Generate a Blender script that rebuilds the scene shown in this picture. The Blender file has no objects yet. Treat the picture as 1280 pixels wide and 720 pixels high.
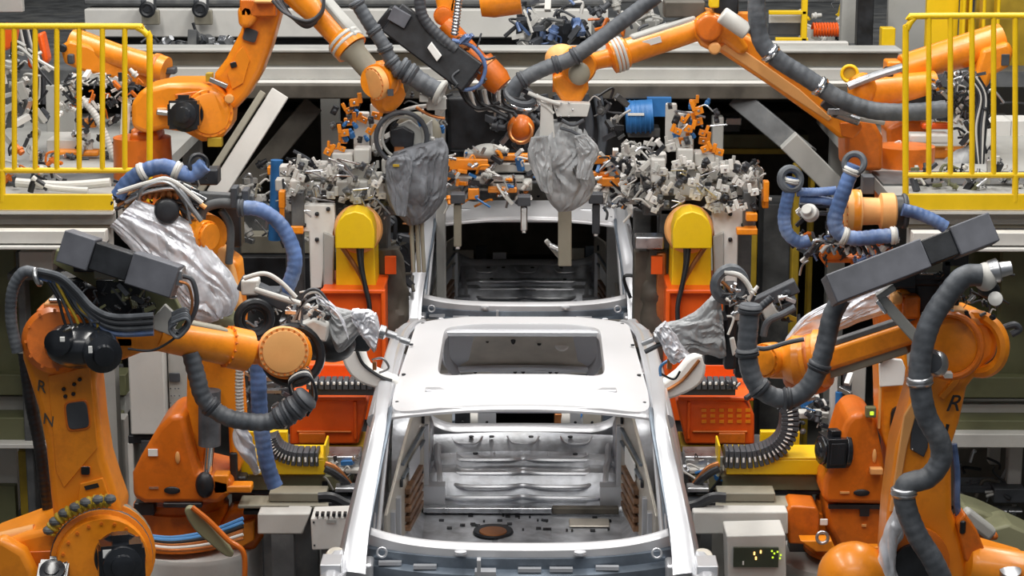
import bpy, bmesh, math, random
from mathutils import Vector, Matrix, noise
rnd = random.Random(7)
SC = bpy.context.scene
COL = SC.collection
V = Vector
# ------------------------------------------------------------------ camera
F = 2750.0
CAM = V((0.07, 0.0, 5.1))
PITCH, YAW = math.radians(12.6), math.radians(0.6)
FWD = V((-math.sin(YAW) * math.cos(PITCH), math.cos(YAW) * math.cos(PITCH), -math.sin(PITCH)))
RIGHT = V((math.cos(YAW), math.sin(YAW), 0))
UP = RIGHT.cross(FWD)
cd = bpy.data.cameras.new('camera'); cam = bpy.data.objects.new('camera', cd); COL.objects.link(cam)
cd.sensor_width = 36; cd.lens = F / 1280 * 36; cd.clip_end = 200
cam.matrix_world = Matrix(((RIGHT.x, UP.x, -FWD.x, CAM.x), (RIGHT.y, UP.y, -FWD.y, CAM.y), (RIGHT.z, UP.z, -FWD.z, CAM.z), (0, 0, 0, 1)))
SC.camera = cam

def P(px, py, Y):
    """world point at distance Y that projects to the given place of the 1280x720 frame"""
    d = FWD + RIGHT * ((px - 640) / F) + UP * ((360 - py) / F)
    return CAM + d * (Y / d.y)
def L(n, Y):
    """length in metres that n pixels span at distance Y"""
    return n * Y * 1.02 / F
def PP(pts, Y):
    return [P(p[0], p[1], p[2] if len(p) > 2 else Y) for p in pts]

# ------------------------------------------------------------------ materials
MATS = {}
def mat(name, col, rough=0.5, metal=0.0, var=0.08, scale=6.0, bump=0.0, bscale=60.0, coat=0.0, emit=None, estr=0.0, dirt=None, dirt_amt=0.0, trans=0.0, dscale=3.0, crumple=False):
    m = bpy.data.materials.new(name); m.use_nodes = True
    nt = m.node_tree; b = nt.nodes['Principled BSDF']; lk = nt.links.new
    tc = nt.nodes.new('ShaderNodeTexCoord')
    n1 = nt.nodes.new('ShaderNodeTexNoise'); n1.inputs['Scale'].default_value = scale; n1.inputs['Detail'].default_value = 6
    lk(tc.outputs['Object'], n1.inputs['Vector'])
    r = nt.nodes.new('ShaderNodeValToRGB'); lk(n1.outputs['Fac'], r.inputs['Fac'])
    c0 = [max(0, c * (1 - var * 2.2)) for c in col]; c1 = [min(1, c * (1 + var * 1.6)) for c in col]
    r.color_ramp.elements[0].position = 0.3; r.color_ramp.elements[1].position = 0.7
    r.color_ramp.elements[0].color = (*c0, 1); r.color_ramp.elements[1].color = (*c1, 1)
    out = r.outputs['Color']
    if dirt:
        n2 = nt.nodes.new('ShaderNodeTexNoise'); n2.inputs['Scale'].default_value = dscale; n2.inputs['Detail'].default_value = 9; n2.inputs['Roughness'].default_value = 0.7
        lk(tc.outputs['Object'], n2.inputs['Vector'])
        r2 = nt.nodes.new('ShaderNodeValToRGB'); lk(n2.outputs['Fac'], r2.inputs['Fac'])
        r2.color_ramp.elements[0].position = 0.5; r2.color_ramp.elements[0].color = (0, 0, 0, 1)
        r2.color_ramp.elements[1].position = 0.72; r2.color_ramp.elements[1].color = (dirt_amt,) * 3 + (1,)
        mx = nt.nodes.new('ShaderNodeMix'); mx.data_type = 'RGBA'
        lk(r2.outputs['Color'], mx.inputs['Factor']); lk(out, mx.inputs['A']); mx.inputs['B'].default_value = (*dirt, 1)
        out = mx.outputs['Result']
    lk(out, b.inputs['Base Color'])
    b.inputs['Roughness'].default_value = rough; b.inputs['Metallic'].default_value = metal
    rr = nt.nodes.new('ShaderNodeMapRange'); lk(n1.outputs['Fac'], rr.inputs['Value'])
    rr.inputs['To Min'].default_value = max(0.05, rough - 0.12); rr.inputs['To Max'].default_value = min(1, rough + 0.12)
    lk(rr.outputs['Result'], b.inputs['Roughness'])
    if coat: b.inputs['Coat Weight'].default_value = coat; b.inputs['Coat Roughness'].default_value = 0.15
    if trans: b.inputs['Transmission Weight'].default_value = trans
    if bump:
        nb = nt.nodes.new('ShaderNodeTexNoise'); nb.inputs['Scale'].default_value = bscale; nb.inputs['Detail'].default_value = 4
        lk(tc.outputs['Object'], nb.inputs['Vector'])
        bp = nt.nodes.new('ShaderNodeBump'); bp.inputs['Strength'].default_value = bump; bp.inputs['Distance'].default_value = 0.01
        if crumple:   # ridged, stretched folds
            bp.inputs['Distance'].default_value = 0.016; bp.inputs['Strength'].default_value = 0.7
            nb.inputs['Distortion'].default_value = 1.2; nb.inputs['Detail'].default_value = 2
            m1 = nt.nodes.new('ShaderNodeMath'); m1.operation = 'SUBTRACT'; m1.inputs[1].default_value = 0.5; lk(nb.outputs['Fac'], m1.inputs[0])
            m2 = nt.nodes.new('ShaderNodeMath'); m2.operation = 'ABSOLUTE'; lk(m1.outputs[0], m2.inputs[0])
            m3 = nt.nodes.new('ShaderNodeMath'); m3.operation = 'POWER'; m3.inputs[1].default_value = 0.7; lk(m2.outputs[0], m3.inputs[0])
            mp = nt.nodes.new('ShaderNodeMapping'); mp.inputs['Scale'].default_value = (1, 1, 0.45); lk(tc.outputs['Object'], mp.inputs['Vector']); lk(mp.outputs['Vector'], nb.inputs['Vector'])
            lk(m3.outputs[0], bp.inputs['Height'])
        else: lk(nb.outputs['Fac'], bp.inputs['Height'])
        lk(bp.outputs['Normal'], b.inputs['Normal'])
    if emit: b.inputs['Emission Color'].default_value = (*emit, 1); b.inputs['Emission Strength'].default_value = estr
    MATS[name] = m
    return m
mat('orange', (0.92, 0.29, 0.012), 0.36, var=0.05, scale=4, coat=0.25, dirt=(0.42, 0.10, 0.008), dirt_amt=0.6, bump=0.05)
mat('orange_deep', (0.72, 0.165, 0.008), 0.4, var=0.1, scale=4, coat=0.2, dirt=(0.22, 0.05, 0.008), dirt_amt=0.7, bump=0.05)
mat('orange_red', (0.86, 0.115, 0.008), 0.4, var=0.05, dirt=(0.35, 0.05, 0.01), dirt_amt=0.4)
mat('orange_pale', (0.86, 0.42, 0.14), 0.5, var=0.06, dirt=(0.6, 0.2, 0.05), dirt_amt=0.5)
mat('yellow', (0.86, 0.56, 0.006), 0.4, var=0.05, dirt=(0.5, 0.3, 0.01), dirt_amt=0.4)
mat('yellow_dull', (0.42, 0.28, 0.02), 0.5, var=0.12)
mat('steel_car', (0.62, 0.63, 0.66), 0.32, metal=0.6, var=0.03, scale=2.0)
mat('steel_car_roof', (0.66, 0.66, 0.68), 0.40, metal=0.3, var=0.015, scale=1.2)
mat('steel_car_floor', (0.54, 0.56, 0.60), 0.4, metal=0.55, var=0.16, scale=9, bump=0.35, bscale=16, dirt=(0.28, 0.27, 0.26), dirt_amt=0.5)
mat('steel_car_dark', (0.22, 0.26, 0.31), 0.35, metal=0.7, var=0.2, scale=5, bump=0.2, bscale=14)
mat('steel_car_beige', (0.58, 0.54, 0.47), 0.4, metal=0.45, var=0.08, scale=6)
mat('steel', (0.52, 0.53, 0.55), 0.3, metal=0.9, var=0.12, scale=12)
mat('chrome', (0.8, 0.8, 0.82), 0.12, metal=1.0, var=0.02)
mat('black', (0.016, 0.018, 0.022), 0.42, var=0.3, scale=9, bump=0.05)
mat('black_gloss', (0.012, 0.014, 0.018), 0.22, var=0.3, coat=0.4)
mat('charcoal', (0.055, 0.06, 0.07), 0.5, var=0.15)
mat('box_grey', (0.11, 0.115, 0.135), 0.5, var=0.15)
mat('grey_dark', (0.10, 0.105, 0.11), 0.55, var=0.2, dirt=(0.2, 0.19, 0.16), dirt_amt=0.5)
mat('grey_hose', (0.085, 0.095, 0.11), 0.5, var=0.2, scale=12, bump=0.1, dirt=(0.2, 0.2, 0.2), dirt_amt=0.4)
mat('blue_hose', (0.10, 0.17, 0.36), 0.42, var=0.25, scale=9, bump=0.1, dirt=(0.35, 0.42, 0.55), dirt_amt=0.6)
mat('blue', (0.03, 0.16, 0.42), 0.4, var=0.12)
mat('blue_cable', (0.10, 0.30, 0.62), 0.4, var=0.1)
mat('grey_paint', (0.42, 0.42, 0.40), 0.55, var=0.06, dirt=(0.25, 0.24, 0.2), dirt_amt=0.45)
mat('grey_light', (0.62, 0.61, 0.58), 0.5, var=0.05, dirt=(0.4, 0.38, 0.33), dirt_amt=0.4)
mat('white', (0.78, 0.77, 0.74), 0.5, var=0.04, dirt=(0.5, 0.48, 0.42), dirt_amt=0.4)
mat('olive', (0.145, 0.15, 0.075), 0.5, var=0.12, dirt=(0.08, 0.08, 0.05), dirt_amt=0.6)
mat('olive_light', (0.27, 0.27, 0.16), 0.5, var=0.1, dirt=(0.15, 0.14, 0.09), dirt_amt=0.5)
mat('khaki', (0.30, 0.28, 0.22), 0.5, var=0.1, dirt=(0.16, 0.15, 0.12), dirt_amt=0.6)
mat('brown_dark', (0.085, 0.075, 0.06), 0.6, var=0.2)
mat('foil', (0.74, 0.75, 0.80), 0.38, metal=0.3, var=0.14, scale=9, bump=1.0, bscale=7, crumple=True)
mat('fabric_grey', (0.17, 0.18, 0.20), 0.7, var=0.15, scale=9, bump=1.0, bscale=7, crumple=True)
mat('fabric_mid', (0.36, 0.37, 0.38), 0.6, metal=0.15, var=0.15, scale=9, bump=1.0, bscale=7, crumple=True)
mat('brown', (0.27, 0.15, 0.085), 0.45, metal=0.3, var=0.3, scale=14)
mat('copper', (0.55, 0.22, 0.08), 0.35, metal=0.8, var=0.15)
mat('red', (0.5, 0.04, 0.02), 0.5)
mat('paper', (0.85, 0.85, 0.83), 0.6, var=0.02)
mat('green', (0.05, 0.25, 0.12), 0.5)
mat('floor', (0.10, 0.10, 0.095), 0.45, var=0.2, scale=1.5, dirt=(0.05, 0.05, 0.05), dirt_amt=0.6)
mat('wall', (0.09, 0.09, 0.08), 0.8, var=0.1)
mat('display', (0.05, 0.06, 0.04), 0.2, var=0.1)
mat('glow_green', (0.1, 0.2, 0.0), 0.4, emit=(0.6, 0.85, 0.05), estr=1.2)
mat('spark', (1, 0.6, 0.2), 0.4, emit=(1, 0.55, 0.15), estr=2.5)
def dirty_glass():
    m = mat('machine_window', (0.10, 0.11, 0.05), 0.15, var=0.2, trans=0.0, coat=0.5)
dirty_glass()

# ------------------------------------------------------------------ mesh builder
def frame_of(d, up=None):
    z = V(d).normalized()
    a = V(up) if up is not None else (V((0, 0, 1)) if abs(z.z) < 0.95 else V((0, 1, 0)))
    x = a.cross(z)
    if x.length < 1e-5: x = V((1, 0, 0)).cross(z)
    x.normalize(); y = z.cross(x)
    return x, y, z
def smooth_path(pts, k=6):
    pts = [V(p) for p in pts]
    if len(pts) < 3: 
        return [pts[0].lerp(pts[1], i / (k)) for i in range(k + 1)]
    out = []
    n = len(pts)
    for i in range(n - 1):
        p0 = pts[max(i - 1, 0)]; p1 = pts[i]; p2 = pts[i + 1]; p3 = pts[min(i + 2, n - 1)]
        for j in range(k):
            t = j / k; t2 = t * t; t3 = t2 * t
            out.append(0.5 * ((2 * p1) + (-p0 + p2) * t + (2 * p0 - 5 * p1 + 4 * p2 - p3) * t2 + (-p0 + 3 * p1 - 3 * p2 + p3) * t3))
    out.append(pts[-1])
    return out
class MB:
    def __init__(self, m='orange'):
        self.v = []; self.f = []; self.fm = []; self.ms = []; self.pg = []; self.hold = False; self.use(m)
    def use(self, m):
        if m not in self.ms: self.ms.append(m)
        self.c = self.ms.index(m); return self
    def add(self, vs, fs):
        o = len(self.v); self.v += [V(p) for p in vs]
        if not (self.hold and self.pg): self.pg.append(o)
        for f in fs: self.f.append([i + o for i in f]); self.fm.append(self.c)
        return self
    def box(self, c, s, x=None, y=None, z=None):
        x = V(x).normalized() if x is not None else V((1, 0, 0))
        y = V(y).normalized() if y is not None else V((0, 1, 0))
        z = V(z).normalized() if z is not None else x.cross(y)
        c = V(c); vs = []
        for sx in (-1, 1):
            for sy in (-1, 1):
                for sz in (-1, 1): vs.append(c + x * sx * s[0] / 2 + y * sy * s[1] / 2 + z * sz * s[2] / 2)
        return self.add(vs, [(0, 1, 3, 2), (4, 6, 7, 5), (0, 4, 5, 1), (2, 3, 7, 6), (0, 2, 6, 4), (1, 5, 7, 3)])
    def beam(self, a, b, w, h, up=None):
        a = V(a); b = V(b); x, y, z = frame_of(b - a, up)
        return self.box((a + b) / 2, (w, h, (b - a).length), x, y, z)
    def rbox(self, px, py, Y, w, h, d):
        """upright box whose front face centre shows at px,py; w,h in pixels, d metres deep"""
        c = P(px, py, Y) + V((0, d / 2, 0))
        return self.box(c, (L(w, Y), d, L(h, Y)))
    def cyl(self, a, b, r0, r1=None, n=24, caps=True):
        a = V(a); b = V(b); r1 = r0 if r1 is None else r1
        x, y, z = frame_of(b - a); vs = []
        for p, r in ((a, r0), (b, r1)):
            for i in range(n):
                t = 2 * math.pi * i / n; vs.append(p + x * math.cos(t) * r + y * math.sin(t) * r)
        fs = [(i, (i + 1) % n, n + (i + 1) % n, n + i) for i in range(n)]
        if caps: fs += [tuple(range(n))[::-1], tuple(range(n, 2 * n))]
        return self.add(vs, fs)
    def lathe(self, a, d, prof, n=28):
        """prof: list of (t along d in metres, radius)"""
        a = V(a); x, y, z = frame_of(d); vs = []; k = len(prof)
        for t, r in prof:
            for i in range(n):
                w = 2 * math.pi * i / n; vs.append(a + z * t + (x * math.cos(w) + y * math.sin(w)) * max(r, 1e-4))
        fs = [(j * n + i, j * n + (i + 1) % n, (j + 1) * n + (i + 1) % n, (j + 1) * n + i) for j in range(k - 1) for i in range(n)]
        fs += [tuple(range(n))[::-1], tuple(range((k - 1) * n, k * n))]
        return self.add(vs, fs)
    def tube(self, pts, r, n=10, k=6, corr=0.0, pitch=2, caps=True, rf=None):
        path = smooth_path(pts, k)
        if corr:   # resample densely for corrugation
            tot = sum((path[i + 1] - path[i]).length for i in range(len(path) - 1))
            step = r * 0.22; m = max(8, int(tot / step)); res = []; acc = 0; i = 0; cum = [0]
            for j in range(len(path) - 1): cum.append(cum[-1] + (path[j + 1] - path[j]).length)
            for q in range(m + 1):
                s = tot * q / m
                while i < len(path) - 2 and cum[i + 1] < s: i += 1
                seg = max(1e-9, cum[i + 1] - cum[i]); res.append(path[i].lerp(path[i + 1], (s - cum[i]) / seg))
            path = res
        vs = []; N = len(path); px = None
        for i, p in enumerate(path):
            d = path[min(i + 1, N - 1)] - path[max(i - 1, 0)]
            if d.length < 1e-9: d = V((0, 0, 1))
            z = d.normalized()
            if px is None: x, y, _ = frame_of(z)
            else:
                x = px - z * px.dot(z)
                x = x.normalized() if x.length > 1e-6 else frame_of(z)[0]
                y = z.cross(x)
            px = x
            rr = r * (rf(i / (N - 1)) if rf else 1)
            if corr: rr *= 1 + (corr if i % 4 < 2 else -corr)
            for j in range(n):
                t = 2 * math.pi * j / n; vs.append(p + x * math.cos(t) * rr + y * math.sin(t) * rr)
        fs = [(i * n + j, i * n + (j + 1) % n, (i + 1) * n + (j + 1) % n, (i + 1) * n + j) for i in range(N - 1) for j in range(n)]
        if caps: fs += [tuple(range(n))[::-1], tuple(range((N - 1) * n, N * n))]
        return self.add(vs, fs)
    def prism(self, pts, d, holes=None):
        """closed outline pts extruded by vector d"""
        pts = [V(p) for p in pts]; d = V(d); n = len(pts)
        nrm = V((0, 0, 0))
        for i in range(n): nrm += pts[i].cross(pts[(i + 1) % n])
        if nrm.dot(d) > 0: pts = pts[::-1]
        vs = pts + [p + d for p in pts]
        fs = [tuple(range(n)), tuple(range(n, 2 * n))[::-1]] + [(i, n + i, n + (i + 1) % n, (i + 1) % n) for i in range(n)]
        return self.add(vs, fs)
    def out(self, px, Y, t, back=True, curve=0):
        pts = PP(px, Y)
        if curve:
            q = pts + [pts[0]]; n = len(pts); res = []
            for i in range(n):
                p0, p1, p2, p3 = pts[(i - 1) % n], pts[i], pts[(i + 1) % n], pts[(i + 2) % n]
                for j in range(curve):
                    u = j / curve; res.append(0.5 * ((2 * p1) + (-p0 + p2) * u + (2 * p0 - 5 * p1 + 4 * p2 - p3) * u * u + (-p0 + 3 * p1 - 3 * p2 + p3) * u ** 3))
            pts = res
        return self.prism(pts, (0, t, 0))
    def ell(self, c, r, x=None, y=None, z=None, n=20, m=12):
        x = V(x).normalized() if x is not None else V((1, 0, 0)); y = V(y).normalized() if y is not None else V((0, 1, 0)); z = x.cross(y)
        r = (r, r, r) if isinstance(r, (int, float)) else r; vs = []; c = V(c)
        for i in range(m + 1):
            a = math.pi * i / m
            for j in range(n):
                b = 2 * math.pi * j / n
                vs.append(c + x * r[0] * math.sin(a) * math.cos(b) + y * r[1] * math.sin(a) * math.sin(b) + z * r[2] * math.cos(a))
        return self.add(vs, [(i * n + j, (i + 1) * n + j, (i + 1) * n + (j + 1) % n, i * n + (j + 1) % n) for i in range(m) for j in range(n)])
    def torus(self, c, d, R, r, n=28, m=8):
        x, y, z = frame_of(d); c = V(c)
        pts = [c + x * R * math.cos(2 * math.pi * i / n) + y * R * math.sin(2 * math.pi * i / n) for i in range(n)]
        vs = []
        for i in range(n):
            o = (pts[i] - c).normalized()
            for j in range(m):
                t = 2 * math.pi * j / m; vs.append(pts[i] + o * r * math.cos(t) + z * r * math.sin(t))
        return self.add(vs, [(i * m + j, ((i + 1) % n) * m + j, ((i + 1) % n) * m + (j + 1) % m, i * m + (j + 1) % m) for i in range(n) for j in range(m)])
    def bolts(self, c, d, R, n, r=0.009, h=0.012, a0=0.0, a1=2 * math.pi):
        x, y, z = frame_of(d); c = V(c); self.hold = True
        for i in range(n):
            t = a0 + (a1 - a0) * i / n; p = c + (x * math.cos(t) + y * math.sin(t)) * R
            self.cyl(p, p + z * h, r, n=6)
        self.hold = False
        return self
    def grid(self, rows, close=False):
        n = len(rows[0]); vs = [p for r in rows for p in r]; m = len(rows)
        fs = []
        for i in range(m - 1):
            for j in range(n if close else n - 1):
                fs.append((i * n + j, i * n + (j + 1) % n, (i + 1) * n + (j + 1) % n, (i + 1) * n + j))
        return self.add(vs, fs)
    def shell(self, rows, t, d=None):
        """thick sheet from a grid of points"""
        d = V(d) if d is not None else V((0, 0, -1))
        n = len(rows[0]); m = len(rows)
        a = [p for r in rows for p in r]; vs = a + [p + d * t for p in a]; o = n * m; fs = []
        for i in range(m - 1):
            for j in range(n - 1):
                q = (i * n + j, i * n + j + 1, (i + 1) * n + j + 1, (i + 1) * n + j)
                fs += [q, tuple(k + o for k in q[::-1])]
        edge = [j for j in range(n)] + [i * n + n - 1 for i in range(1, m)] + [(m - 1) * n + j for j in range(n - 2, -1, -1)] + [i * n for i in range(m - 2, 0, -1)]
        for i in range(len(edge)):
            e, g = edge[i], edge[(i + 1) % len(edge)]; fs.append((e, e + o, g + o, g))
        return self.add(vs, fs)
    def bag(self, pts, rad, amp=0.12, seed=0.0, n=128, k=22, fx=3.2, fold=1.0):
        """crumpled cloth cover hung round a spine: flat facets meeting in sharp creases"""
        path = smooth_path(pts, k); N = len(path); rows = []
        R = smooth_path([V((a, b, 0)) for a, b in rad], max(1, int(round((N - 1) / (len(rad) - 1)))))
        LN = sum((path[i + 1] - path[i]).length for i in range(N - 1)); acc = 0
        mr = sum(r.x + r.y for r in R) / len(R) / 2
        def hv(i, j, L_):
            h = math.sin(i * 127.1 + j * 311.7 + seed * 74.7 + L_ * 19.3) * 43758.5453
            return h - math.floor(h)
        def tri(a, b, Nt, L_):
            i, j = math.floor(a), math.floor(b); fa, fb = a - i, b - j
            g = lambda p, q: hv(p, q % Nt, L_)
            if fa + fb < 1: return g(i, j) + (g(i + 1, j) - g(i, j)) * fa + (g(i, j + 1) - g(i, j)) * fb
            return g(i + 1, j + 1) + (g(i, j + 1) - g(i + 1, j + 1)) * (1 - fa) + (g(i + 1, j) - g(i + 1, j + 1)) * (1 - fb)
        cells = []
        for sz in (0.24, 0.105, 0.05):
            cells.append((max(4, int(2 * math.pi * mr / sz)), max(2, LN / (sz * 1.5))))
        for i, p in enumerate(path):
            u = i / (N - 1); d = path[min(i + 1, N - 1)] - path[max(i - 1, 0)]
            x, y, z = frame_of(d, (0, -1, 0.05)); rr = R[min(len(R) - 1, int(round(u * (len(R) - 1))))]; row = []
            for j in range(n):
                t = 2 * math.pi * j / n
                base = x * math.cos(t) * rr.x + y * math.sin(t) * rr.y
                wv = noise.noise((p + base) * 5 + V((seed, 0, 0))) * 0.7; wu = noise.noise((p + base) * 5 + V((0, seed, 9))) * 0.7
                f = 0
                for L_, ((nt, nu), w) in enumerate(zip(cells, (.85, .95, .42))):
                    q = tri(u * nu + wu, (t / (2 * math.pi) * nt + wv + u * nu * .5), nt, L_) - 0.5
                    f += w * (q if L_ == 0 else abs(q) * 2.2 - .5)
                row.append(p + base * (1 + amp * 3.6 * f))
            rows.append(row)
        self.grid(rows, True)
        o = len(self.v); self.f.append([o - n + j for j in range(n)][::1]); self.fm.append(self.c)
        s0 = o - n * N; self.f.append([s0 + j for j in range(n)][::-1]); self.fm.append(self.c)
        return self

def _cover(self, pairs, Y, dr=0.7, amp=0.10, seed=0.0, folds=11, n=120, k=14, bulge=1.0):
    """cloth cover seen between two traced edges: rounded body, long sharp drape folds, a few cross creases"""
    A = smooth_path(PP([a for a, b in pairs], Y), k); Bq = smooth_path(PP([b for a, b in pairs], Y), k); N = len(A); rows = []
    def hv(i, j, q): h = math.sin(i * 127.1 + j * 311.7 + seed * 74.7 + q * 19.3) * 43758.5453; return h - math.floor(h)
    def tri(a, b, nt, q):
        i, j = math.floor(a), math.floor(b); fa, fb = a - i, b - j; g = lambda x, y: hv(x, y % nt, q)
        if fa + fb < 1: return g(i, j) + (g(i + 1, j) - g(i, j)) * fa + (g(i, j + 1) - g(i, j)) * fb
        return g(i + 1, j + 1) + (g(i, j + 1) - g(i + 1, j + 1)) * (1 - fa) + (g(i + 1, j) - g(i + 1, j + 1)) * (1 - fb)
    for i in range(N):
        u = i / (N - 1); c = (A[i] + Bq[i]) / 2; h = (Bq[i] - A[i]) / 2; hl = h.length; row = []
        dep = V((0, 1, 0)) * max(.03, hl * dr) 
        for j in range(n):
            t = 2 * math.pi * j / n; ct, st = math.cos(t), math.sin(t)
            e = 2 / 2.3; base = h * math.copysign(abs(ct) ** e, ct) + dep * math.copysign(abs(st) ** e, st)
            w = noise.noise(V((u * 3.5, seed, ct * 2 + st))) * .9; w2 = noise.noise(V((seed, u * 5, st * 2 - ct))) * .6
            v = t / (2 * math.pi)
            f = (tri(u * 2.2 + w2, v * folds + w * 1.3, folds, 0) - .5) * 1.0
            f += (abs(tri(u * 4.5 + w, v * folds * 2 + w2 * 2 + u * 3, folds * 2, 1) - .5) * 2 - .5) * .55
            f += (abs(tri(u * 9 + w2 * 2, v * folds * 2 - u * 6 + w, folds * 2, 2) - .5) * 2 - .5) * .30
            edge = abs(ct) ** 3 * .55
            off = V((h.normalized() * ct + V((0, 1, 0)) * st)) * (max(hl, .05) * amp * 4 * f * (1 - edge))
            row.append(c + base + off)
        rows.append(row)
    self.grid(rows, True); o = len(self.v)
    self.f.append([o - n + j for j in range(n)]); self.fm.append(self.c); s0 = o - n * N; self.f.append([s0 + j for j in range(n)][::-1]); self.fm.append(self.c)
    return self
MB.cover = _cover
WL = {}   # object -> world location of its origin
def props(o, label=None, cat=None, group=None, kind=None):
    if label: o['label'] = label
    if cat: o['category'] = cat
    if group: o['group'] = group
    if kind: o['kind'] = kind
    return o
def thing(name, label, cat, loc, group=None):
    o = bpy.data.objects.new(name, None); COL.objects.link(o); o.location = loc; o.empty_display_size = 0.1
    WL[o.name] = V(loc); props(o, label, cat, group); return o
WHOLE = {'floor_pan', 'firewall', 'rear_header_panel', 'rail_frame', 'inner_side_panel', 'cable_guard', 'arm_cover', 'apron_rail', 'lower_slot'}
def split_mb(mb):
    """the separate pieces of a builder: primitives whose bounds touch stay together"""
    st = mb.pg + [len(mb.v)]; n = len(mb.pg)
    if n < 2: return [mb]
    bb = []
    for i in range(n):
        vs = mb.v[st[i]:st[i + 1]]
        bb.append(([min(p[k] for p in vs) - .006 for k in range(3)], [max(p[k] for p in vs) + .006 for k in range(3)]))
    par = list(range(n))
    def root(i):
        while par[i] != i: i = par[i]
        return i
    for i in range(n):
        for j in range(i):
            if all(bb[i][0][k] <= bb[j][1][k] and bb[j][0][k] <= bb[i][1][k] for k in range(3)): par[root(i)] = root(j)
    gr = {}
    for i in range(n): gr.setdefault(root(i), []).append(i)
    if len(gr) < 2: return [mb]
    owner = [0] * len(mb.v)
    for i in range(n):
        for q in range(st[i], st[i + 1]): owner[q] = i
    out = []
    for g in gr.values():
        m = MB(mb.ms[0]); m.ms = []; mp = {}; gs = set(g)
        for f, c in zip(mb.f, mb.fm):
            if owner[f[0]] in gs:
                for q in f:
                    if q not in mp: mp[q] = len(m.v); m.v.append(mb.v[q])
                m.use(mb.ms[c]); m.f.append([mp[q] for q in f]); m.fm.append(m.c)
        m.pg = [0]; out.append(m)
    out.sort(key=lambda m: -len(m.v)); return out
def build(name, mb, parent=None, **kw):
    if parent is None or name in WHOLE: return build_one(name, mb, parent, **kw)
    objs = [build_one(name, m, parent, **kw) for m in split_mb(mb)]
    return objs[0]
def build_one(name, mb, parent=None, bevel=0.0, seg=2, label=None, cat=None, group=None, kind=None, angle=32, sub=0):
    me = bpy.data.meshes.new(name)
    lo = V((min(p.x for p in mb.v), min(p.y for p in mb.v), min(p.z for p in mb.v)))
    hi = V((max(p.x for p in mb.v), max(p.y for p in mb.v), max(p.z for p in mb.v)))
    c = (lo + hi) / 2
    if parent is None: c.z = lo.z
    me.from_pydata([p - c for p in mb.v], [], mb.f)
    for m in mb.ms: me.materials.append(MATS[m])
    me.polygons.foreach_set('material_index', mb.fm)
    bm = bmesh.new(); bm.from_mesh(me); bmesh.ops.recalc_face_normals(bm, faces=bm.faces)
    bm.to_mesh(me); bm.free()
    me.polygons.foreach_set('use_smooth', [True] * len(me.polygons)); me.set_sharp_from_angle(angle=math.radians(angle))
    o = bpy.data.objects.new(name, me); COL.objects.link(o)
    if parent is not None: o.parent = parent; o.location = c - WL[parent.name]
    else: o.location = c
    WL[o.name] = c
    if bevel:
        b = o.modifiers.new('bevel', 'BEVEL'); b.width = bevel; b.segments = seg; b.limit_method = 'ANGLE'; b.angle_limit = math.radians(35); b.harden_normals = False
        wn = o.modifiers.new('weighted_normal', 'WEIGHTED_NORMAL'); wn.weight = 80; wn.keep_sharp = True
    if sub:
        s = o.modifiers.new('sub', 'SUBSURF'); s.levels = sub; s.render_levels = sub
    props(o, label, cat, group, kind)
    return o
def text_part(s, name, parent, p, size, right, up, m='black', depth=0.003, bold=0.0):
    cu = bpy.data.curves.new(name, 'FONT'); cu.body = s; cu.size = size; cu.extrude = depth; cu.shear = bold
    cu.align_x = 'CENTER'; cu.align_y = 'CENTER'
    t = bpy.data.objects.new(name, cu); COL.objects.link(t)
    dg = bpy.context.evaluated_depsgraph_get(); me = bpy.data.meshes.new_from_object(t.evaluated_get(dg))
    bpy.data.objects.remove(t); me.materials.clear(); me.materials.append(MATS[m])
    x = V(right).normalized(); z = x.cross(V(up)).normalized(); y = z.cross(x)
    M = Matrix(((x.x, y.x, z.x, 0), (x.y, y.y, z.y, 0), (x.z, y.z, z.z, 0), (0, 0, 0, 1)))
    me.transform(M); me.name = name
    o = bpy.data.objects.new(name, me); COL.objects.link(o); o.parent = parent; o.location = V(p) - WL[parent.name]; WL[o.name] = V(p)
    return o

SUB = {'letter': 'upper_arm', 'arm_cover': 'upper_arm', 'marking': 'upper_arm', 'arm_slot': 'upper_arm', 'white_plate': 'upper_arm', 'arm_rib': 'upper_arm', 'wrist_cap': 'wrist', 'wrist_ring': 'wrist', 'wrist_gear': 'wrist',
       'shoulder_motor': 'shoulder_housing', 'elbow_motor': 'elbow_housing', 'column_mark': 'rotating_column', 'column_rib': 'rotating_column', 'column_motor': 'rotating_column', 'column_recess': 'rotating_column', 'column_gap': 'rotating_column',
       'forearm_top': 'forearm', 'forearm_tray': 'forearm', 'arm_label': 'forearm', 'base_flange': 'base', 'base_cable': 'base', 'base_box': 'base', 'base_fitting': 'base', 'status_box': 'upper_arm', 'elbow_sensor': 'elbow_cap', 'spool_end': 'spool',
       'vent_slot': 'housing', 'housing_lid': 'housing', 'indicator': 'screen', 'plug': 'body', 'handle': 'body', 'box_plate': 'cable_box', 'elbow_cover': 'elbow_housing', 'rail_slider': 'rail_support', 'cover_flap': 'fabric_cover', 'type_plate': 'housing',
       'sunroof_frame': 'roof_panel', 'floor_rib': 'floor_pan', 'seat_crossmember': 'floor_pan', 'pillar_seam': 'windscreen_pillar', 'seal': 'jaw', 'motor_ring': 'column', 'label_patch': 'fabric_cover', 'foot_bolt': 'foot_plate', 'backing': 'sheet', 'side_cover': 'body', 'drawer': 'body', 'wheel': 'bracket'}
def stem_of(o): return o.name.split('.')[0]
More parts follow.
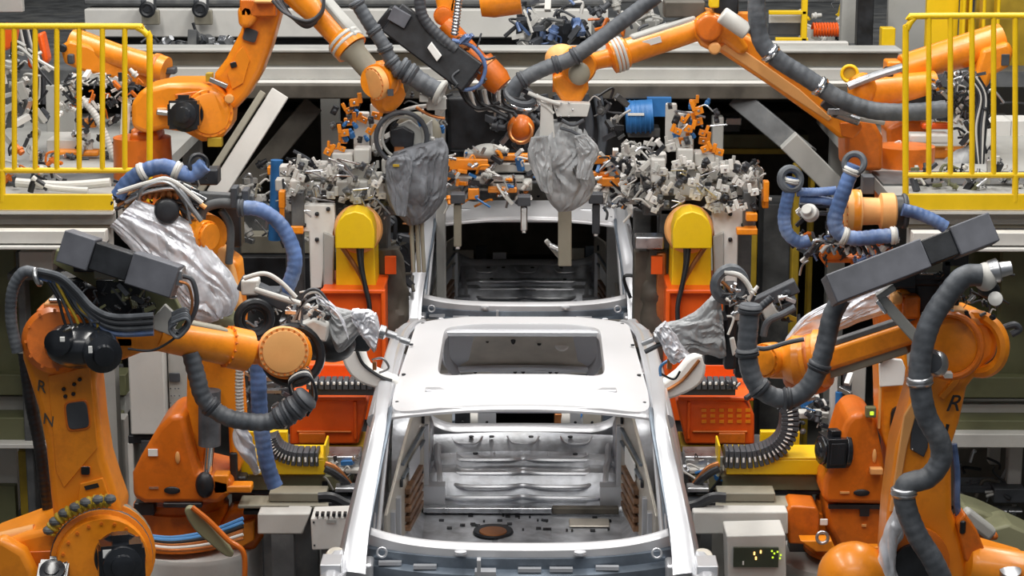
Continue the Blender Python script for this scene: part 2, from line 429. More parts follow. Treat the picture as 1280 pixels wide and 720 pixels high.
def nest(root):
    kids = list(root.children); by = {}
    for k in kids: by.setdefault(stem_of(k), []).append(k)
    for k in kids:
        t = SUB.get(stem_of(k))
        if t and t in by and t != stem_of(k):
            p = min(by[t], key=lambda q: (WL[q.name] - WL[k.name]).length)
            if p.parent is root: k.parent = p; k.location = WL[k.name] - WL[p.name]
# ------------------------------------------------------------------ car bodies
def lerp(a, b, t): return a + (b - a) * t
def superrect(cx, cy, hx, hy, e, n):
    out = []
    for i in range(n):
        t = 2 * math.pi * (i + 0.5) / n; c, s = math.cos(t), math.sin(t)
        out.append((cx + hx * math.copysign(abs(c) ** (2 / e), c), cy + hy * math.copysign(abs(s) ** (2 / e), s)))
    return out
def roof_z(x, y):
    u = (y - 10.82) / 2.13
    return 2.075 + 0.055 * math.sin(math.pi * min(1, max(0, u)) * 0.9) - 0.055 * (x / 0.66) ** 2 - (0.05 * max(0, u - 0.85) / 0.15)
def make_car():
    root = thing('car_body', 'nearest bare silver car body shell with an open sunroof and empty windscreen opening', 'car body', V((0, 11.9, 0.72)), 'bare metal car bodies on the line')
    # roof panel with the sunroof opening
    N = 96
    hole = superrect(0, 11.86, 0.45, 0.545, 10, N)
    def hw(y):
        u = (y - 10.82) / 2.13; return 0.672 - 0.03 * u - 0.10 * max(0, u - 0.72) ** 1.3 / 0.2
    outer = []
    for i in range(N):
        t = 2 * math.pi * (i + 0.5) / N; c, s = math.cos(t), math.sin(t); e = 14
        yy = 11.885 + 1.065 * math.copysign(abs(s) ** (2 / e), s); uu = math.copysign(abs(c) ** (2 / e), c)
        outer.append((hw(yy) * uu, yy))
    mb = MB('steel_car_roof'); K = 14; rows = []
    for k in range(K + 1):
        f = k / K; rows.append([V((lerp(a[0], b[0], f), lerp(a[1], b[1], f), roof_z(lerp(a[0], b[0], f), lerp(a[1], b[1], f)))) for a, b in zip(hole, outer)])
    rim = [[V((p.x * s, 11.86 + (p.y - 11.86) * s, p.z - d)) for p in rows[0]] for s, d in ((0.985, 0.05), (0.99, 0.03), (0.995, 0.006))]
    mb.grid(rim + rows + [[V((p.x * 1.012, 11.885 + (p.y - 11.885) * 1.006, p.z - 0.025)) for p in rows[-1]]], True)
    build('roof_panel', mb, root, angle=40)
    mb = MB('steel_car')   # sunroof reinforcement frame under the roof
    for s in (-1, 1):
        mb.beam((s * 0.50, 11.05, 2.04), (s * 0.50, 12.5, 2.06), 0.08, 0.03)
    mb.beam((-0.5, 12.36, 2.07), (0.5, 12.36, 2.07), 0.06, 0.03); mb.beam((-0.5, 11.12, 2.06), (0.5, 11.12, 2.06), 0.06, 0.03)
    build('sunroof_frame', mb, root, bevel=0.006)
    # drip channels and small roof bolts
    for s in (-1, 1):
        mb = MB('steel_car'); pts = [V((s * (hw(y) + 0.028), y, roof_z(hw(y), y) - 0.012)) for y in [10.84 + 0.1 * i for i in range(21)]]
        mb.tube(pts, 0.024, n=8, k=2)
        pts = [V((s * (hw(y) + 0.075), y, roof_z(hw(y), y) - 0.045)) for y in [10.84 + 0.1 * i for i in range(22)]]
        mb.tube(pts, 0.042, n=10, k=2)
        mb.use('black')
        for y in (11.0, 11.45, 12.05, 12.6): mb.cyl((s * (hw(y) - 0.03), y, roof_z(hw(y), y) - 0.002), (s * (hw(y) - 0.03), y, roof_z(hw(y), y) + 0.006), 0.011, n=10)
        build('roof_rail', mb, root)
    # header above the windscreen opening
    mb = MB('steel_car_roof'); rows = []
    for (dy, dz) in ((0.0, -0.004), (-0.004, -0.012), (-0.02, -0.014), (-0.03, -0.022), (-0.03, -0.034)):
        rows.append([V((x * (0.69 + 0.0), 10.83 + dy + 0.02 * (x * x), 2.075 + dz - 0.055 * x * x)) for x in [i / 10 for i in range(-10, 11)]])
    mb.shell(rows, 0.012, (0, 1, -0.3)); build('windscreen_header', mb, root, angle=50)
    # pillars
    def pillar(name, pts, wid, m='steel_car'):
        for s in (-1, 1):
            mb = MB(m); rows = []
            for (x, y, z), (a, b) in zip(pts, wid):
                rows.append([V((s * (x + dx * a), y + dy * b, z + dz * a)) for dx, dy, dz in ((-.5, -.5, 0), (-.15, -.62, .1), (.3, -.5, .1), (.5, -.1, 0), (.5, .5, -.1), (-.3, .5, -.1))])
            n = 6; vs = [p for r in rows for p in r]; mm = len(rows)
            fs = [(i * n + j, i * n + (j + 1) % n, (i + 1) * n + (j + 1) % n, (i + 1) * n + j) for i in range(mm - 1) for j in range(n)] + [tuple(range(n)), tuple(range((mm - 1) * n, mm * n))]
            mb.add(vs, fs); build(name, mb, root, bevel=0.008, angle=50)
    def dens(pts, k): return smooth_path([V(p) for p in pts], k)
    a = dens([(0.80, 9.93, 1.50), (0.785, 10.08, 1.64), (0.75, 10.35, 1.83), (0.715, 10.65, 2.0), (0.712, 10.9, 2.05), (0.722, 11.3, 2.065), (0.722, 11.9, 2.075), (0.705, 12.5, 2.06)], 5)
    w = [V((lerp(0.15, 0.07, min(1, i / 18)), lerp(0.12, 0.05, min(1, i / 18)), 0)) for i in range(len(a))]
    pillar('windscreen_pillar', [tuple(p) for p in a], [(q.x, q.y) for q in w])
    for s in (-1, 1):     # inner groove of the pillar
        mb = MB('steel_car_dark'); mb.tube([V((s * (p.x - 0.055 + 0.02 * i / len(a)), p.y - 0.035, p.z - 0.012)) for i, p in enumerate(a[3:21])], 0.012, n=8, k=2); build('pillar_seam', mb, root)
    b = dens([(0.86, 11.70, 0.80), (0.875, 11.74, 1.25), (0.85, 11.80, 1.55), (0.77, 11.9, 1.9), (0.73, 11.98, 2.03)], 4)
    pillar('centre_pillar', [tuple(p) for p in b], [(0.07, lerp(0.34, 0.14, i / (len(b) - 1))) for i in range(len(b))])
    c = dens([(0.87, 13.1, 0.95), (0.875, 13.05, 1.4), (0.83, 12.98, 1.62), (0.72, 12.9, 1.9), (0.65, 12.86, 2.02)], 4)
    pillar('rear_pillar', [tuple(p) for p in c], [(0.07, lerp(0.9, 0.22, min(1, 1.5 * i / (len(c) - 1)))) for i in range(len(c))])
    # pale inner side of the doorway seen past the windscreen pillar
    for s in (-1, 1):
        mb = MB('steel_car'); rows = []
        for z, x0 in ((0.75, 0.80), (1.1, 0.83), (1.35, 0.84), (1.6, 0.80), (1.85, 0.745), (1.98, 0.72)):
            rows.append([V((s * x0, y + (2.0 - z) * q, z)) for y, q in ((11.55, -.3), (11.7, -.1), (11.95, 0), (12.15, .1))])
        mb.shell(rows, 0.03, (s, 0, 0)); build('side_panel', mb, root, angle=50)
    for s in (-1, 1):     # rocker sill, rear quarter, hinge pillar
        mb = MB('steel_car'); mb.beam((s * 0.83, 10.2, 0.80), (s * 0.83, 13.1, 0.80), 0.14, 0.14); build('sill', mb, root, bevel=0.02)
        mb = MB('steel_car'); mb.beam((s * 0.80, 10.02, 0.82), (s * 0.80, 10.02, 1.52), 0.20, 0.14, (0, 1, 0)); mb.use('black')
        mb.cyl((s * 0.87, 9.935, 1.46), (s * 0.87, 9.93, 1.46), 0.02); build('hinge_pillar', mb, root, bevel=0.015)
        mb = MB('steel_car')
        q = [(12.7, 0.9), (12.62, 1.3), (12.9, 1.62), (13.6, 1.6), (14.05, 1.35), (14.1, 0.95), (13.9, 0.9), (13.75, 1.1), (13.4, 1.2), (13.1, 1.1), (12.98, 0.9)]
        mb.prism([V((s * 0.83, y, z)) for y, z in q], (s * 0.05, 0, 0)); build('rear_quarter_panel', mb, root, bevel=0.015)
    # front apron rails and bulky white corner castings
    for s in (-1, 1):
        mb = MB('steel_car'); mb.tube([(s * 0.86, 9.99, 1.53), (s * 0.88, 9.8, 1.50), (s * 0.86, 9.3, 1.42), (s * 0.80, 8.95, 1.32)], 0.062, n=10)
        mb.box((s * 0.885, 9.86, 1.46), (0.10, 0.16, 0.24)); mb.box((s * 0.86, 9.7, 1.50), (0.15, 0.10, 0.05)); mb.bolts((s * 0.86, 9.7, 1.522), (0, 0, 1), 0.04, 4, 0.01)
        mb.use('steel_car_beige'); mb.lathe((s * 0.875, 9.965, 1.555), (0, -.5, 1), [(0, .05), (.02, .048), (.026, .03)])
        build('apron_rail', mb, root, bevel=0.01)
        mb = MB('steel_car_dark'); mb.tube([(s * 0.45, 9.7, 0.95), (s * 0.45, 9.3, 1.0), (s * 0.45, 8.95, 0.98)], 0.07, n=8); build('chassis_rail', mb, root)
        mb = MB('steel_car'); mb.lathe((s * 0.58, 9.45, 1.05), (0, 0, 1), [(0, 0.17), (0.28, 0.13), (0.34, 0.11), (0.35, 0.05)]); build('strut_tower', mb, root)
    # cowl band under the windscreen opening
    def cy(x): return 9.985 + 0.15 * abs(x / 0.76) ** 2.6
    xs = [i / 24 * 0.79 for i in range(-24, 25)]
    mb = MB('steel_car_roof'); rows = []
    for dy, dz in ((-0.02, -0.055), (-0.022, -0.005), (0.0, 0.012), (0.035, 0.014), (0.06, 0.0), (0.085, -0.006), (0.11, -0.05)):
        rows.append([V((x, cy(x) + dy + (0.03 * abs(x / .76) ** 4), 1.595 + dz + 0.03 * abs(x / .76) ** 5)) for x in xs])
    mb.shell(rows, 0.006, (0, 0.2, -1)); mb.use('steel_car')
    for x in (-0.28, 0.29): mb.lathe((x, cy(x) - 0.035, 1.575), (0, 0, 1), [(0, 0.03), (0.012, 0.028), (0.014, 0.01)])
    build('cowl', mb, root, angle=50)
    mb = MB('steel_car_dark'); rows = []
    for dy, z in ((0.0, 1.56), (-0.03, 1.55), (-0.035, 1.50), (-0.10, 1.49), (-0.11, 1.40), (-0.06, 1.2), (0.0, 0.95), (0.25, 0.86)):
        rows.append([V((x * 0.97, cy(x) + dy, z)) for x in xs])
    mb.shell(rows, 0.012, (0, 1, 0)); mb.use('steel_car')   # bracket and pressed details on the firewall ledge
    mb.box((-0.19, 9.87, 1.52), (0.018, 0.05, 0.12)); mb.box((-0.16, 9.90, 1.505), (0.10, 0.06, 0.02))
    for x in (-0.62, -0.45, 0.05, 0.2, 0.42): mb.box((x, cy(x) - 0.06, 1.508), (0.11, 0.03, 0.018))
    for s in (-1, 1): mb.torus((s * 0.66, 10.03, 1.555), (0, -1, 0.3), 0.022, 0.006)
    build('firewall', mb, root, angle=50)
    # floor pan, stepped and ribbed
    prof = [(10.3, 0.86), (12.45, 0.86), (12.70, 0.865), (12.72, 0.895), (12.80, 0.90), (12.84, 1.00), (12.88, 1.045), (12.97, 1.05), (12.99, 1.03), (13.10, 1.03), (13.12, 1.055), (13.22, 1.06), (13.24, 1.035), (13.38, 1.04), (13.44, 1.10), (13.50, 1.13)]
    mb = MB('steel_car_floor'); rows = []
    M = 40
    for y, z in prof:
        r = []
        for i in range(M + 1):
            x = -0.69 + 1.38 * i / M; zz = z; ax = abs(x)
            if y < 12.0: zz += 0.10 * max(0, 1 - (ax / 0.17) ** 4) if ax < 0.17 else 0
            if 12.78 < y < 13.3: zz += 0.02 * (1 if 0.40 < ax < 0.56 else 0)
            if ax > 0.60: zz += (ax - 0.60) * 1.2
            r.append(V((x, y + (0.04 * math.cos(ax * 4) if y > 12.9 else 0), zz)))
        rows.append(r)
    mb.shell(rows, 0.02); fp = mb
    mb = MB('steel_car')
    for y, z, x0, x1 in ((12.93, 1.052, -0.52, 0.52), (13.0, 1.034, -0.3, 0.3), (13.05, 1.034, -0.42, 0.44), (13.17, 1.064, -0.5, 0.5), (13.30, 1.042, -0.46, 0.46), (12.80, 0.94, -0.5, 0.5), (12.83, 1.0, -0.42, 0.42)):
        mb.tube([(x0, y + 0.02, z), (x0 + 0.08, y - 0.03, z), (-0.1, y - 0.03, z), (0, y, z), (0.12, y - 0.03, z), (x1 - 0.08, y - 0.03, z), (x1, y + 0.02, z)], 0.013, n=6, k=4)
    for x in (-0.54, 0.54): mb.box((x, 12.80, .95), (.14, .14, .14))
    for x in (-.3, .28): mb.tube([(x - .12, 13.34, 1.05), (x - .1, 13.25, 1.05), (x + .1, 13.25, 1.05), (x + .12, 13.34, 1.05)], .007, n=6)
    for x in (-.36, .0, .34): mb.tube([(x - .1, 13.48, 1.118), (x - .06, 13.42, 1.09), (x + .06, 13.42, 1.09), (x + .1, 13.48, 1.118)], .007, n=6)
    for x in (-0.5, 0.5):
        mb.tube([(x, 12.78, 0.91), (x * 1.02, 12.9, 1.06), (x * 1.06, 13.1, 1.07), (x * 1.08, 13.36, 1.09)], 0.022, n=8)
    build('floor_rib', mb, root)
    mb = fp; mb.use('black'); rr = random.Random(3)
    for i in range(34):
        x = rr.uniform(-0.55, 0.55); y = rr.choice([12.4, 12.48, 12.56, 12.63]) + rr.uniform(-.02, .02)
        zz = 0.862
        mb.box((x, y, zz + 0.004), (rr.choice([0.012, 0.03]), 0.035, 0.004))
    for x, y, z in ((-0.33, 13.46, 1.118), (-0.2, 13.46, 1.118), (0.05, 13.46, 1.118), (0.3, 13.46, 1.118), (-0.3, 13.33, 1.046), (0.33, 13.32, 1.046), (0.0, 13.0, 1.04)):
        mb.cyl((x, y, z), (x, y, z + 0.008), 0.016, n=12)
    mb.lathe((-0.17, 12.33, 0.872), (0, 0, 1), [(0, 0.12), (0.012, 0.115), (0.012, 0.02)]); mb.use('copper'); mb.lathe((-0.17, 12.30, 0.876), (0, 0, 1), [(0, 0.085), (0.014, 0.08), (0.014, 0.01)])
    build('floor_pan', mb, root, angle=25)
    mb = MB('brown_dark'); mb.beam((0.18, 12.66, 0.90), (0.58, 12.66, 0.90), 0.06, 0.04); mb.use('steel'); mb.beam((-0.6, 12.68, 0.895), (0.18, 12.68, 0.895), 0.06, 0.035)
    mb.use('steel_car_beige'); mb.box((0.40, 12.50, 0.872), (0.24, 0.14, 0.012))
    build('seat_crossmember', mb, root, bevel=0.006)
    # rear cross member, bright lip with swept ends
    mb = MB('steel_car'); rows = []
    for dy, dz in ((-0.03, -0.10), (-0.04, 0.0), (-0.015, 0.025), (0.06, 0.03), (0.11, 0.01), (0.12, -0.08)):
        rows.append([V((x, 13.56 + dy + 0.02 * math.cos(3 * x), 1.13 + dz + 0.10 * max(0, (abs(x) - 0.42) / 0.22) ** 2)) for x in [i / 20 * 0.66 for i in range(-20, 21)]])
    mb.shell(rows, 0.01, (0, 0.3, -1)); build('rear_crossmember', mb, root, angle=50)
    # inner wheelhouses
    for s in (-1, 1):
        mb = MB('steel_car_floor'); rows = []
        for i in range(13):
            t = math.pi * i / 12; y = 13.25 - 0.42 * math.cos(t); z = 0.86 + 0.52 * math.sin(t) ** 0.7
            rows.append([V((s * x, y, max(0.86, z - k))) for x, k in ((0.80, 0), (0.66, 0.0), (0.60, 0.03), (0.57, 0.12), (0.57, 0.6))])
        mb.grid(rows); build('wheelhouse', mb, root, angle=50)
        Q = lambda u, z, k=0: V((s * (0.735 - 0.165 * u - k), 11.5 + 1.5 * u, z))
        mb = MB('steel_car_beige'); mb.shell([[Q(u, z0 + (z1 - z0) * f) for u, z0, z1 in ((0, .88, 1.25), (.3, .88, 1.42), (.6, .88, 1.56), (1, .88, 1.5))] for f in (0, .33, .66, 1)], .02, (s, 0, 0))
        D = Q(1, 1) - Q(0, 1)
        mb.use('steel_car')
        for u in (.08, .2, .86): mb.beam(Q(u, .92, .01), Q(u, 1.22 + .2 * u, .01), .03, .05, (0, 1, 0))
        mb.use('steel_car_dark')
        for z in (1.32, 1.40): mb.beam(Q(.3, z, .01), Q(.8, z, .01), .02, .015)
        mb.use('brown')
        for q in range(5): mb.beam(Q(.38, .98 + .055 * q, .014), Q(.70, .98 + .055 * q, .014), .035, .034)
        mb.use('paper' if s > 0 else 'steel_car'); mb.beam(Q(.42, 1.30, .016), Q(.66, 1.30, .016), .01, .11); mb.use('black')
        for u, z in ((.1, 1.0), (.28, 1.3), (.8, 1.45), (.9, 1.05), (.76, 1.15)): mb.cyl(Q(u, z, .0), Q(u, z, .016), 0.024, n=12)
        build('inner_side_panel', mb, root, bevel=0.004)
        # front lining of doorway, bright vertical folds
        mb = MB('steel_car_dark'); mb.beam((s * 0.76, 10.22, 1.0), (s * 0.71, 10.86, 1.92), 0.04, 0.10); mb.use('steel_car')
        mb.tube([(s * 0.73, 10.25, 1.2), (s * 0.70, 10.5, 1.6), (s * 0.675, 10.85, 1.97)], 0.012); mb.tube([(s * 0.75, 10.3, 1.1), (s * 0.73, 10.55, 1.55), (s * 0.70, 10.9, 1.9)], 0.01)
        build('door_frame_lining', mb, root)
    # rear header panel seen through the sunroof
    mb = MB('steel_car_beige'); rows = []
    for y, z in ((12.92, 2.02), (13.02, 1.99), (13.06, 1.90), (13.10, 1.88), (13.30, 1.66), (13.33, 1.60), (13.40, 1.575), (13.5, 1.53)):
        rows.append([V((x * 0.62, y, z)) for x in [i / 12 for i in range(-12, 13)]])
    mb.shell(rows, 0.02, (0, 0.6, -0.5))
    mb.use('steel_car'); mb.tube([(-0.45, 13.33, 1.60), (0, 13.30, 1.615), (0.45, 13.33, 1.60)], 0.022); mb.tube([(-0.2, 13.38, 1.575), (0.3, 13.38, 1.575)], 0.016)
    for s in (-1, 1):
        mb.prism([V((s * 0.45, 13.05, 1.9)), V((s * 0.30, 13.12, 1.86)), V((s * 0.28, 13.28, 1.70)), V((s * 0.47, 13.36, 1.56))], (0, -0.03, 0.03))
        mb.tube([(s * 0.50, 12.98, 1.98), (s * 0.47, 13.1, 1.9), (s * 0.48, 13.25, 1.7), (s * 0.42, 13.34, 1.58)], 0.035)
    mb.use('steel_car_dark')
    mb.tube([(-0.34, 13.10, 1.89), (0.34, 13.10, 1.89)], 0.006, n=6); mb.tube([(-0.34, 13.10, 1.89), (-0.34, 13.28, 1.69)], 0.005, n=6)
    for x in (-0.05, 0.22): mb.tube([(x, 13.10, 1.89), (x, 13.28, 1.69)], 0.005, n=6)
    mb.use('black')
    for x, y, z in ((-0.22, 13.17, 1.82), (0.10, 13.18, 1.80), (-0.4, 13.14, 1.85), (0.36, 13.13, 1.86)): mb.cyl((x, y - 0.004, z), (x, y - 0.012, z + 0.008), 0.013, n=12)
    mb.ell((-0.06, 13.145, 1.84), (0.016, 0.01, 0.035))
    for x in (-0.3, -0.05, 0.0, 0.17, 0.21): mb.ell((x, 13.355, 1.575), (0.012, 0.008, 0.012))
    mb.use('paper'); mb.lathe((0.24, 13.195, 1.79), (0, -1, 0.9), [(0, 0.045), (0.012, 0.04), (0.014, 0.02)], n=20)
    build('rear_header_panel', mb, root, angle=45)
    mb = MB('steel_car'); mb.beam((-0.78, 14.0, 0.84), (0.78, 14.0, 0.84), 0.12, 0.08); mb.use('steel_car_dark'); mb.shell([[V((x, y, 0.86)) for x in (-0.6, 0, 0.6)] for y in (13.65, 14.0)], 0.02)
    build('rear_sill', mb, root, bevel=0.01)
    # plates and brackets at the open tail, seen under the roof edge
    for x, w, h, m in ((-0.55, .16, .18, 'steel_car_beige'), (-0.40, .10, .22, 'black'), (-0.24, .12, .16, 'steel_car'), (0.34, .07, .2, 'steel_car'), (0.45, .12, .2, 'steel_car_beige'), (0.58, .12, .22, 'steel_car_dark')):
        mb = MB(m); mb.box((x, 13.92, 1.0 + h / 2), (w, .03, h)); mb.box((x, 13.93, .95), (w * .5, .03, .2)); mb.use('black')
        for q in range(3): mb.cyl((x - w * .25 + w * .25 * q, 13.903, 1.06 + .03 * (q % 2)), (x - w * .25 + w * .25 * q, 13.897, 1.06 + .03 * (q % 2)), .010, n=8)
        build_one('tail_bracket', mb, root, bevel=.004)
    return root
def copy_tree(o, parent=None, loc=None):
    c = o.copy(); COL.objects.link(c); c.parent = parent
    if loc is not None: c.location = loc
    for ch in list(o.children): copy_tree(ch, c)
    return c
car = make_car()
nest(car)
far = copy_tree(car, loc=car.location + V((0.0, 5.15, 0)))
del car['group']
far['label'] = 'bare car body shell behind the nearest one, welding guns reaching over its windscreen opening'
if 'group' in far: del far['group']
# conveyor skids carrying the bodies
def skid(y0, label):
    c = V((0, y0, 0)); r = thing('conveyor_skid', label, 'conveyor skid', c)
    for s in (-1, 1):
        mb = MB('grey_dark'); mb.beam((s * 0.45, y0 - 2.1, 0.42), (s * 0.45, y0 + 2.1, 0.42), 0.12, 0.16); build('runner', mb, r, bevel=0.01)
        for y in (-1.2, 1.0):
            mb = MB('grey_light'); mb.beam((s * 0.6, y0 + y, 0.5), (s * 0.6, y0 + y, 0.72), 0.1, 0.1); build('support_post', mb, r, bevel=0.01)
            mb = MB('grey_dark'); mb.beam((s * 0.45, y0 + y, 0.0), (s * 0.45, y0 + y, 0.36), 0.14, 0.14); build('stand', mb, r, bevel=0.01)
    for y in (-1.2, 1.0):
        mb = MB('grey_dark'); mb.beam((-0.65, y0 + y, 0.46), (0.65, y0 + y, 0.46), 0.1, 0.1); build('crossbar', mb, r, bevel=0.01)
    return r
skid(11.9, 'dark conveyor skid underneath the nearest car body'); skid(17.05, 'dark conveyor skid underneath the car body behind')
# round actuators visible through the open tail of the nearest body
for px, lab in ((598, 'left'), (714, 'right')):
    c = P(px, 524, 14.35)
    r = thing('locating_actuator', 'small grey actuator with a blue ring, %s of the two seen through the windscreen opening' % lab, 'actuator', c - V((0, 0, 1.0)))
    mb = MB('grey_light'); s = 1 if lab == 'right' else -1
    mb.cyl(c - V((0.07, 0, 0)), c + V((0.07, 0, 0)), 0.055); mb.use('copper'); mb.box(c + V((-s * 0.09, 0, 0)), (0.05, 0.10, 0.10)); build('motor', mb, r, bevel=0.006)
    mb = MB('blue'); mb.torus(c + V((-s * -0.075, 0, 0)), (1, 0, 0.2), 0.06, 0.01); build('ring', mb, r)
    mb = MB('grey_dark'); mb.beam(c - V((0, 0, 1.0)), c - V((0, 0, 0.05)), 0.07, 0.07); build('post', mb, r, bevel=0.006)
# ------------------------------------------------------------------ robots
class Bot:
    def __init__(s, label, base, group=None):
        s.r = thing('industrial_robot', label, 'industrial robot', V(base), group)
    def plate(s, name, pts, Y, t, m='orange', bevel=0.025, curve=0, parent=None, seg=3):
        return build(name, MB(m).out(pts, Y, t, curve=curve), parent or s.r, bevel=bevel, seg=seg, angle=40)
    def hose(s, name, pts, Y, rpx, m='grey_hose', collars=(), corr=0.03, cm='charcoal', parent=None, n=12):
        pts = PP(pts, Y); r = L(rpx, Y); mb = MB(m).tube(pts, r, n=n, corr=corr)
        mb.use(cm); path = smooth_path(pts, 12)
        for c in collars:
            i = min(len(path) - 2, int(c * (len(path) - 1))); d = (path[i + 1] - path[i]).normalized(); p = path[i]
            w = r * 0.9
            mb.lathe(p - d * w / 2, d, [(0, r * 1.05), (w * .12, r * 1.22), (w * .4, r * 1.22), (w * .45, r * 1.1), (w * .6, r * 1.1), (w * .65, r * 1.25), (w, r * 1.05)], n=16)
        return build(name, mb, parent or s.r, angle=60)
    def cable(s, name, pts, Y, rpx, m='black', parent=None):
        return build(name, MB(m).tube(PP(pts, Y), L(rpx, Y), n=8, k=8), parent or s.r)
    def motor(s, name, px, py, Y, rpx, d=(0.25, -1, 0.1), ln=1.5, parent=None, m='black_gloss', label=True):
        c = P(px, py, Y); r = L(rpx, Y); d = V(d).normalized(); x, y, z = frame_of(d); mb = MB(m)
        mb.box(c + d * r * ln * .4, (r * 1.75, r * 1.75, r * ln * .8), x, y, z)
        mb.lathe(c - d * r * .3, d, [(0, r * 1.1), (r * .3, r * 1.1), (r * .32, r * .9)])
        mb.lathe(c + d * r * ln * .8, d, [(0, r * .85), (r * .15, r * .82), (r * .2, r * .5), (r * .3, r * .48), (r * .34, r * .2)])
        for k in (-1, 1): mb.box(c + d * r * ln * .4 + x * k * r * .92, (r * .12, r * 1.3, r * ln * .6), x, y, z)
        mb.box(c + d * r * ln * .35 + y * r * 1.05, (r * .7, r * .35, r * .6), x, y, z)
        if label:
            mb.use('paper'); mb.box(c + d * (r * ln * .8 + r * .04) + x * r * .05 - y * 0 + x * 0, (r * .01, r * .01, r * .01), x, y, z)
            mb.box(c + d * (r * ln * .81) - x * r * .62 + y * r * .55, (r * .36, r * .36, r * .02), x, y, z)
        return build(name, mb, parent or s.r, bevel=r * .06, seg=2)
    def disk(s, name, px, py, Y, rpx, d, th, m='orange', rim='orange_deep', nb=16, parent=None):
        c = P(px, py, Y); r = L(rpx, Y); d = V(d).normalized(); mb = MB(m)
        mb.lathe(c - d * th, d, [(0, r * .97), (th * .5, r), (th * .82, r), (th * .9, r * .97), (th * .9, r * .86), (th, r * .84), (th * 1.02, r * .80), (th * 1.02, r * .3)], n=40)
        mb.use(rim); mb.bolts(c - d * th * .1, d, r * .91, nb, r * .045, r * .05)
        return build(name, mb, parent or s.r, angle=35)
    def drum(s, name, a, b, prof, m='orange', parent=None, bands=(), n=32, ring=0, bevel=0):
        """a, b world points; prof: (fraction, radius m)"""
        a = V(a); b = V(b); d = b - a; mb = MB(m); mb.lathe(a, d, [(f * d.length, r) for f, r in prof], n=n)
        for f, r, w, mm in bands: mb.use(mm); mb.lathe(a + d * f - d.normalized() * w / 2, d, [(0, r * .98), (w * .2, r), (w * .8, r), (w, r * .98)], n=n)
        if ring:
            mb.use('orange_deep'); f, r, k = ring; mb.bolts(a + d * f, d, r, k, 0.008, 0.012)
        return build(name, mb, parent or s.r, angle=35, bevel=bevel)
def turn(v, a): return V((v[0] * math.cos(a) - v[1] * math.sin(a), v[0] * math.sin(a) + v[1] * math.cos(a), v[2]))
def rounded_panel(mb, cx, cy, Y, w, h, rot=0.0, depth=0.02, m='charcoal', rim='orange_deep'):
    def rr(wd, hg, Yp, e=5):
        q = superrect(0, 0, wd / 2, hg / 2, e, 28); c, s = math.cos(rot), math.sin(rot)
        return PP([(cx + x * c - y * s, cy + x * s + y * c) for x, y in q], Yp)
    mb.use(rim); mb.prism(rr(w, h, Y), (0, -0.008, 0)); mb.use(m); mb.prism(rr(w * .86, h * .88, Y - 0.008), (0, -0.006, 0))
    return mb
def pedestal(px, py, Y, rpx, label, h=None, m='white', holes=True):
    c = P(px, py, Y); r = L(rpx, Y); root = thing('robot_pedestal', label, 'pedestal', V((c.x, c.y, 0)))
    mb = MB(m); mb.lathe((c.x, c.y, 0.03), (0, 0, 1), [(0, r), (c.z - 0.06, r), (c.z - 0.05, r * 1.0), (c.z - 0.03, r * .985)], n=48)
    mb.use('steel_car_dark')
    for k in range(3): mb.cyl((c.x + (-.5 + .5 * k) * r, c.y - r * .93, c.z - 0.12), (c.x + (-.5 + .5 * k) * r, c.y - r * 1.0, c.z - 0.12), 0.012)
    build('column', mb, root, angle=50)
    build('foot_plate', MB('grey_dark').lathe((c.x, c.y, 0), (0, 0, 1), [(0, r * 1.2), (0.03, r * 1.2)], n=40), root)
    mb = MB('steel'); mb.bolts((c.x, c.y, 0.03), (0, 0, 1), r * 1.1, 12, 0.02, 0.02); build('foot_bolt', mb, root)
    return root
FD = V((0, -1, 0))

# ===== R1: front left robot
B = Bot('orange robot at the front left with a long black box above its forearm', P(100, 716, 9.9) - V((0, 0, 1.45)))
zb = P(60, 720, 9.95)
mb = MB('orange'); mb.lathe((zb.x, zb.y + .1, 0.75), (0, 0, 1), [(0, .34), (.08, .34), (.1, .28), (.45, .26), (.47, .30), (.55, .30)], n=40); mb.use('orange_deep'); mb.bolts((zb.x, zb.y + .1, 0.83), (0, 0, 1), .31, 12, .015, .02)
build('base', mb, B.r, bevel=0.01)
B.plate('rotating_column', [(-30, 690), (30, 668), (100, 652), (125, 670), (130, 760), (60, 800), (-30, 800)], 9.72, 0.42, bevel=0.03)
mb = MB('orange_deep').out([(30, 690), (92, 688), (92, 745), (30, 745)], 9.71, 0.02); build('column_recess', mb, B.r, bevel=0.004)
B.plate('column_arm', [(-40, 700), (0, 672), (30, 690), (50, 730), (40, 770), (-40, 770)], 9.62, 0.1, bevel=0.03)
B.motor('turning_motor', 68, 722, 9.62, 20, (0, -.6, .8), ln=1.0)
mb = MB('orange_pale').tube(PP([(-40, 684), (44, 664)], 9.8), 0.035, n=14); mb.use('steel'); mb.lathe(P(14, 690, 9.7), FD, [(0, .03), (.02, .03), (.03, .01)]); build('balancer_tube', mb, B.r)
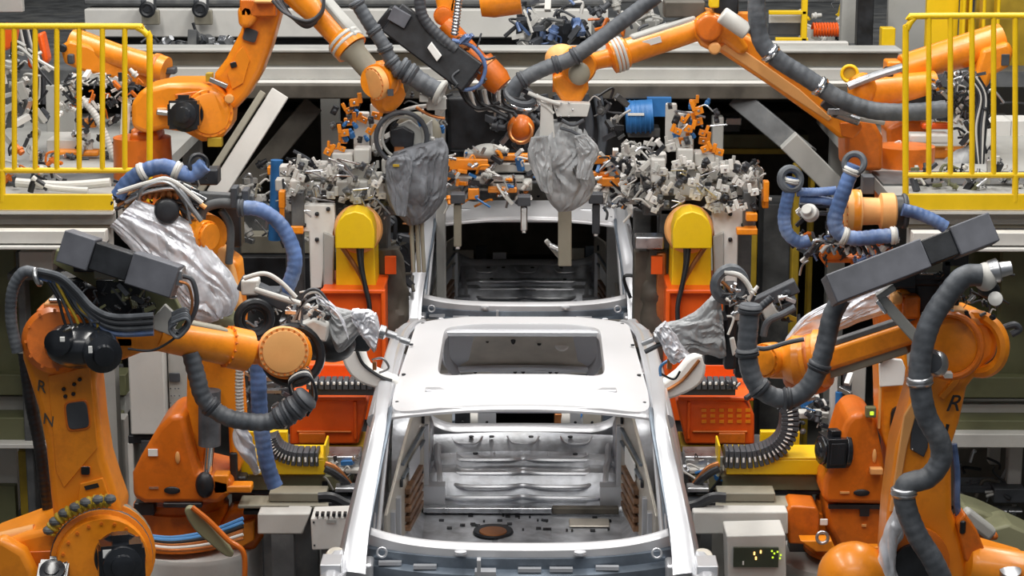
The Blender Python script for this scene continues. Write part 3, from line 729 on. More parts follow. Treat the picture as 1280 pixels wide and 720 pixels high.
# shoulder joint rings
c = P(128, 700, 9.72); ad = turn((0.28, -1, 0.05), 0)
B.drum('shoulder_housing', c - V(ad) * .22, c + V(ad) * .05, [(0, .245), (.2, .255), (.55, .255), (.56, .235), (.75, .235), (.76, .215), (1, .21)], bands=((.36, .258, .06, 'khaki'), (.66, .238, .03, 'grey_dark')), ring=(.99, .19, 20))
B.motor('shoulder_motor', 150, 697, 9.50, 30, ad, ln=1.4)
arm = B.plate('upper_arm', [(25, 418), (36, 402), (60, 392), (105, 398), (128, 425), (122, 455), (119, 480), (124, 530), (131, 575), (142, 610), (153, 640), (140, 668), (90, 672), (66, 655), (62, 620), (56, 560), (46, 510), (27, 450)], 9.78, 0.24, bevel=0.035)
mb = MB('orange').out([(60, 470), (112, 458), (122, 560), (80, 610), (70, 590)], 9.772, 0.02); rounded_panel(mb, 97, 519, 9.772, 31, 38, -0.13)
rounded_panel(mb, 107, 588, 9.775, 13, 12, 0, m='black')
mb.use('black')
for q in ((80, 486), (93, 480), (82, 495), (92, 492), (100, 474), (56, 448), (38, 428)): p = P(q[0], q[1], 9.77); mb.cyl(p, p - V((0, .012, 0)), .010, n=8)
mb.use('orange'); mb.out([(100, 605), (128, 598), (138, 628), (96, 632)], 9.765, .02); build('arm_cover', mb, B.r, bevel=0.006)
mb = MB('black'); mb.out([(105, 608), (122, 604), (124, 609), (107, 613)], 9.76, .004)
build('marking', mb, B.r); 
for ch, x, y in (('R', 53, 484), ('N', 62, 526)):
    text_part(ch, 'letter', B.r, P(x, y, 9.775), L(20, 9.8), V((1, 0, -.35)), V((.1, 0, 1)), m='brown_dark', bold=-.2)
# yellow greasy cable chain round the shoulder
path = PP([(62, 665), (75, 648), (95, 636), (115, 628), (138, 626)], 9.68); mb = MB('yellow_dull').tube(path, .030, n=10, corr=.12); mb.use('grey_dark')
for p in smooth_path(path, 3)[::2]: mb.ell(p + V((0, -.01, .012)), (.03, .03, .022), n=10, m=6)
build('cable_guard', mb, B.r)
# elbow
ce = P(92, 425, 9.8)
B.drum('elbow_housing', P(70, 425, 9.9), P(70, 425, 9.72), [(0, .15), (.8, .155), (1, .13)], 'orange_deep', ring=(1, .135, 12))
mb = MB('black_gloss'); mb.ell(P(98, 432, 9.66), (.155, .12, .105)); mb.lathe(P(125, 437, 9.62), (0.35, -1, 0), [(0, .09), (.10, .085), (.11, .05), (.14, .045)]); mb.lathe(P(80, 425, 9.62), (-.1, -1, .1), [(0, .07), (.10, .06), (.105, .03)])
mb.use('paper'); mb.box(P(113, 437, 9.48), (.016, .01, .03)); mb.box(P(78, 424, 9.5), (.02, .01, .02)); build('elbow_motor', mb, B.r, angle=50)
mb = MB('orange_pale'); mb.rbox(66, 383, 9.8, 24, 8, .12); mb.use('orange_deep'); mb.rbox(62, 393, 9.78, 34, 12, .15); mb.use('steel'); mb.rbox(70, 376, 9.8, 20, 5, .1); build('cable_clamp', mb, B.r, bevel=.008)
mb = MB('black')
for (x, y, w, h) in ((85, 360, 40, 26), (110, 372, 60, 34), (140, 390, 52, 30), (170, 392, 50, 26), (100, 402, 60, 26), (150, 412, 40, 20)): mb.rbox(x, y, 9.86 + (x % 7) * .01, w, h, .16)
mb.use('orange_deep'); mb.rbox(160, 366, 9.83, 12, 30, .1); mb.rbox(150, 428, 9.85, 40, 20, .12); build('elbow_gearbox', mb, B.r, bevel=.02)
# forearm
fy = 9.85
B.plate('forearm_root', [(128, 412), (200, 408), (215, 428), (200, 440), (175, 442), (150, 452), (128, 440)], fy, .18, 'orange', bevel=.02)
a, b = P(195, 416, fy + .05), P(286, 434, fy + .25)
B.drum('forearm', a, b, [(0, .075), (.05, .082), (.9, .088), (1, .088)], bands=((.5, .0835, .02, 'orange_deep'),))
mb = MB('khaki'); x, y, z = frame_of(b - a); mb.box(a.lerp(b, .5) + V((0, 0, .078)), (.09, .03, (b - a).length * .9), x, y, z); build('forearm_top', mb, B.r, bevel=.012)
a2, b2 = P(283, 433, fy + .24), P(312, 439, fy + .30)
B.drum('wrist_collar', a2, b2, [(0, .085), (.05, .10), (.9, .10), (1, .07)], ring=(.0, .094, 16))
B.drum('wrist_neck', b2 - V((.02, 0, 0)), P(336, 443, fy + .34), [(0, .065), (.6, .055), (1, .08)], 'orange')
wd = V((0.28, -1, 0.12)).normalized()
B.drum('wrist', P(357, 441, fy + .52), P(357, 441, fy + .30), [(0, .11), (.1, .128), (.5, .128), (.52, .118), (1, .118)], 'orange')
B.disk('wrist_cap', 355, 440, fy + .25, 32, wd, .07, 'orange_pale', 'orange_deep', 24)
mb = MB('black'); mb.torus(P(366, 444, fy + .47), wd, L(36, fy + .5), .022); mb.use('steel'); mb.torus(P(369, 445, fy + .52), wd, L(36, fy + .5), .012); build('wrist_ring', mb, B.r)
# long black two-tone box above the forearm
def rail_box(B, p0, p1, Y0, Y1, hpx, dep, cuts, tilt, name='rail_box'):
    a, b = P(*p0, Y0), P(*p1, Y1); h = L(hpx, Y0); x, y, z = frame_of(b - a, tilt)
    for (f0, f1, m, nm) in cuts:
        mb = MB(m); q0, q1 = a.lerp(b, f0), a.lerp(b, f1); k = 1.0 if nm == 'cover' else .86
        mb.box((q0 + q1) / 2, (h * k, dep * k, (q1 - q0).length), x, y, z); mb.use('black')
        build('rail_box_' + nm, mb, B.r, bevel=.006)
rail_box(B, (80, 306), (222, 352), 9.75, 9.72, 41, .16, ((0, .27, 'box_grey', 'cover'), (.27, .60, 'black', 'opening'), (.60, 1, 'box_grey', 'cover')), (0.0, -1, 0.15))
B.plate('rail_support', [(70, 312), (215, 366), (232, 400), (220, 420), (180, 405), (120, 360), (66, 330)], 9.86, .05, 'olive', bevel=.006)
mb = MB('black'); mb.rbox(104, 330, 9.80, 26, 22, .1); mb.rbox(150, 372, 9.82, 60, 44, .1); mb.use('khaki'); mb.rbox(133, 341, 9.78, 32, 16, .05); mb.use('steel'); mb.rbox(136, 334, 9.77, 6, 4, .02); mb.rbox(216, 372, 9.78, 10, 4, .02)
mb.rbox(222, 348, 9.70, 12, 20, .12); build('rail_slider', mb, B.r, bevel=.006)
mb = MB('grey_light'); mb.prism(PP([(190, 398), (206, 380), (225, 398), (214, 420), (192, 412)], 9.84), (0, .08, 0)); mb.use('black'); mb.rbox(180, 388, 9.80, 24, 12, .08); build('hose_clip', mb, B.r, bevel=.006)
# hoses
B.hose('main_hose', [(48, 343), (30, 340), (16, 362), (14, 400), (22, 440)], 9.70, 7.5, 'grey_hose', collars=(0.0,), corr=.02)
B.hose('lower_hose', [(30, 440), (38, 500), (50, 560), (58, 620), (64, 660)], 10.08, 8, 'black', corr=.02)
mb = MB('steel'); mb.torus(P(47, 346, 9.68), (1, 0, .3), .035, .012); build('hose_ring', mb, B.r)
for k, (m, off) in enumerate((('grey_hose', 0), ('charcoal', 7), ('grey_hose', 14), ('blue_hose', 21), ('charcoal', 3))):
    B.cable('hose_line', [(48, 338 + off * .35), (75, 345 + off * .5), (95, 362 + off * .7), (118, 386 + off * .8), (145, 396 + off), (192, 394 + off * 1.05)], 9.64 + .01 * k, 4.0, m)
B.cable('box_cable', [(222, 345), (240, 350), (246, 380), (236, 405)], 9.72, 3.2, 'charcoal'); B.cable('box_cable', [(224, 352), (236, 358), (240, 384), (230, 408)], 9.70, 1.8, 'copper')
for k in range(5): B.cable('cable_loop', [(215, 392 + k * 3), (232, 386 + k * 3), (236, 400 + k * 2), (222, 414 + k * 2), (212, 404 + k * 2), (220, 392 + k * 3)], 9.70 - .015 * k, 2.2, ('grey_hose', 'charcoal')[k % 2])
B.cable('loose_cable', [(160, 436), (190, 438), (215, 425), (222, 415)], 9.66, 1.6)
B.hose('gun_hose', [(238, 440), (246, 470), (256, 500), (285, 522), (330, 528), (352, 520)], 9.95, 11.5, 'grey_hose', collars=(0.48, 0.98), corr=.03)
B.hose('gun_hose_end', [(352, 520), (366, 512), (384, 496)], 9.98, 14, 'charcoal', collars=(0.3, .6, .9), corr=.05)
for k in range(6): B.cable('cable_coil', [(370 + k, 508), (362, 480 - k * 2), (385, 470 - k * 2), (396 - k, 495), (384, 520 - k * 2)], 10.05 + .02 * k, 1.7, ('black', 'charcoal', 'grey_light', 'black', 'copper', 'black')[k])

def gun(name, label, loc, parts):
    r = thing(name, label, 'welding gun', loc); return r
def clutter(root, name, x0, y0, x1, y1, Y, n, seed, ms=('black', 'steel', 'grey_light', 'charcoal'), size=(4, 12), dep=.25):
    """small fittings of a tool: each a bevelled block, valve, elbow or bolt-on plate"""
    rr = random.Random(seed)
    for i in range(n):
        px, py = rr.uniform(x0, x1), rr.uniform(y0, y1); Yi = Y + rr.uniform(0, dep); m = rr.choice(ms); mb = MB(m); c = P(px, py, Yi); s = L(rr.uniform(*size), Yi)
        k = rr.random(); d = V((rr.uniform(-1, 1), rr.uniform(-.6, .3), rr.uniform(-1, 1))).normalized()
        if k < .35: x, y, z = frame_of(d); mb.box(c, (s * .6, s * .5, s * 1.4), x, y, z); mb.use('steel'); mb.bolts(c + z * s * .7, z, s * .15, 3, s * .06, s * .05)
        elif k < .6: mb.lathe(c, d, [(0, s * .3), (s * .3, s * .3), (s * .32, s * .4), (s * .5, s * .4), (s * .52, s * .25), (s * 1.1, s * .22)], n=12)
        else:
            q = c + d * s * 1.4; mb.tube([c, c.lerp(q, .5) + V((rr.uniform(-1, 1), 0, rr.uniform(-.2, 1))) * s * .8, q + V((rr.uniform(-1, 1), 0, rr.uniform(-1, .5))) * s], s * .14, n=6, k=5)
        build(name if k < .35 else ('valve' if k < .6 else 'cable'), mb, root, bevel=(s * .06 if k < .35 else 0), seg=1)
def clutter_arm(B):
    clutter(B.r, 'fitting', 95, 345, 195, 400, 9.70, 46, 171, ms=('black', 'black', 'charcoal', 'grey_dark', 'olive'), size=(5, 13), dep=.12)
    clutter(B.r, 'fitting', 70, 405, 130, 430, 9.62, 16, 172, ms=('black', 'charcoal', 'grey_light', 'black'), size=(4, 10), dep=.06)
    for k in range(6): B.cable('cable', [(60 + 5 * k, 352), (72 + 6 * k, 372 + 3 * k), (80 + 8 * k, 400), (88 + 7 * k, 420)], 9.66, 2.0, ('black', 'charcoal', 'yellow_dull')[k % 3])
B1 = B
# gun held by R1
g = thing('welding_gun', 'welding gun under a crumpled silver cover, at the left edge of the nearest roof', 'welding gun', P(430, 430, 10.7))
build('fabric_cover', MB('fabric_mid').cover([((393, 366), (399, 382)), ((408, 374), (411, 412)), ((420, 384), (423, 441)), ((438, 388), (437, 432)), ((456, 387), (453, 416)), ((470, 396), (464, 434)), ((475, 410), (470, 438))], 10.5, .6, .09, 2.0), g)
build('cover_flap', MB('foil').cover([((392, 364), (402, 376)), ((404, 370), (416, 392)), ((420, 384), (428, 404)), ((430, 400), (436, 424))], 10.36, .5, .14, 5.0, folds=7), g)
build('cover_flap', MB('foil').cover([((440, 387), (440, 400)), ((458, 386), (448, 412)), ((470, 394), (454, 422)), ((475, 412), (468, 440))], 10.44, .5, .14, 7.0, folds=7), g)
mb = MB('black'); mb.ell(P(415, 430, 10.6), (.12, .12, .09)); mb.rbox(448, 428, 10.7, 30, 26, .12); build('gun_body', mb, g, bevel=.02)
mb = MB('grey_light'); mb.prism(PP([(372, 408), (392, 400), (410, 408), (408, 428), (384, 424)], 10.35), (0, .1, 0)); build('mounting_plate', mb, g, bevel=.01)
mb = MB('steel'); mb.tube(PP([(470, 412), (490, 420), (508, 426)], 10.7), .012); mb.lathe(P(474, 414, 10.7), V((1, 0, -.3)), [(0, .035), (.03, .035), (.04, .02), (.09, .018)]); mb.cyl(P(500, 424, 10.7), P(512, 428, 10.7), .018); build('electrode_arm', mb, g)
for k in range(4): build('cable', MB(('steel', 'black', 'grey_light', 'charcoal')[k]).tube(PP([(368 + 3 * k, 400), (380, 380 - 4 * k), (398, 372 - 3 * k), (416, 388)], 10.35), .008, n=6), g)
clutter(g, 'connector', 362, 372, 412, 402, 10.3, 34, 11, size=(4, 10), dep=.15)
mb = MB('steel'); mb.tube(PP([(465, 450), (478, 448), (486, 460), (474, 466)], 10.72), .006); mb.use('copper'); mb.rbox(468, 458, 10.7, 5, 10, .03); build('air_line', mb, g)
# frame carrying cables between R1 and R2 guns
clutter_arm(B1)
g2 = thing('tool_changer', 'dark tool changer bracket between the blue hose and the orange wrist, left side', 'tool bracket', P(340, 385, 10.9))
mb = MB('charcoal'); mb.beam(P(300, 352, 10.9), P(385, 392, 10.9), .10, .07); mb.rbox(330, 372, 10.88, 40, 18, .12); mb.use('grey_light'); mb.beam(P(318, 362, 10.8), P(388, 384, 10.8), .03, .03); mb.rbox(312, 360, 10.83, 22, 20, .1); mb.rbox(378, 398, 10.85, 30, 14, .1); build('bracket', mb, g2, bevel=.01)
mb = MB('grey_light'); mb.tube(PP([(305, 348), (330, 342), (350, 352), (370, 372)], 10.75), .012); build('handle_tube', mb, g2)
clutter(g2, 'fitting', 302, 375, 360, 420, 10.85, 26, 12, ms=('black', 'charcoal', 'grey_light', 'steel', 'black'))
mb = MB('black'); mb.torus(P(318, 398, 10.75), (0.3, -1, 0), .085, .02); mb.torus(P(318, 398, 10.8), (0.3, -1, 0), .06, .014); build('cable_ring', mb, g2)

# clamp arms hooked on the roof edges
for s, pts, pts2, lab in ((-1, [(428, 446), (444, 436), (454, 438), (462, 458), (484, 470), (498, 476), (494, 490), (470, 486), (448, 478), (434, 464)], [(446, 438), (454, 455), (474, 470), (490, 476)], 'white curved clamp arm holding the left roof edge of the nearest body'),
                     (1, [(879, 444), (862, 448), (846, 466), (822, 484), (816, 494), (822, 502), (848, 496), (874, 482), (882, 464)], [(874, 450), (856, 472), (840, 484), (822, 492)], 'white curved clamp arm holding the right roof edge of the nearest body')):
    c = P(pts[0][0], pts[0][1], 11.3); r = thing('roof_clamp', lab, 'clamp', c)
    build('jaw', MB('white').out(pts, 11.3, .10, curve=3), r, bevel=.015)
    build('seal', MB('black' if s < 0 else 'copper').tube(PP(pts2, 11.29), .009, n=6), r)

# ===== R2: second left robot
Y2 = 11.6
pedestal(246, 676, Y2 + .35, 84, 'white round pedestal under the second robot on the left')
B = Bot('orange robot on the white pedestal on the left, silver cover sheet over its raised arm', P(235, 668, Y2 + .35))
c = P(228, 668, Y2 + .35)
B.drum('base', c, c + V((0, 0, .24)), [(0, .34), (.08, .34), (.12, .27), (.8, .27), (.82, .25), (1, .25)], 'orange_deep', ring=(.1, .31, 14))
B.plate('base_flange', [(285, 640), (330, 636), (332, 668), (318, 688), (286, 690), (262, 680)], Y2 + .2, .3, 'orange_deep', bevel=.02)
B.plate('flange_bracket', [(288, 662), (318, 650), (318, 676), (296, 688)], Y2 + .12, .05, 'orange', bevel=.01)
B.plate('rotating_column', [(166, 622), (165, 592), (176, 570), (196, 536), (212, 520), (230, 518), (240, 560), (248, 590), (290, 600), (290, 616), (274, 630), (180, 630)], Y2, .42, 'orange_deep', bevel=.03)
mb = MB('black'); mb.ell(P(215, 613, Y2 - .005), (.045, .01, .022)); mb.use('paper'); mb.rbox(191, 566, Y2 - .012, 12, 9, .01); mb.use('steel'); mb.rbox(192, 610, Y2 - .008, 12, 2.5, .01)
mb.use('orange_pale'); mb.ell(P(222, 572, Y2 - .01), (.014, .01, .035)); build('column_mark', mb, B.r)
mb = MB('black'); mb.rbox(180, 637, Y2 + .05, 26, 16, .1); mb.rbox(228, 632, Y2 - .02, 50, 6, .05); build('column_gap', mb, B.r, bevel=.005)
B.plate('upper_arm', [(233, 470), (244, 440), (262, 410), (262, 330), (282, 318), (298, 330), (304, 400), (300, 480), (306, 560), (300, 590), (288, 596), (284, 520), (262, 500), (256, 560), (250, 590), (236, 592), (232, 540)], Y2 + .12, .22, 'orange', bevel=.025)
B.plate('arm_rib', [(268, 312), (280, 308), (292, 340), (302, 385), (290, 396), (276, 380)], Y2 + .02, .1, 'orange_pale', bevel=.015)
mb = MB('grey_hose'); mb.cyl(P(262, 488, Y2 + .05), P(262, 556, Y2 + .05), .062); mb.use('chrome'); mb.cyl(P(262, 556, Y2 + .05), P(258, 600, Y2 + .05), .028); mb.use('black'); mb.ell(P(256, 606, Y2 + .0), (.052, .05, .075)); build('balancer', mb, B.r)
mb = MB('orange'); mb.rbox(290, 612, Y2, 50, 10, .1); mb.rbox(276, 606, Y2, 20, 26, .1); mb.use('black'); mb.rbox(292, 590, Y2 + .1, 10, 50, .1); mb.rbox(285, 600, Y2 + .12, 46, 8, .1); build('lower_bracket', mb, B.r, bevel=.01)
B.disk('elbow_cap', 263, 296, Y2 - .15, 20, (0.85, -.6, 0), .12, 'orange', 'orange_deep', 14)
B.drum('elbow_housing', P(225, 290, Y2 + .25), P(262, 294, Y2), [(0, .12), (.5, .14), (1, .11)], 'orange')
build('forearm_cover', MB('foil').cover([((170, 249), (138, 282)), ((190, 257), (160, 305)), ((222, 272), (185, 335)), ((248, 289), (210, 360)), ((268, 318), (230, 385)), ((289, 345), (242, 398)), ((298, 370), (252, 402)), ((290, 392), (262, 403))], Y2 - .15, .55, .07, 3.0, folds=13, n=150, k=20), B.r, label='silver crumpled heat cover')
mb = MB('olive_light').bag(PP([(255, 400, Y2 - .1), (278, 396, Y2 - .1), (290, 408, Y2 - .1)], Y2), [(.04, .06), (.07, .09), (.03, .03)], .05, 4); build('cover_shadow_sleeve', mb, B.r, angle=180)
mb = MB('black'); mb.lathe(P(208, 262, Y2 - .1), (.2, -1, .1), [(0, .07), (.12, .065), (.13, .03)]); mb.rbox(290, 280, Y2 + .2, 22, 60, .15); mb.rbox(255, 222, Y2 + .1, 34, 20, .14); build('elbow_motor', mb, B.r, bevel=.01)
mb = MB('grey_dark'); mb.beam(P(238, 246, Y2), P(318, 250, Y2), .07, .06); mb.tube(PP([(250, 285), (254, 262), (275, 254), (300, 256)], Y2 - .05), .028); mb.tube(PP([(286, 330), (288, 285), (276, 262)], Y2), .022); mb.use('charcoal'); mb.rbox(292, 248, Y2 - .1, 8, 26, .12); mb.rbox(306, 250, Y2 - .1, 8, 24, .12); build('hose_bracket', mb, B.r, bevel=.006)
B.hose('blue_hose', [(148, 245), (160, 228), (180, 214), (205, 208), (228, 216), (240, 218), (256, 206)], Y2 - .1, 10, 'blue_hose', collars=(.32, .62), cm='grey_light', corr=.025)
mb = MB('black'); mb.torus(P(248, 205, Y2 - .1), (0.5, -1, .3), .05, .012); build('hose_mouth', mb, B.r)
B.hose('blue_hose', [(300, 260), (325, 262), (350, 280), (366, 310), (368, 335), (358, 362), (350, 376)], Y2 - .15, 9.5, 'blue_hose', corr=.02, collars=(.02,), cm='charcoal')
B.hose('blue_hose', [(322, 440), (323, 480), (326, 530), (334, 580), (344, 608)], Y2 - .25, 10.5, 'blue_hose', corr=.02)
B.hose('pale_hose', [(300, 450), (299, 490), (302, 530), (312, 570), (322, 592)], Y2 - .15, 5, 'grey_light', corr=.1)
mb = MB('foil').bag(PP([(300, 530), (308, 560), (320, 590)], Y2 - .2), [(.03, .03), (.05, .04), (.015, .015)], .15, 9); build('hose_sleeve', mb, B.r, angle=180)
rr = random.Random(5)
for k in range(34):
    x0 = rr.uniform(140, 175); m = rr.choice(['black', 'steel', 'grey_light', 'copper', 'orange_pale', 'charcoal', 'grey_dark'])
    B.cable('cable', [(x0, rr.uniform(240, 262)), (rr.uniform(180, 195), rr.uniform(224, 240)), (rr.uniform(205, 225), rr.uniform(222, 250)), (rr.uniform(228, 258), rr.uniform(235, 285))], Y2 - .1 + rr.uniform(-.1, .15), rr.choice([1.6, 2.2, 3]), m)
mb = MB('copper')
for k in range(8): p = P(180 + 8 * k, 242 + .25 * (k - 3) ** 2, Y2 - .14); mb.ell(p, (.022, .022, .03), n=10, m=6)
build('spring_coil', mb, B.r)
clutter(B.r, 'fitting', 140, 226, 262, 262, Y2 - .12, 60, 13, ms=('black', 'charcoal', 'grey_light', 'orange_deep', 'steel'), size=(4, 9), dep=.2)
clutter(B.r, 'fitting', 262, 425, 330, 520, Y2 + .3, 14, 14, ms=('black', 'steel', 'grey_light'), size=(5, 10), dep=.2)
for k, m in enumerate(('blue_cable', 'blue_cable', 'black', 'copper', 'white', 'copper')):
    B.cable('base_cable', [(176, 668 + 3 * k), (215, 672 + 3.2 * k), (262, 664 + 4 * k), (304, 648 + 5 * k)], Y2 - .12 - .01 * k, 2.6 if k < 3 else 2.2, m)
r = thing('guard_bar', 'leaning grey green guard bar with a rusty orange edge, in front of the left pedestal', 'guard bar', P(300, 722, Y2 - .3))
build('bar', MB('olive_light').out([(230, 640), (236, 634), (248, 640), (276, 672), (292, 694), (282, 696), (262, 680), (242, 662)], Y2 - .32, .05, curve=2), r, bevel=.01)
mb = MB('orange_deep').tube(PP([(240, 634), (262, 652), (285, 675), (304, 690), (306, 722)], Y2 - .34), .015); mb.tube([P(306, 722, Y2 - .34), V((P(306, 722, Y2 - .34).x, Y2 - .34, 0))], .015); build('edge_rod', mb, r)
# ===== R3: front right robot
YR = 9.75
B = Bot('orange robot at the front right marked R, thick grey hose looping down its arm', P(1150, 716, 9.95) - V((0, 0, 1.45)))
zb = P(1165, 720, 9.95)
mb = MB('orange'); mb.lathe((zb.x, zb.y + .1, .75), (0, 0, 1), [(0, .34), (.08, .34), (.1, .28), (.45, .26), (.47, .30), (.55, .30)], n=40); mb.use('orange_deep'); mb.bolts((zb.x, zb.y + .1, .83), (0, 0, 1), .31, 12, .015, .02)
build('base', mb, B.r, bevel=.01)
B.plate('rotating_column', [(1120, 690), (1180, 700), (1230, 700), (1300, 720), (1290, 800), (1110, 800)], 9.9, .4, bevel=.03)
mb = MB('orange'); mb.ell(P(1068, 722, 9.72), (.175, .17, .17)); mb.use('orange_deep'); mb.torus(P(1068, 722, 9.70), (.5, -1, .4), .13, .012); build('counterweight', mb, B.r)
B.drum('balancer_drum', P(1206, 706, 9.75), P(1310, 722, 9.75), [(0, .03), (.04, .085), (.12, .105), (1, .105)], 'orange')
mb = MB('steel'); mb.lathe(P(1262, 718, 9.66), (0, -.4, 1), [(0, .05), (.03, .05), (.035, .03)]); build('balancer_valve', mb, B.r)
mb = MB('orange_deep').out([(1196, 655), (1206, 642), (1222, 664), (1236, 700), (1226, 718), (1206, 700)], 9.72, .12); mb.use('black'); mb.rbox(1204, 660, 9.71, 8, 18, .02); build('shoulder_lug', mb, B.r, bevel=.015)
B.plate('upper_arm', [(1146, 470), (1152, 440), (1164, 405), (1186, 392), (1214, 392), (1240, 402), (1250, 424), (1246, 448), (1228, 462), (1210, 485), (1200, 530), (1190, 560), (1191, 640), (1204, 672), (1216, 720), (1205, 770), (1120, 770), (1106, 700), (1110, 640), (1120, 560), (1138, 500)], YR, .26, bevel=.035)
mb = MB('orange_pale').out([(1130, 520), (1142, 500), (1148, 440), (1154, 440), (1150, 500), (1134, 560), (1120, 640), (1112, 640)], YR - .015, .02)
mb.use('charcoal'); mb.out([(1142, 482), (1164, 480), (1160, 560), (1155, 572), (1138, 562)], YR - .012, .02); mb.use('steel'); mb.rbox(1141, 562, YR - .02, 3, 3, .01)
mb.use('orange'); mb.out([(1194, 448), (1204, 446), (1200, 478), (1180, 500), (1174, 496), (1190, 476)], YR - .02, .03)
build('arm_cover', mb, B.r, bevel=.006)
text_part('R', 'letter', B.r, P(1190, 505, YR - .04), L(30, YR), V((1, 0, .02)), V((0, 0, 1)), bold=.38, depth=.004)
mb = MB('black').out([(1183, 530), (1187, 531), (1184, 542), (1180, 544)], YR - .004, .01); build('marking', mb, B.r)
B.disk('elbow_cap', 1186, 432, YR - .02, 42, (-.35, -1, .05), .14, 'orange', 'orange_deep', 22)
mb = MB('orange_deep'); mb.torus(P(1186, 432, YR - .06), (-.35, -1, .05), .145, .016); mb.use('orange'); mb.torus(P(1222, 430, YR + .03), (-.8, -1, 0), .13, .03, n=36); mb.use('orange_pale'); mb.rbox(1228, 402, YR, 30, 8, .12); mb.rbox(1196, 392, YR - .06, 20, 8, .1); build('elbow_ring', mb, B.r)
mb = MB('steel'); mb.ell(P(1172, 455, YR - .22), (.05, .04, .06)); mb.use('charcoal'); mb.lathe(P(1166, 450, YR - .2), (-.3, -1, 0), [(0, .05), (.06, .045), (.065, .02)]); mb.use('grey_light'); mb.rbox(1186, 470, YR - .16, 10, 6, .05); build('elbow_sensor', mb, B.r)
B.plate('elbow_bracket', [(1118, 366), (1130, 360), (1150, 376), (1152, 400), (1158, 420), (1140, 420), (1120, 396)], YR + .1, .16, 'orange', bevel=.02)
mb = MB('orange_deep'); mb.rbox(1140, 385, YR + .05, 22, 30, .1); mb.use('orange_pale'); mb.rbox(1122, 375, YR + .02, 14, 14, .08); mb.use('black'); mb.rbox(1135, 360, YR + .12, 40, 26, .2); mb.rbox(1170, 372, YR + .1, 50, 40, .2); mb.rbox(1160, 350, YR + .08, 60, 18, .16); build('elbow_gearbox', mb, B.r, bevel=.015)
# forearm, rectangular section
a, b = P(1146, 412, YR + .12), P(1036, 448, YR + .32); x, y, z = frame_of(b - a)
mb = MB('orange'); mb.box((a + b) / 2, (.14, .105, (b - a).length), x, y, z); build('forearm', mb, B.r, bevel=.02, seg=3)
mb = MB('grey_dark'); mb.box((a + b) / 2 + V((0, 0, .07)), (.11, .03, (b - a).length * 1.02), x, y, z); mb.use('khaki'); mb.box((a + b) / 2 - V((0, -.02, .075)), (.12, .05, (b - a).length * .9), x, y, z); build('forearm_tray', mb, B.r, bevel=.006)
B.drum('wrist_collar', P(1036, 446, YR + .32), P(1003, 452, YR + .36), [(0, .09), (.1, .135), (.35, .14), (.4, .125), (.9, .12), (1, .10)], ring=(.08, .12, 16), bands=((.65, .125, .02, 'orange_deep'),))
B.drum('wrist_neck', P(1006, 450, YR + .36), P(962, 452, YR + .40), [(0, .115), (.3, .12), (.5, .10), (.6, .085), (1, .08)], 'orange')
B.disk('wrist_cap', 953, 451, YR + .32, 22, (-.75, -.85, .1), .10, 'orange', 'orange_deep', 14)
mb = MB('orange_deep').ell(P(1010, 474, YR + .40), (.12, .10, .075)); build('wrist_gear', mb, B.r)
B.cable('wrist_cable', [(930, 430), (955, 436), (985, 428), (1005, 424)], YR + .25, 3.2, 'charcoal')
rail_box(B, (1238, 286), (1036, 364), 9.7, 9.6, 38, .17, ((0, .24, 'box_grey', 'cover'), (.24, .42, 'black', 'opening'), (.42, 1, 'box_grey', 'cover')), (0, -1, .35))
mb = MB('black'); mb.rbox(1148, 338, 9.78, 80, 24, .12); mb.rbox(1196, 322, 9.78, 30, 22, .1); mb.rbox(1130, 350, 9.76, 30, 20, .1); mb.use('khaki'); mb.rbox(1164, 336, 9.74, 28, 16, .03); mb.use('steel'); mb.rbox(1164, 342, 9.735, 26, 2, .02); build('rail_support', mb, B.r, bevel=.01)
build('forearm_cover', MB('foil').cover([((984, 422), (980, 432)), ((1004, 396), (998, 428)), ((1040, 376), (1034, 418)), ((1075, 362), (1070, 404)), ((1105, 352), (1104, 392)), ((1122, 349), (1122, 376))], YR + .45, .4, .07, 21.0, folds=13), B.r, label='silver crumpled heat cover')
mb = MB('grey_paint'); mb.beam(P(1100, 372, YR - .05), P(1148, 425, YR - .05), .045, .05); mb.beam(P(1096, 372, YR - .05), P(1118, 358, YR - .05), .045, .03); mb.use('chrome'); mb.beam(P(1096, 376, YR - .08), P(1108, 392, YR - .08), .02, .02); build('hose_support', mb, B.r, bevel=.006)
B.hose('main_hose', [(1226, 344), (1205, 346), (1185, 368), (1164, 400), (1152, 440), (1150, 480), (1158, 520), (1174, 550), (1176, 575), (1160, 597), (1133, 606), (1132, 632), (1146, 668), (1166, 700), (1180, 730)], YR - .28, 14, 'grey_hose', collars=(.355, .745), cm='steel', corr=.012, n=18)
mb = MB('grey_light'); mb.ell(P(1232, 346, YR - .2), (.055, .06, .065)); mb.use('steel'); mb.lathe(P(1236, 340, YR - .2), (1, 0, .2), [(0, .05), (.04, .055), (.05, .035), (.1, .03)]); mb.use('black'); mb.ell(P(1236, 362, YR - .16), (.05, .05, .04)); build('hose_elbow', mb, B.r)
clutter(B.r, 'fitting', 1180, 352, 1250, 398, YR - .1, 30, 31, ms=('black', 'black', 'charcoal', 'steel', 'grey_light', 'grey_dark'), size=(4, 11), dep=.18)
clutter(B.r, 'fitting', 1170, 340, 1250, 380, YR - .02, 40, 131, ms=('black', 'black', 'charcoal', 'grey_dark'), size=(5, 12), dep=.1)
mb = MB('white'); mb.lathe(P(1244, 374, YR - .2), (-.2, -1, .3), [(0, .03), (.04, .032), (.05, .01)]); mb.use('charcoal'); mb.tube(PP([(1254, 410), (1268, 406), (1274, 412), (1264, 418)], YR), .016); build('connector', mb, B.r)
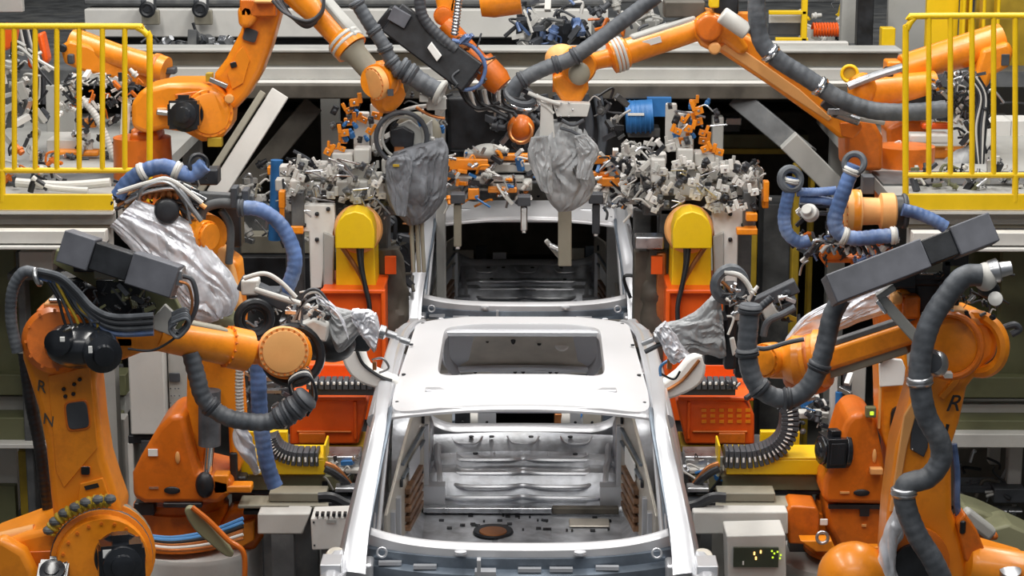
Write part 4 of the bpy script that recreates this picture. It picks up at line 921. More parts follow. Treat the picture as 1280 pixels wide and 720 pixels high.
mb = MB('foil').bag(PP([(1130, 622), (1122, 655), (1112, 690), (1112, 735)], YR - .1), [(.035, .035), (.05, .05), (.04, .04), (.06, .06)], .13, 23); build('hose_sleeve', mb, B.r)
mb = MB('orange_deep'); mb.lathe(P(1140, 700, YR - .03), FD, [(0, .17), (.03, .17), (.035, .14)]); mb.use('black'); mb.lathe(P(1142, 704, YR - .06), FD, [(0, .1), (.03, .1), (.03, .02)]); build('shoulder_ring', mb, B.r)
B.cable('blue_line', [(1192, 555), (1196, 590), (1196, 630), (1200, 650)], YR + .05, 4.5, 'blue_hose')
B.hose('gun_hose', [(1052, 372), (1040, 395), (1033, 425), (1024, 458), (1010, 484), (988, 498), (962, 494), (942, 475), (934, 440), (936, 405), (938, 380)], YR + .02, 12.5, 'grey_hose', collars=(.30, .52, .66, .80, .97), corr=.015, n=16)
B.hose('pipe_line', [(935, 400), (950, 385), (965, 372)], YR + .1, 5, 'charcoal')
# gun held by R3
g = thing('welding_gun', 'welding gun under a crumpled grey cover, at the right edge of the nearest roof', 'welding gun', P(870, 420, 10.7))
build('fabric_cover', MB('fabric_mid').cover([((899, 362), (908, 450)), ((888, 372), (899, 447)), ((872, 388), (884, 444)), ((856, 397), (868, 440)), ((840, 401), (852, 446)), ((828, 404), (840, 449)), ((820, 414), (832, 438))], 10.5, .5, .08, 32), g)
build('cover_flap', MB('foil').cover([((832, 402), (818, 414)), ((842, 416), (824, 426)), ((850, 430), (832, 446)), ((862, 442), (840, 456))], 10.42, .35, .12, 35, folds=7), g)
mb = MB('black'); mb.rbox(914, 410, 10.45, 16, 110, .12); mb.rbox(900, 440, 10.6, 40, 36, .14); mb.rbox(926, 440, 10.5, 14, 70, .1); build('gun_body', mb, g, bevel=.015)
mb = MB('grey_light'); mb.rbox(922, 392, 10.42, 8, 18, .05); mb.out([(912, 424), (918, 422), (922, 440), (916, 446)], 10.40, .03); build('mounting_plate', mb, g, bevel=.006)
mb = MB('steel'); mb.tube(PP([(826, 420), (812, 426), (802, 430)], 10.66), .014); mb.lathe(P(826, 420, 10.66), V((-1, 0, -.3)), [(0, .03), (.03, .03), (.04, .02)]); mb.use('charcoal'); mb.cyl(P(830, 428, 10.66), P(806, 440, 10.66), .012); build('electrode_arm', mb, g)
mb = MB('grey_hose'); mb.torus(P(912, 356, 10.4), (.25, -1, 0), .075, .026, n=36); mb.torus(P(912, 352, 10.46), (.25, -1, 0), .07, .02); build('hose_loop', mb, g)
mb = MB('grey_light'); mb.tube(PP([(905, 340), (925, 345), (938, 362), (936, 378)], 10.38), .014); mb.use('copper'); mb.tube(PP([(902, 352), (912, 362), (920, 380)], 10.36), .008); build('air_line', mb, g)
clutter(g, 'connector', 902, 360, 944, 400, 10.25, 26, 33, ms=('black', 'charcoal', 'grey_light', 'steel', 'black'), dep=.12)
mb = MB('blue_cable'); mb.tube(PP([(826, 470), (826, 458), (838, 450), (850, 452)], 10.7), .008, n=6); mb.use('copper'); mb.rbox(837, 455, 10.68, 6, 14, .03); mb.use('black'); mb.tube(PP([(824, 466), (842, 474), (850, 464)], 10.7), .006, n=6); build('cable', mb, g)
clutter(g, 'fitting', 905, 452, 950, 500, 10.45, 12, 37, ms=('black', 'charcoal', 'steel'), dep=.12)
g2 = thing('tool_changer', 'dark tool changer bracket left of the white heat sheet, right side', 'tool bracket', P(965, 380, 10.7))
mb = MB('charcoal'); mb.beam(P(942, 382, 10.6), P(996, 356, 10.6), .07, .07); mb.beam(P(950, 396, 10.6), P(992, 378, 10.6), .05, .04); mb.use('grey_light'); mb.prism(PP([(950, 384), (964, 376), (976, 396), (958, 404)], 10.55), (0, .08, 0)); mb.use('black'); mb.rbox(986, 388, 10.62, 20, 30, .1); build('bracket', mb, g2, bevel=.008)
mb = MB('grey_hose'); mb.tube(PP([(954, 420), (960, 402), (980, 392), (994, 384)], 10.5), .018); build('cable', mb, g2)
clutter(g2, 'fitting', 955, 366, 1000, 400, 10.52, 20, 38, ms=('black', 'grey_light', 'steel', 'charcoal', 'yellow_dull'), dep=.1)

# ===== R4: second right robot
pedestal(1050, 693, Y2 + .35, 84, 'white round pedestal under the second robot on the right', m='grey_light')
B = Bot('orange robot behind the front right one, white plate on its arm, spool on top', P(1065, 688, Y2 + .35))
c = P(1070, 686, Y2 + .35)
B.drum('base', c, c + V((0, 0, .30)), [(0, .30), (.08, .30), (.12, .26), (.8, .25), (.82, .24), (1, .24)], 'orange_deep', ring=(.1, .28, 14))
B.plate('base_box', [(984, 638), (990, 632), (1020, 634), (1024, 640), (1024, 682), (986, 680)], Y2 - .05, .22, 'orange_deep', bevel=.012)
mb = MB('orange'); mb.out([(1000, 676), (1040, 676), (1046, 690), (1020, 690)], Y2 - .2, .1); mb.use('steel'); mb.torus(P(1028, 672, Y2 - .25), (0, -1, .2), .03, .01); mb.use('paper'); mb.rbox(1030, 653, Y2 - .06, 10, 9, .01); mb.use('orange'); mb.rbox(1098, 686, Y2 - .1, 26, 5, .06); build('base_fitting', mb, B.r, bevel=.006)
B.plate('base_front', [(1032, 632), (1112, 632), (1112, 686), (1050, 688), (1034, 660)], Y2 + .02, .4, 'orange_deep', bevel=.03)
B.plate('rotating_column', [(1028, 620), (1029, 602), (1044, 570), (1056, 530), (1066, 518), (1080, 516), (1094, 524), (1102, 560), (1108, 600), (1112, 632), (1032, 630)], Y2, .42, 'orange_deep', bevel=.03)
mb = MB('black'); mb.ell(P(1077, 616, Y2 - .005), (.045, .01, .02)); mb.rbox(1072, 634, Y2 + .0, 74, 5, .03); mb.rbox(1081, 640, Y2 + .0, 12, 12, .03); mb.use('paper'); mb.rbox(1061, 570, Y2 - .012, 11, 9, .01); mb.use('orange_pale'); mb.ell(P(1093, 570, Y2 - .005), (.012, .01, .04)); mb.rbox(1056, 616, Y2 - .008, 12, 2.5, .01); mb.rbox(1080, 657, Y2 + .012, 6, 3, .01)
build('column_mark', mb, B.r)
B.motor('column_motor', 1052, 562, Y2 + .05, 22, (-1, -.25, .05), ln=1.5, label=False)
B.plate('upper_arm', [(1094, 436), (1104, 430), (1134, 436), (1136, 470), (1138, 560), (1124, 600), (1112, 604), (1108, 560), (1100, 540), (1098, 470)], Y2 + .03, .24, 'orange', bevel=.03)
mb = MB('black').out([(1113, 530), (1116, 512), (1124, 510), (1126, 520), (1116, 600), (1112, 600)], Y2 + .01, .03, curve=2); build('arm_slot', mb, B.r)
mb = MB('paper').out([(1099, 456), (1106, 448), (1128, 450), (1132, 460), (1130, 482), (1100, 484)], Y2 - .03, .03); build('white_plate', mb, B.r, bevel=.006, label='white plate')
mb = MB('olive'); mb.rbox(1089, 516, Y2 - .05, 13, 13, .05); mb.use('glow_green'); mb.rbox(1090, 517, Y2 - .055, 5, 5, .01); mb.use('orange_pale'); mb.rbox(1096, 590, Y2 - .05, 16, 8, .05); mb.rbox(1100, 508, Y2 - .02, 3, 60, .03); build('status_box', mb, B.r, bevel=.004)
B.plate('arm_link', [(1094, 300), (1112, 296), (1126, 340), (1132, 440), (1100, 440), (1094, 380)], Y2 + .1, .2, 'orange_deep', bevel=.02)
mb = MB('black'); mb.beam(P(1096, 450, Y2 - .05), P(1120, 432, Y2 - .05), .05, .05); build('cable_stop', mb, B.r, bevel=.01)
ax = V((1, -.12, 0.0))
B.drum('spool', P(1056, 264, Y2), P(1120, 264, Y2), [(0, .05), (.02, .105), (.10, .115), (.30, .115), (.33, .075), (.66, .072), (.70, .098), (.95, .098), (1, .08)], 'orange_pale', bands=((.2, .117, .04, 'orange'),), ring=(.0, .09, 14))
mb = MB('black'); mb.cyl(P(1118, 264, Y2), P(1134, 264, Y2), .085); mb.use('charcoal'); mb.torus(P(1130, 264, Y2), (1, 0, 0), .085, .012); build('spool_end', mb, B.r)
B.hose('blue_hose', [(1068, 206), (1060, 225), (1050, 252), (1043, 276), (1050, 292), (1070, 298), (1095, 296), (1122, 294)], Y2 - .25, 9.5, 'blue_hose', collars=(.08, .62, .97), cm='grey_light', corr=.025, n=16)
B.hose('blue_hose', [(1128, 262), (1145, 266), (1165, 274), (1182, 284)], Y2 - .1, 8, 'blue_hose', corr=.02)
B.hose('blue_hose', [(990, 222), (985, 245), (980, 272), (985, 292), (1000, 303), (1012, 300)], Y2 - .2, 8, 'blue_hose', collars=(.05,), cm='grey_light', corr=.02)
B.hose('blue_hose', [(996, 240), (1020, 240), (1045, 238)], Y2 - .18, 5.5, 'blue_hose', corr=.02); B.hose('blue_hose', [(1000, 248), (1024, 250), (1050, 254)], Y2 - .16, 5.5, 'blue_hose', corr=.02)
mb = MB('grey_hose'); mb.torus(P(988, 224, Y2 - .2), (.3, -1, .3), .055, .022); mb.torus(P(1068, 204, Y2 - .25), (-.3, -1, .4), .05, .018); build('hose_mouth', mb, B.r)
mb = MB('charcoal'); mb.rbox(1025, 258, Y2 - .1, 50, 5, .06); mb.rbox(1028, 268, Y2 - .1, 44, 4, .06); mb.rbox(1086, 232, Y2 + .05, 14, 22, .1); mb.use('grey_light'); mb.rbox(1030, 250, Y2 - .12, 56, 3, .04); mb.lathe(P(1014, 268, Y2 - .2), (-.5, -1, .6), [(0, .045), (.05, .045), (.06, .03), (.09, .028)]); build('hose_bracket', mb, B.r, bevel=.004)
clutter(B.r, 'fitting', 1000, 288, 1120, 330, Y2 - .12, 90, 41, ms=('black', 'charcoal', 'steel', 'grey_light', 'black', 'orange_deep', 'blue_hose'), size=(5, 12), dep=.2)
clutter(B.r, 'fitting', 996, 240, 1050, 300, Y2 - .08, 34, 42, ms=('black', 'charcoal', 'steel', 'grey_light'), size=(5, 10), dep=.2)
for k in range(8): B.cable('cable', [(1010 + 8 * k, 315), (1020 + 8 * k, 300 + 3 * (k % 3)), (1036 + 8 * k, 306), (1044 + 8 * k, 318)], Y2 - .2, 2.4, ('steel', 'black', 'grey_light', 'charcoal')[k % 4])
B.cable('thin_cable', [(992, 310), (978, 290), (980, 268), (990, 256)], Y2 - .15, 2, 'black')
mb = MB('orange_deep'); mb.rbox(1040, 316, Y2 + .02, 26, 18, .1); mb.rbox(1058, 325, Y2 + .04, 60, 8, .1); build('wrist_housing', mb, B.r, bevel=.01)
# ------------------------------------------------------------------ robots on the upper level
# ===== R5 upper left
Y5 = 14.2
B = Bot('upper left orange robot with a black motor, its arm rising past the yellow railing', P(185, 232, Y5 + .2) - V((0, 0, .0)))
c = P(180, 238, Y5 + .25)
B.drum('base', c - V((0, 0, .14)), c + V((0, 0, .36)), [(0, .25), (.1, .25), (.14, .2), (1, .19)], 'orange_deep', ring=(.1, .22, 14))
mb = MB('orange_deep'); mb.rbox(180, 196, Y5 + .1, 36, 60, .3); build('column_foot', mb, B.r, bevel=.03)
B.plate('rotating_column', [(164, 160), (163, 130), (176, 112), (210, 104), (250, 104), (274, 114), (288, 138), (286, 160), (276, 176), (252, 178), (230, 166), (205, 162), (180, 168)], Y5, .42, bevel=.035)
mb = MB('orange_deep').out([(218, 118), (246, 114), (262, 124), (240, 122), (222, 128)], Y5 - .01, .03); mb.use('orange_pale'); mb.rbox(202, 138, Y5 - .02, 12, 6, .04); mb.use('yellow_dull'); mb.rbox(268, 178, Y5 - .02, 18, 12, .08); mb.use('steel'); mb.cyl(P(196, 140, Y5 - .03), P(214, 142, Y5 - .03), .02); build('column_rib', mb, B.r, bevel=.006)
B.disk('shoulder_ring', 262, 142, Y5 - .02, 30, (.3, -1, .1), .08, 'orange', 'orange_deep', 16)
B.motor('shoulder_motor', 232, 143, Y5 - .08, 20, (.0, -1, .1), ln=1.2)
B.plate('upper_arm', [(268, 92), (282, 74), (300, 40), (308, 10), (312, -20), (352, -20), (349, 20), (338, 60), (326, 92), (310, 120), (292, 140), (278, 128), (284, 112), (266, 104)], Y5 + .12, .3, bevel=.04)
mb = MB('orange').out([(284, 92), (296, 66), (304, 58), (312, 76), (304, 104), (290, 112)], Y5 + .105, .03); rounded_panel(mb, 292, 81, Y5 + .10, 9, 8, -.3, m='black'); rounded_panel(mb, 313, 44, Y5 + .11, 20, 18, .3, m='charcoal')
mb.use('yellow_dull'); mb.rbox(261, 97, Y5 + .05, 8, 10, .08); mb.use('steel'); mb.beam(P(262, 99, Y5), P(284, 108, Y5), .04, .03); mb.use('orange_pale'); mb.lathe(P(287, 123, Y5), FD, [(0, .03), (.03, .03), (.035, .015)]); build('arm_cover', mb, B.r, bevel=.006)
B.plate('elbow_housing', [(296, 12), (304, 4), (316, 6), (322, 22), (312, 36), (298, 34)], Y5 + .02, .2, 'orange', bevel=.03)
mb = MB('orange_deep'); mb.rbox(322, 10, Y5 + .02, 44, 22, .2); mb.use('orange_pale'); mb.rbox(330, 2, Y5 - .05, 26, 5, .1); build('elbow_block', mb, B.r, bevel=.015)
a, b = P(366, -22, Y5 + .1), P(440, 62, Y5 - .1)
B.drum('forearm', a, b, [(0, .13), (.25, .115), (.5, .09), (.8, .085), (.83, .11), (1, .115)], 'orange', bands=((.86, .118, .02, 'grey_light'), (.92, .118, .02, 'grey_light')))
x, y, z = frame_of(b - a); mb = MB('grey_paint'); mb.box(a.lerp(b, .55) + V((.07, -.03, .05)), (.11, .05, (b - a).length * .75), x, y, z); build('forearm_top', mb, B.r, bevel=.015)
a2, b2 = P(440, 62, Y5 - .1), P(462, 88, Y5 - .15)
B.drum('wrist_neck', a2, b2, [(0, .10), (.2, .075), (1, .07)], 'khaki')
B.drum('wrist', P(492, 96, Y5), P(470, 102, Y5 - .25), [(0, .09), (.2, .12), (.7, .125), (.72, .115), (1, .11)], 'orange')
B.disk('wrist_cap', 466, 105, Y5 - .27, 21, (-.75, -.65, -.12), .05, 'orange_pale', 'orange_deep', 16)
B.drum('wrist_gear', P(478, 112, Y5 - .1), P(492, 124, Y5 - .18), [(0, .08), (.3, .12), (.8, .12), (1, .09)], 'orange'); mb = MB('brown_dark'); mb.ell(P(500, 106, Y5 - .1), (.06, .06, .07)); mb.use('charcoal'); mb.rbox(488, 116, Y5 - .33, 7, 8, .03); build('flange', mb, B.r)
for k in range(5): B.cable('loop_cable', [(340 + 3 * k, 0), (356 + 2 * k, 16 + k), (384, 26 + 2 * k), (402, 14 + k), (405, -6)], Y5 - .2 + .03 * k, 2.0, ('charcoal', 'black', 'grey_hose', 'charcoal', 'black')[k])
B.hose('gun_hose', [(446, 4), (462, 30), (478, 54), (488, 74), (500, 88)], Y5 - .25, 8.5, 'grey_hose', collars=(.02, .35, .6, .8, .97), corr=.02, cm='grey_hose')
B.hose('gun_hose_end', [(500, 84), (516, 95), (532, 106), (548, 114)], Y5 - .25, 12, 'grey_hose', collars=(.1, .3), corr=.03, cm='grey_hose')
mb = MB('grey_paint'); mb.torus(P(550, 116, Y5 - .25), (1, -.2, -.5), .07, .02); mb.rbox(545, 130, Y5 - .2, 24, 16, .1); mb.rbox(530, 123, Y5 - .25, 12, 10, .08); build('hose_clamp', mb, B.r, bevel=.008)
# gun under R5
g = thing('welding_gun', 'hanging welding gun in a dark grey fabric cover, a round cable ring above it', 'welding gun', P(520, 150, Y5))
build('fabric_cover', MB('fabric_grey').cover([((492, 190), (556, 172)), ((484, 206), (563, 192)), ((483, 232), (561, 220)), ((489, 256), (557, 244)), ((500, 272), (546, 263)), ((510, 282), (530, 278))], Y5 - .15, .7, .08, 51, folds=14), g)
build('cover_flap', MB('fabric_grey').cover([((484, 198), (508, 192)), ((480, 214), (516, 208)), ((484, 240), (512, 238)), ((494, 268), (508, 270))], Y5 - .34, .5, .10, 53, folds=8), g)
mb = MB('khaki'); mb.ell(P(522, 168, Y5), (.16, .07, .15)); mb.use('grey_paint'); mb.prism(PP([(494, 158), (512, 150), (526, 160), (540, 150), (542, 192), (500, 196)], Y5 - .08), (0, .06, 0)); mb.use('black'); mb.out([(487, 162), (504, 158), (518, 166), (516, 188), (496, 190), (488, 178)], Y5 - .12, .05); build('gun_body', mb, g, bevel=.01)
mb = MB('charcoal'); mb.torus(P(502, 172, Y5 - .15), (.15, -1, 0), .165, .016, n=40); mb.use('grey_paint'); mb.torus(P(504, 172, Y5 - .12), (.15, -1, 0), .135, .010, n=40); build('cable_ring', mb, g)
mb = MB('grey_light'); mb.tube(PP([(478, 156), (496, 142), (520, 134), (545, 132)], Y5 - .1), .014); mb.tube(PP([(486, 146), (480, 160), (478, 170)], Y5 - .12), .012); mb.use('copper'); mb.tube(PP([(520, 134), (538, 144), (556, 148)], Y5 - .12), .01); mb.rbox(499, 189, Y5 - .14, 12, 10, .03); build('air_line', mb, g)
mb = MB('khaki')
for x in (514, 521, 527): mb.tube(PP([(x, 272), (x + 1, 300), (x + 3, 340)], Y5 - .1), .014, n=8)
build('electrode_arm', mb, g)
clutter(g, 'fitting', 470, 215, 498, 270, Y5 + .1, 22, 55, ms=('black', 'charcoal', 'grey_light', 'grey_dark', 'olive'), dep=.2, size=(5, 11))
clutter(g, 'fitting', 486, 120, 556, 176, Y5 - .12, 34, 56, ms=('black', 'charcoal', 'grey_light', 'blue', 'grey_dark'), dep=.2, size=(5, 10))
mb = MB('yellow_dull').rbox(495, 207, Y5 - .40, 8, 3, .01); build('label_patch', mb, g)

# ===== R6 upper right
Y6 = 14.2
B = Bot('upper right orange robot with a long dark hose lying along its slanting arm', P(1085, 235, Y6 + .2))
c = P(1130, 236, Y6 + .8)
B.drum('base', c - V((0, 0, .14)), c + V((0, 0, .3)), [(0, .25), (.1, .25), (.14, .2), (1, .2)], 'orange_deep', ring=(.1, .22, 14))
B.plate('rotating_column', [(1056, 160), (1072, 146), (1092, 150), (1104, 172), (1104, 214), (1058, 214)], Y6 + .3, .4, 'orange_deep', bevel=.03)
B.plate('upper_arm', [(894, 62), (890, 46), (902, 34), (926, 40), (962, 58), (1034, 104), (1080, 154), (1072, 172), (1050, 174), (1024, 152), (960, 106), (912, 74)], Y6, .3, 'orange', bevel=.03)
mb = MB('orange_pale').out([(900, 60), (912, 50), (1000, 112), (1040, 148), (1036, 152), (990, 122)], Y6 - .012, .02); mb.use('orange_deep'); mb.out([(1050, 154), (1076, 152), (1078, 160), (1066, 174), (1052, 170)], Y6 - .012, .02); mb.out([(966, 70), (1030, 110), (1022, 118), (960, 80)], Y6 - .01, .02); build('arm_cover', mb, B.r, bevel=.006)
B.plate('elbow_housing', [(868, 24), (884, 14), (906, 20), (922, 36), (938, 62), (926, 70), (902, 52), (892, 66), (876, 58), (868, 44)], Y6 - .05, .34, 'orange', bevel=.03)
mb = MB('orange_deep'); mb.lathe(P(886, 34, Y6 - .05), FD, [(0, .09), (.06, .085), (.065, .05)]); mb.use('orange_pale'); mb.lathe(P(893, 60, Y6 - .06), FD, [(0, .04), (.04, .04), (.045, .015)]); mb.use('brown_dark'); mb.rbox(856, 12, Y6, 50, 20, .2); mb.use('black'); mb.rbox(908, 6, Y6, 30, 24, .2); build('elbow_gearbox', mb, B.r, bevel=.012)
mb = MB('grey_light'); mb.cyl(P(902, 18, Y6 - .2), P(934, 40, Y6 - .2), .055); mb.use('orange'); mb.rbox(930, 22, Y6 + .1, 26, 12, .1); mb.use('yellow'); mb.rbox(893, 4, Y6 - .1, 12, 12, .1); build('elbow_motor', mb, B.r, bevel=.01)
a, b = P(876, 34, Y6 + .05), P(762, 72, Y6 - .05)
B.drum('forearm', a, b, [(0, .09), (.1, .08), (.8, .085), (.82, .10), (.98, .11), (1, .07)], 'orange', bands=((.86, .113, .018, 'grey_light'), (.90, .114, .018, 'grey_light'), (.94, .114, .018, 'grey_light')))
x, y, z = frame_of(b - a); mb = MB('grey_paint'); mb.box(a.lerp(b, .42) + V((-.0, 0, .075)), (.10, .045, (b - a).length * .7), x, y, z); build('forearm_top', mb, B.r, bevel=.015)
mb = MB('white'); mb.box(P(815, 52, Y6 - .085), (.12, .01, .04), V((1, 0, .3)), (0, 1, 0)); build('arm_label', mb, B.r, label='white sticker')
B.drum('wrist_neck', P(762, 72, Y6 - .05), P(730, 80, Y6 - .1), [(0, .06), (.5, .055), (1, .07)], 'orange')
B.drum('wrist', P(724, 84, Y6 - .22), P(718, 78, Y6 + .06), [(0, .10), (.1, .115), (.8, .115), (1, .10)], 'orange')
B.plate('wrist_fork', [(708, 92), (734, 84), (736, 112), (726, 130), (704, 130), (692, 112), (690, 96)], Y6 - .2, .22, 'orange', bevel=.03)
mb = MB('khaki').ell(P(724, 92, Y6 - .24), (.07, .05, .075)); mb.use('orange_pale'); mb.ell(P(702, 74, Y6), (.11, .1, .10)); mb.use('orange_deep'); mb.rbox(700, 100, Y6 - .1, 18, 30, .1); build('wrist_gear', mb, B.r)
B.hose('main_hose', [(640, 118), (650, 102), (680, 86), (712, 74), (745, 52), (790, 18), (822, -6)], Y6 - .3, 9.5, 'grey_hose', collars=(.2, .42, .55), cm='charcoal', corr=.012, n=16)
mb = MB('charcoal'); mb.torus(P(650, 120, Y6 - .3), (.3, -.5, 1), .09, .022); mb.use('chrome'); mb.torus(P(652, 125, Y6 - .3), (.3, -.5, 1), .105, .012); build('hose_mouth', mb, B.r)
B.hose('arm_hose', [(946, -12), (946, 20), (952, 52), (972, 74), (1010, 98), (1046, 122), (1090, 138), (1140, 140), (1182, 136)], Y6 - .22, 11, 'grey_hose', collars=(.34, .555), cm='chrome', corr=.012, n=16)
mb = MB('steel')
mb.cyl(P(1040, 140, Y6 - .1), P(1074, 152, Y6 - .1), .03); mb.rbox(1050, 140, Y6 - .15, 30, 8, .06); mb.use('charcoal'); mb.cyl(P(1030, 126, Y6 - .1), P(1048, 142, Y6 - .1), .04); mb.use('grey_light'); mb.cyl(P(1070, 146, Y6 - .05), P(1106, 152, Y6 - .05), .025); build('balancer', mb, B.r, bevel=.006)
g = thing('welding_gun', 'hanging welding gun in a light grey fabric cover over the middle of the rear body', 'welding gun', P(704, 140, Y6))
build('fabric_cover', MB('fabric_mid').cover([((677, 152), (724, 150)), ((666, 172), (736, 170)), ((663, 192), (744, 188)), ((667, 212), (740, 208)), ((677, 232), (744, 228)), ((685, 250), (735, 250)), ((697, 264), (716, 263))], Y6 - .2, .7, .08, 61, folds=14), g)
build('cover_flap', MB('fabric_mid').cover([((664, 172), (684, 170)), ((660, 194), (688, 194)), ((666, 216), (690, 222)), ((676, 238), (692, 244))], Y6 - .36, .5, .12, 62, folds=8), g)
build('cover_flap', MB('fabric_mid').cover([((716, 170), (734, 168)), ((720, 182), (749, 187)), ((722, 200), (742, 206)), ((720, 222), (736, 224))], Y6 - .36, .5, .12, 63, folds=8), g)
mb = MB('grey_light'); mb.prism(PP([(676, 128), (690, 128), (694, 172), (674, 178)], Y6 - .3), (0, .1, 0)); mb.prism(PP([(690, 128), (738, 130), (734, 146), (696, 146)], Y6 - .3), (0, .12, 0)); mb.use('steel'); mb.bolts(P(706, 137, Y6 - .31), FD, .05, 6, .008, .01); mb.use('black'); mb.prism(PP([(696, 146), (732, 148), (728, 174), (700, 172)], Y6 - .25), (0, .2, 0)); build('gun_body', mb, g, bevel=.012)
mb = MB('grey_light'); mb.tube(PP([(660, 116), (680, 124), (700, 130)], Y6 - .32), .014); mb.tube(PP([(666, 122), (684, 134), (692, 142)], Y6 - .3), .011); mb.use('charcoal'); mb.tube(PP([(702, 150), (716, 156), (730, 150)], Y6 - .34), .012); mb.tube(PP([(700, 160), (714, 164), (726, 170)], Y6 - .34), .01); build('air_line', mb, g)
mb = MB('khaki'); mb.beam(P(706, 262, Y6 + .2), P(706, 332, Y6 + .2), .09, .06); mb.use('grey_paint'); mb.beam(P(682, 300, Y6 + .25), P(704, 326, Y6 + .25), .04, .03); mb.use('steel'); mb.beam(P(686, 306, Y6 + .2), P(700, 312, Y6 + .2), .05, .03); build('electrode_arm', mb, g, bevel=.008)
clutter(g, 'fitting', 740, 120, 778, 178, Y6 + .2, 20, 66, ms=('black', 'charcoal', 'black', 'grey_dark', 'grey_light'), size=(6, 14))
for (x, y0, y1, w) in ((655, 258, 288, 9), (745, 255, 292, 10), (572, 255, 308, 10)):
    c = P(x, y0, Y6 + .6); r = thing('hanging_rod', {655: 'short steel rod hanging over the middle of the rear body', 745: 'dark steel rod hanging right of the light grey gun', 572: 'khaki rod hanging left over the rear body'}[x], 'tool rod', c)
    build('rod', MB({655: 'steel', 745: 'charcoal', 572: 'khaki'}[x]).beam(c, P(x, y1, Y6 + .6), L(w, Y6), .05), r, bevel=.008)
    mb = MB('charcoal'); mb.rbox(x, y0 - 6, Y6 + .55, w * 1.8, 12, .12); mb.use('steel'); mb.rbox(x, y1, Y6 + .58, w * .6, 8, .04); build('holder', mb, r, bevel=.006)

# ===== R9 top centre
Y9 = 15.6
B = Bot('orange robot at the top centre behind the large black cable box', P(610, 150, Y9 + .3))
mb = MB('black'); a, b = P(492, 22, Y9 - .2), P(592, 98, Y9 - .3); x, y, z = frame_of(b - a, (0, -1, .1)); mb.box((a + b) / 2, (L(42, Y9), .22, (b - a).length), x, y, z); mb.prism(PP([(470, 30), (486, 10), (500, 14), (488, 46)], Y9 - .25), (0, .2, 0)); build('cable_box', mb, B.r, bevel=.012, label='large black cable box')
mb = MB('box_grey'); mb.prism(PP([(484, 24), (492, 8), (514, 20), (505, 36)], Y9 - .36), (0, .1, 0)); mb.use('paper'); mb.prism(PP([(534, 60), (539, 53), (552, 70), (546, 77)], Y9 - .42), (0, .06, 0)); build('box_plate', mb, B.r, bevel=.004)
B.plate('upper_arm', [(540, -20), (576, -20), (570, 12), (562, 40), (572, 58), (556, 56), (550, 30)], Y9, .25, 'orange', bevel=.03)
B.disk('elbow_cap', 554, 20, Y9 - .02, 12, FD, .06, 'orange_deep', 'orange', 10)
a, b = P(556, 30, Y9), P(628, 108, Y9 - .1)
B.drum('forearm', a, b, [(0, .07), (.6, .065), (.62, .10), (.9, .10), (1, .08)], 'orange_deep', bands=((.7, .102, .02, 'copper'),))
B.drum('forearm_tube', P(600, 3, Y9 - .1), P(650, -4, Y9 - .1), [(0, .10), (.3, .12), (1, .12)], 'orange')
B.hose('arm_hose', [(524, -10), (528, 20), (548, 44), (570, 62)], Y9 - .35, 7, 'charcoal', corr=.03); B.hose('silver_hose', [(574, -8), (571, 20), (568, 44)], Y9 - .3, 4.5, 'steel', corr=.12)
B.cable('blue_loop', [(565, 50), (590, 58), (606, 80), (600, 105), (580, 112), (570, 100)], Y9 - .35, 2.5, 'blue_hose')
clutter(B.r, 'fitting', 560, 48, 604, 112, Y9 - .4, 34, 71, ms=('black', 'charcoal', 'grey_hose', 'blue_hose', 'copper', 'black'), size=(5, 12))
mb = MB('orange_deep'); mb.ell(P(651, 160, Y9 + .3), (.10, .1, .10)); mb.use('copper'); mb.torus(P(651, 165, Y9 + .22), (0, -1, .4), .08, .015); build('wrist', mb, B.r)
for k in range(10): B.cable('cable', [(575 + 6 * k, 112), (585 + 5 * k, 128 + 4 * (k % 3)), (600 + 5 * k, 136), (625 + 3 * k, 128 + 6 * (k % 4))], Y9 + .1 * (k % 3), 2.5, ('black', 'charcoal', 'grey_light')[k % 3])
B.plate('tool_block', [(558, 122), (640, 116), (668, 124), (672, 190), (560, 190)], Y9 + .5, .4, 'black', bevel=.03)

# ===== R7, R8 behind the railings
Y7 = 15.6
B = Bot('orange robot far left behind the yellow railing, its arm pointing right', P(60, 225, Y7 + .2))
B.drum('forearm', P(92, 54, Y7), P(208, 88, Y7 - .2), [(0, .11), (.2, .10), (.5, .085), (.85, .085), (.87, .10), (1, .095)], 'orange', bands=((.9, .102, .03, 'orange_deep'),))
B.plate('upper_arm', [(74, 58), (86, 50), (110, 56), (150, 76), (190, 96), (206, 112), (190, 112), (140, 98), (104, 90), (80, 80)], Y7 - .15, .16, 'orange', bevel=.025)
mb = MB('charcoal'); mb.rbox(212, 89, Y7 - .2, 14, 8, .1); mb.rbox(88, 74, Y7 - .2, 8, 12, .05); mb.use('black'); mb.lathe(P(79, 60, Y7 - .17), FD, [(0, .03), (.03, .03)]); build('wrist', mb, B.r, bevel=.01)
mb = MB('orange_red'); mb.out([(34, 50), (52, 40), (60, 76), (48, 92), (34, 84)], Y7 + .1, .15); mb.out([(0, 30), (20, 34), (16, 60), (0, 66)], Y7 + .1, .15); build('column', mb, B.r, bevel=.02)
for k in range(6): B.cable('cable', [(25 + 3 * k, 30), (32 + 3 * k, 60), (44 + 2 * k, 90), (40 + 3 * k, 130)], Y7 - .05, 2.5, ('grey_light', 'black', 'charcoal')[k % 3])
B.hose('pale_hose', [(104, 125), (118, 142), (130, 165), (140, 190), (150, 205)], Y7 - .4, 4.5, 'grey_light', corr=.05); B.hose('white_pipe', [(158, 130), (156, 160), (154, 190)], Y7 - .35, 6, 'white', corr=.0)
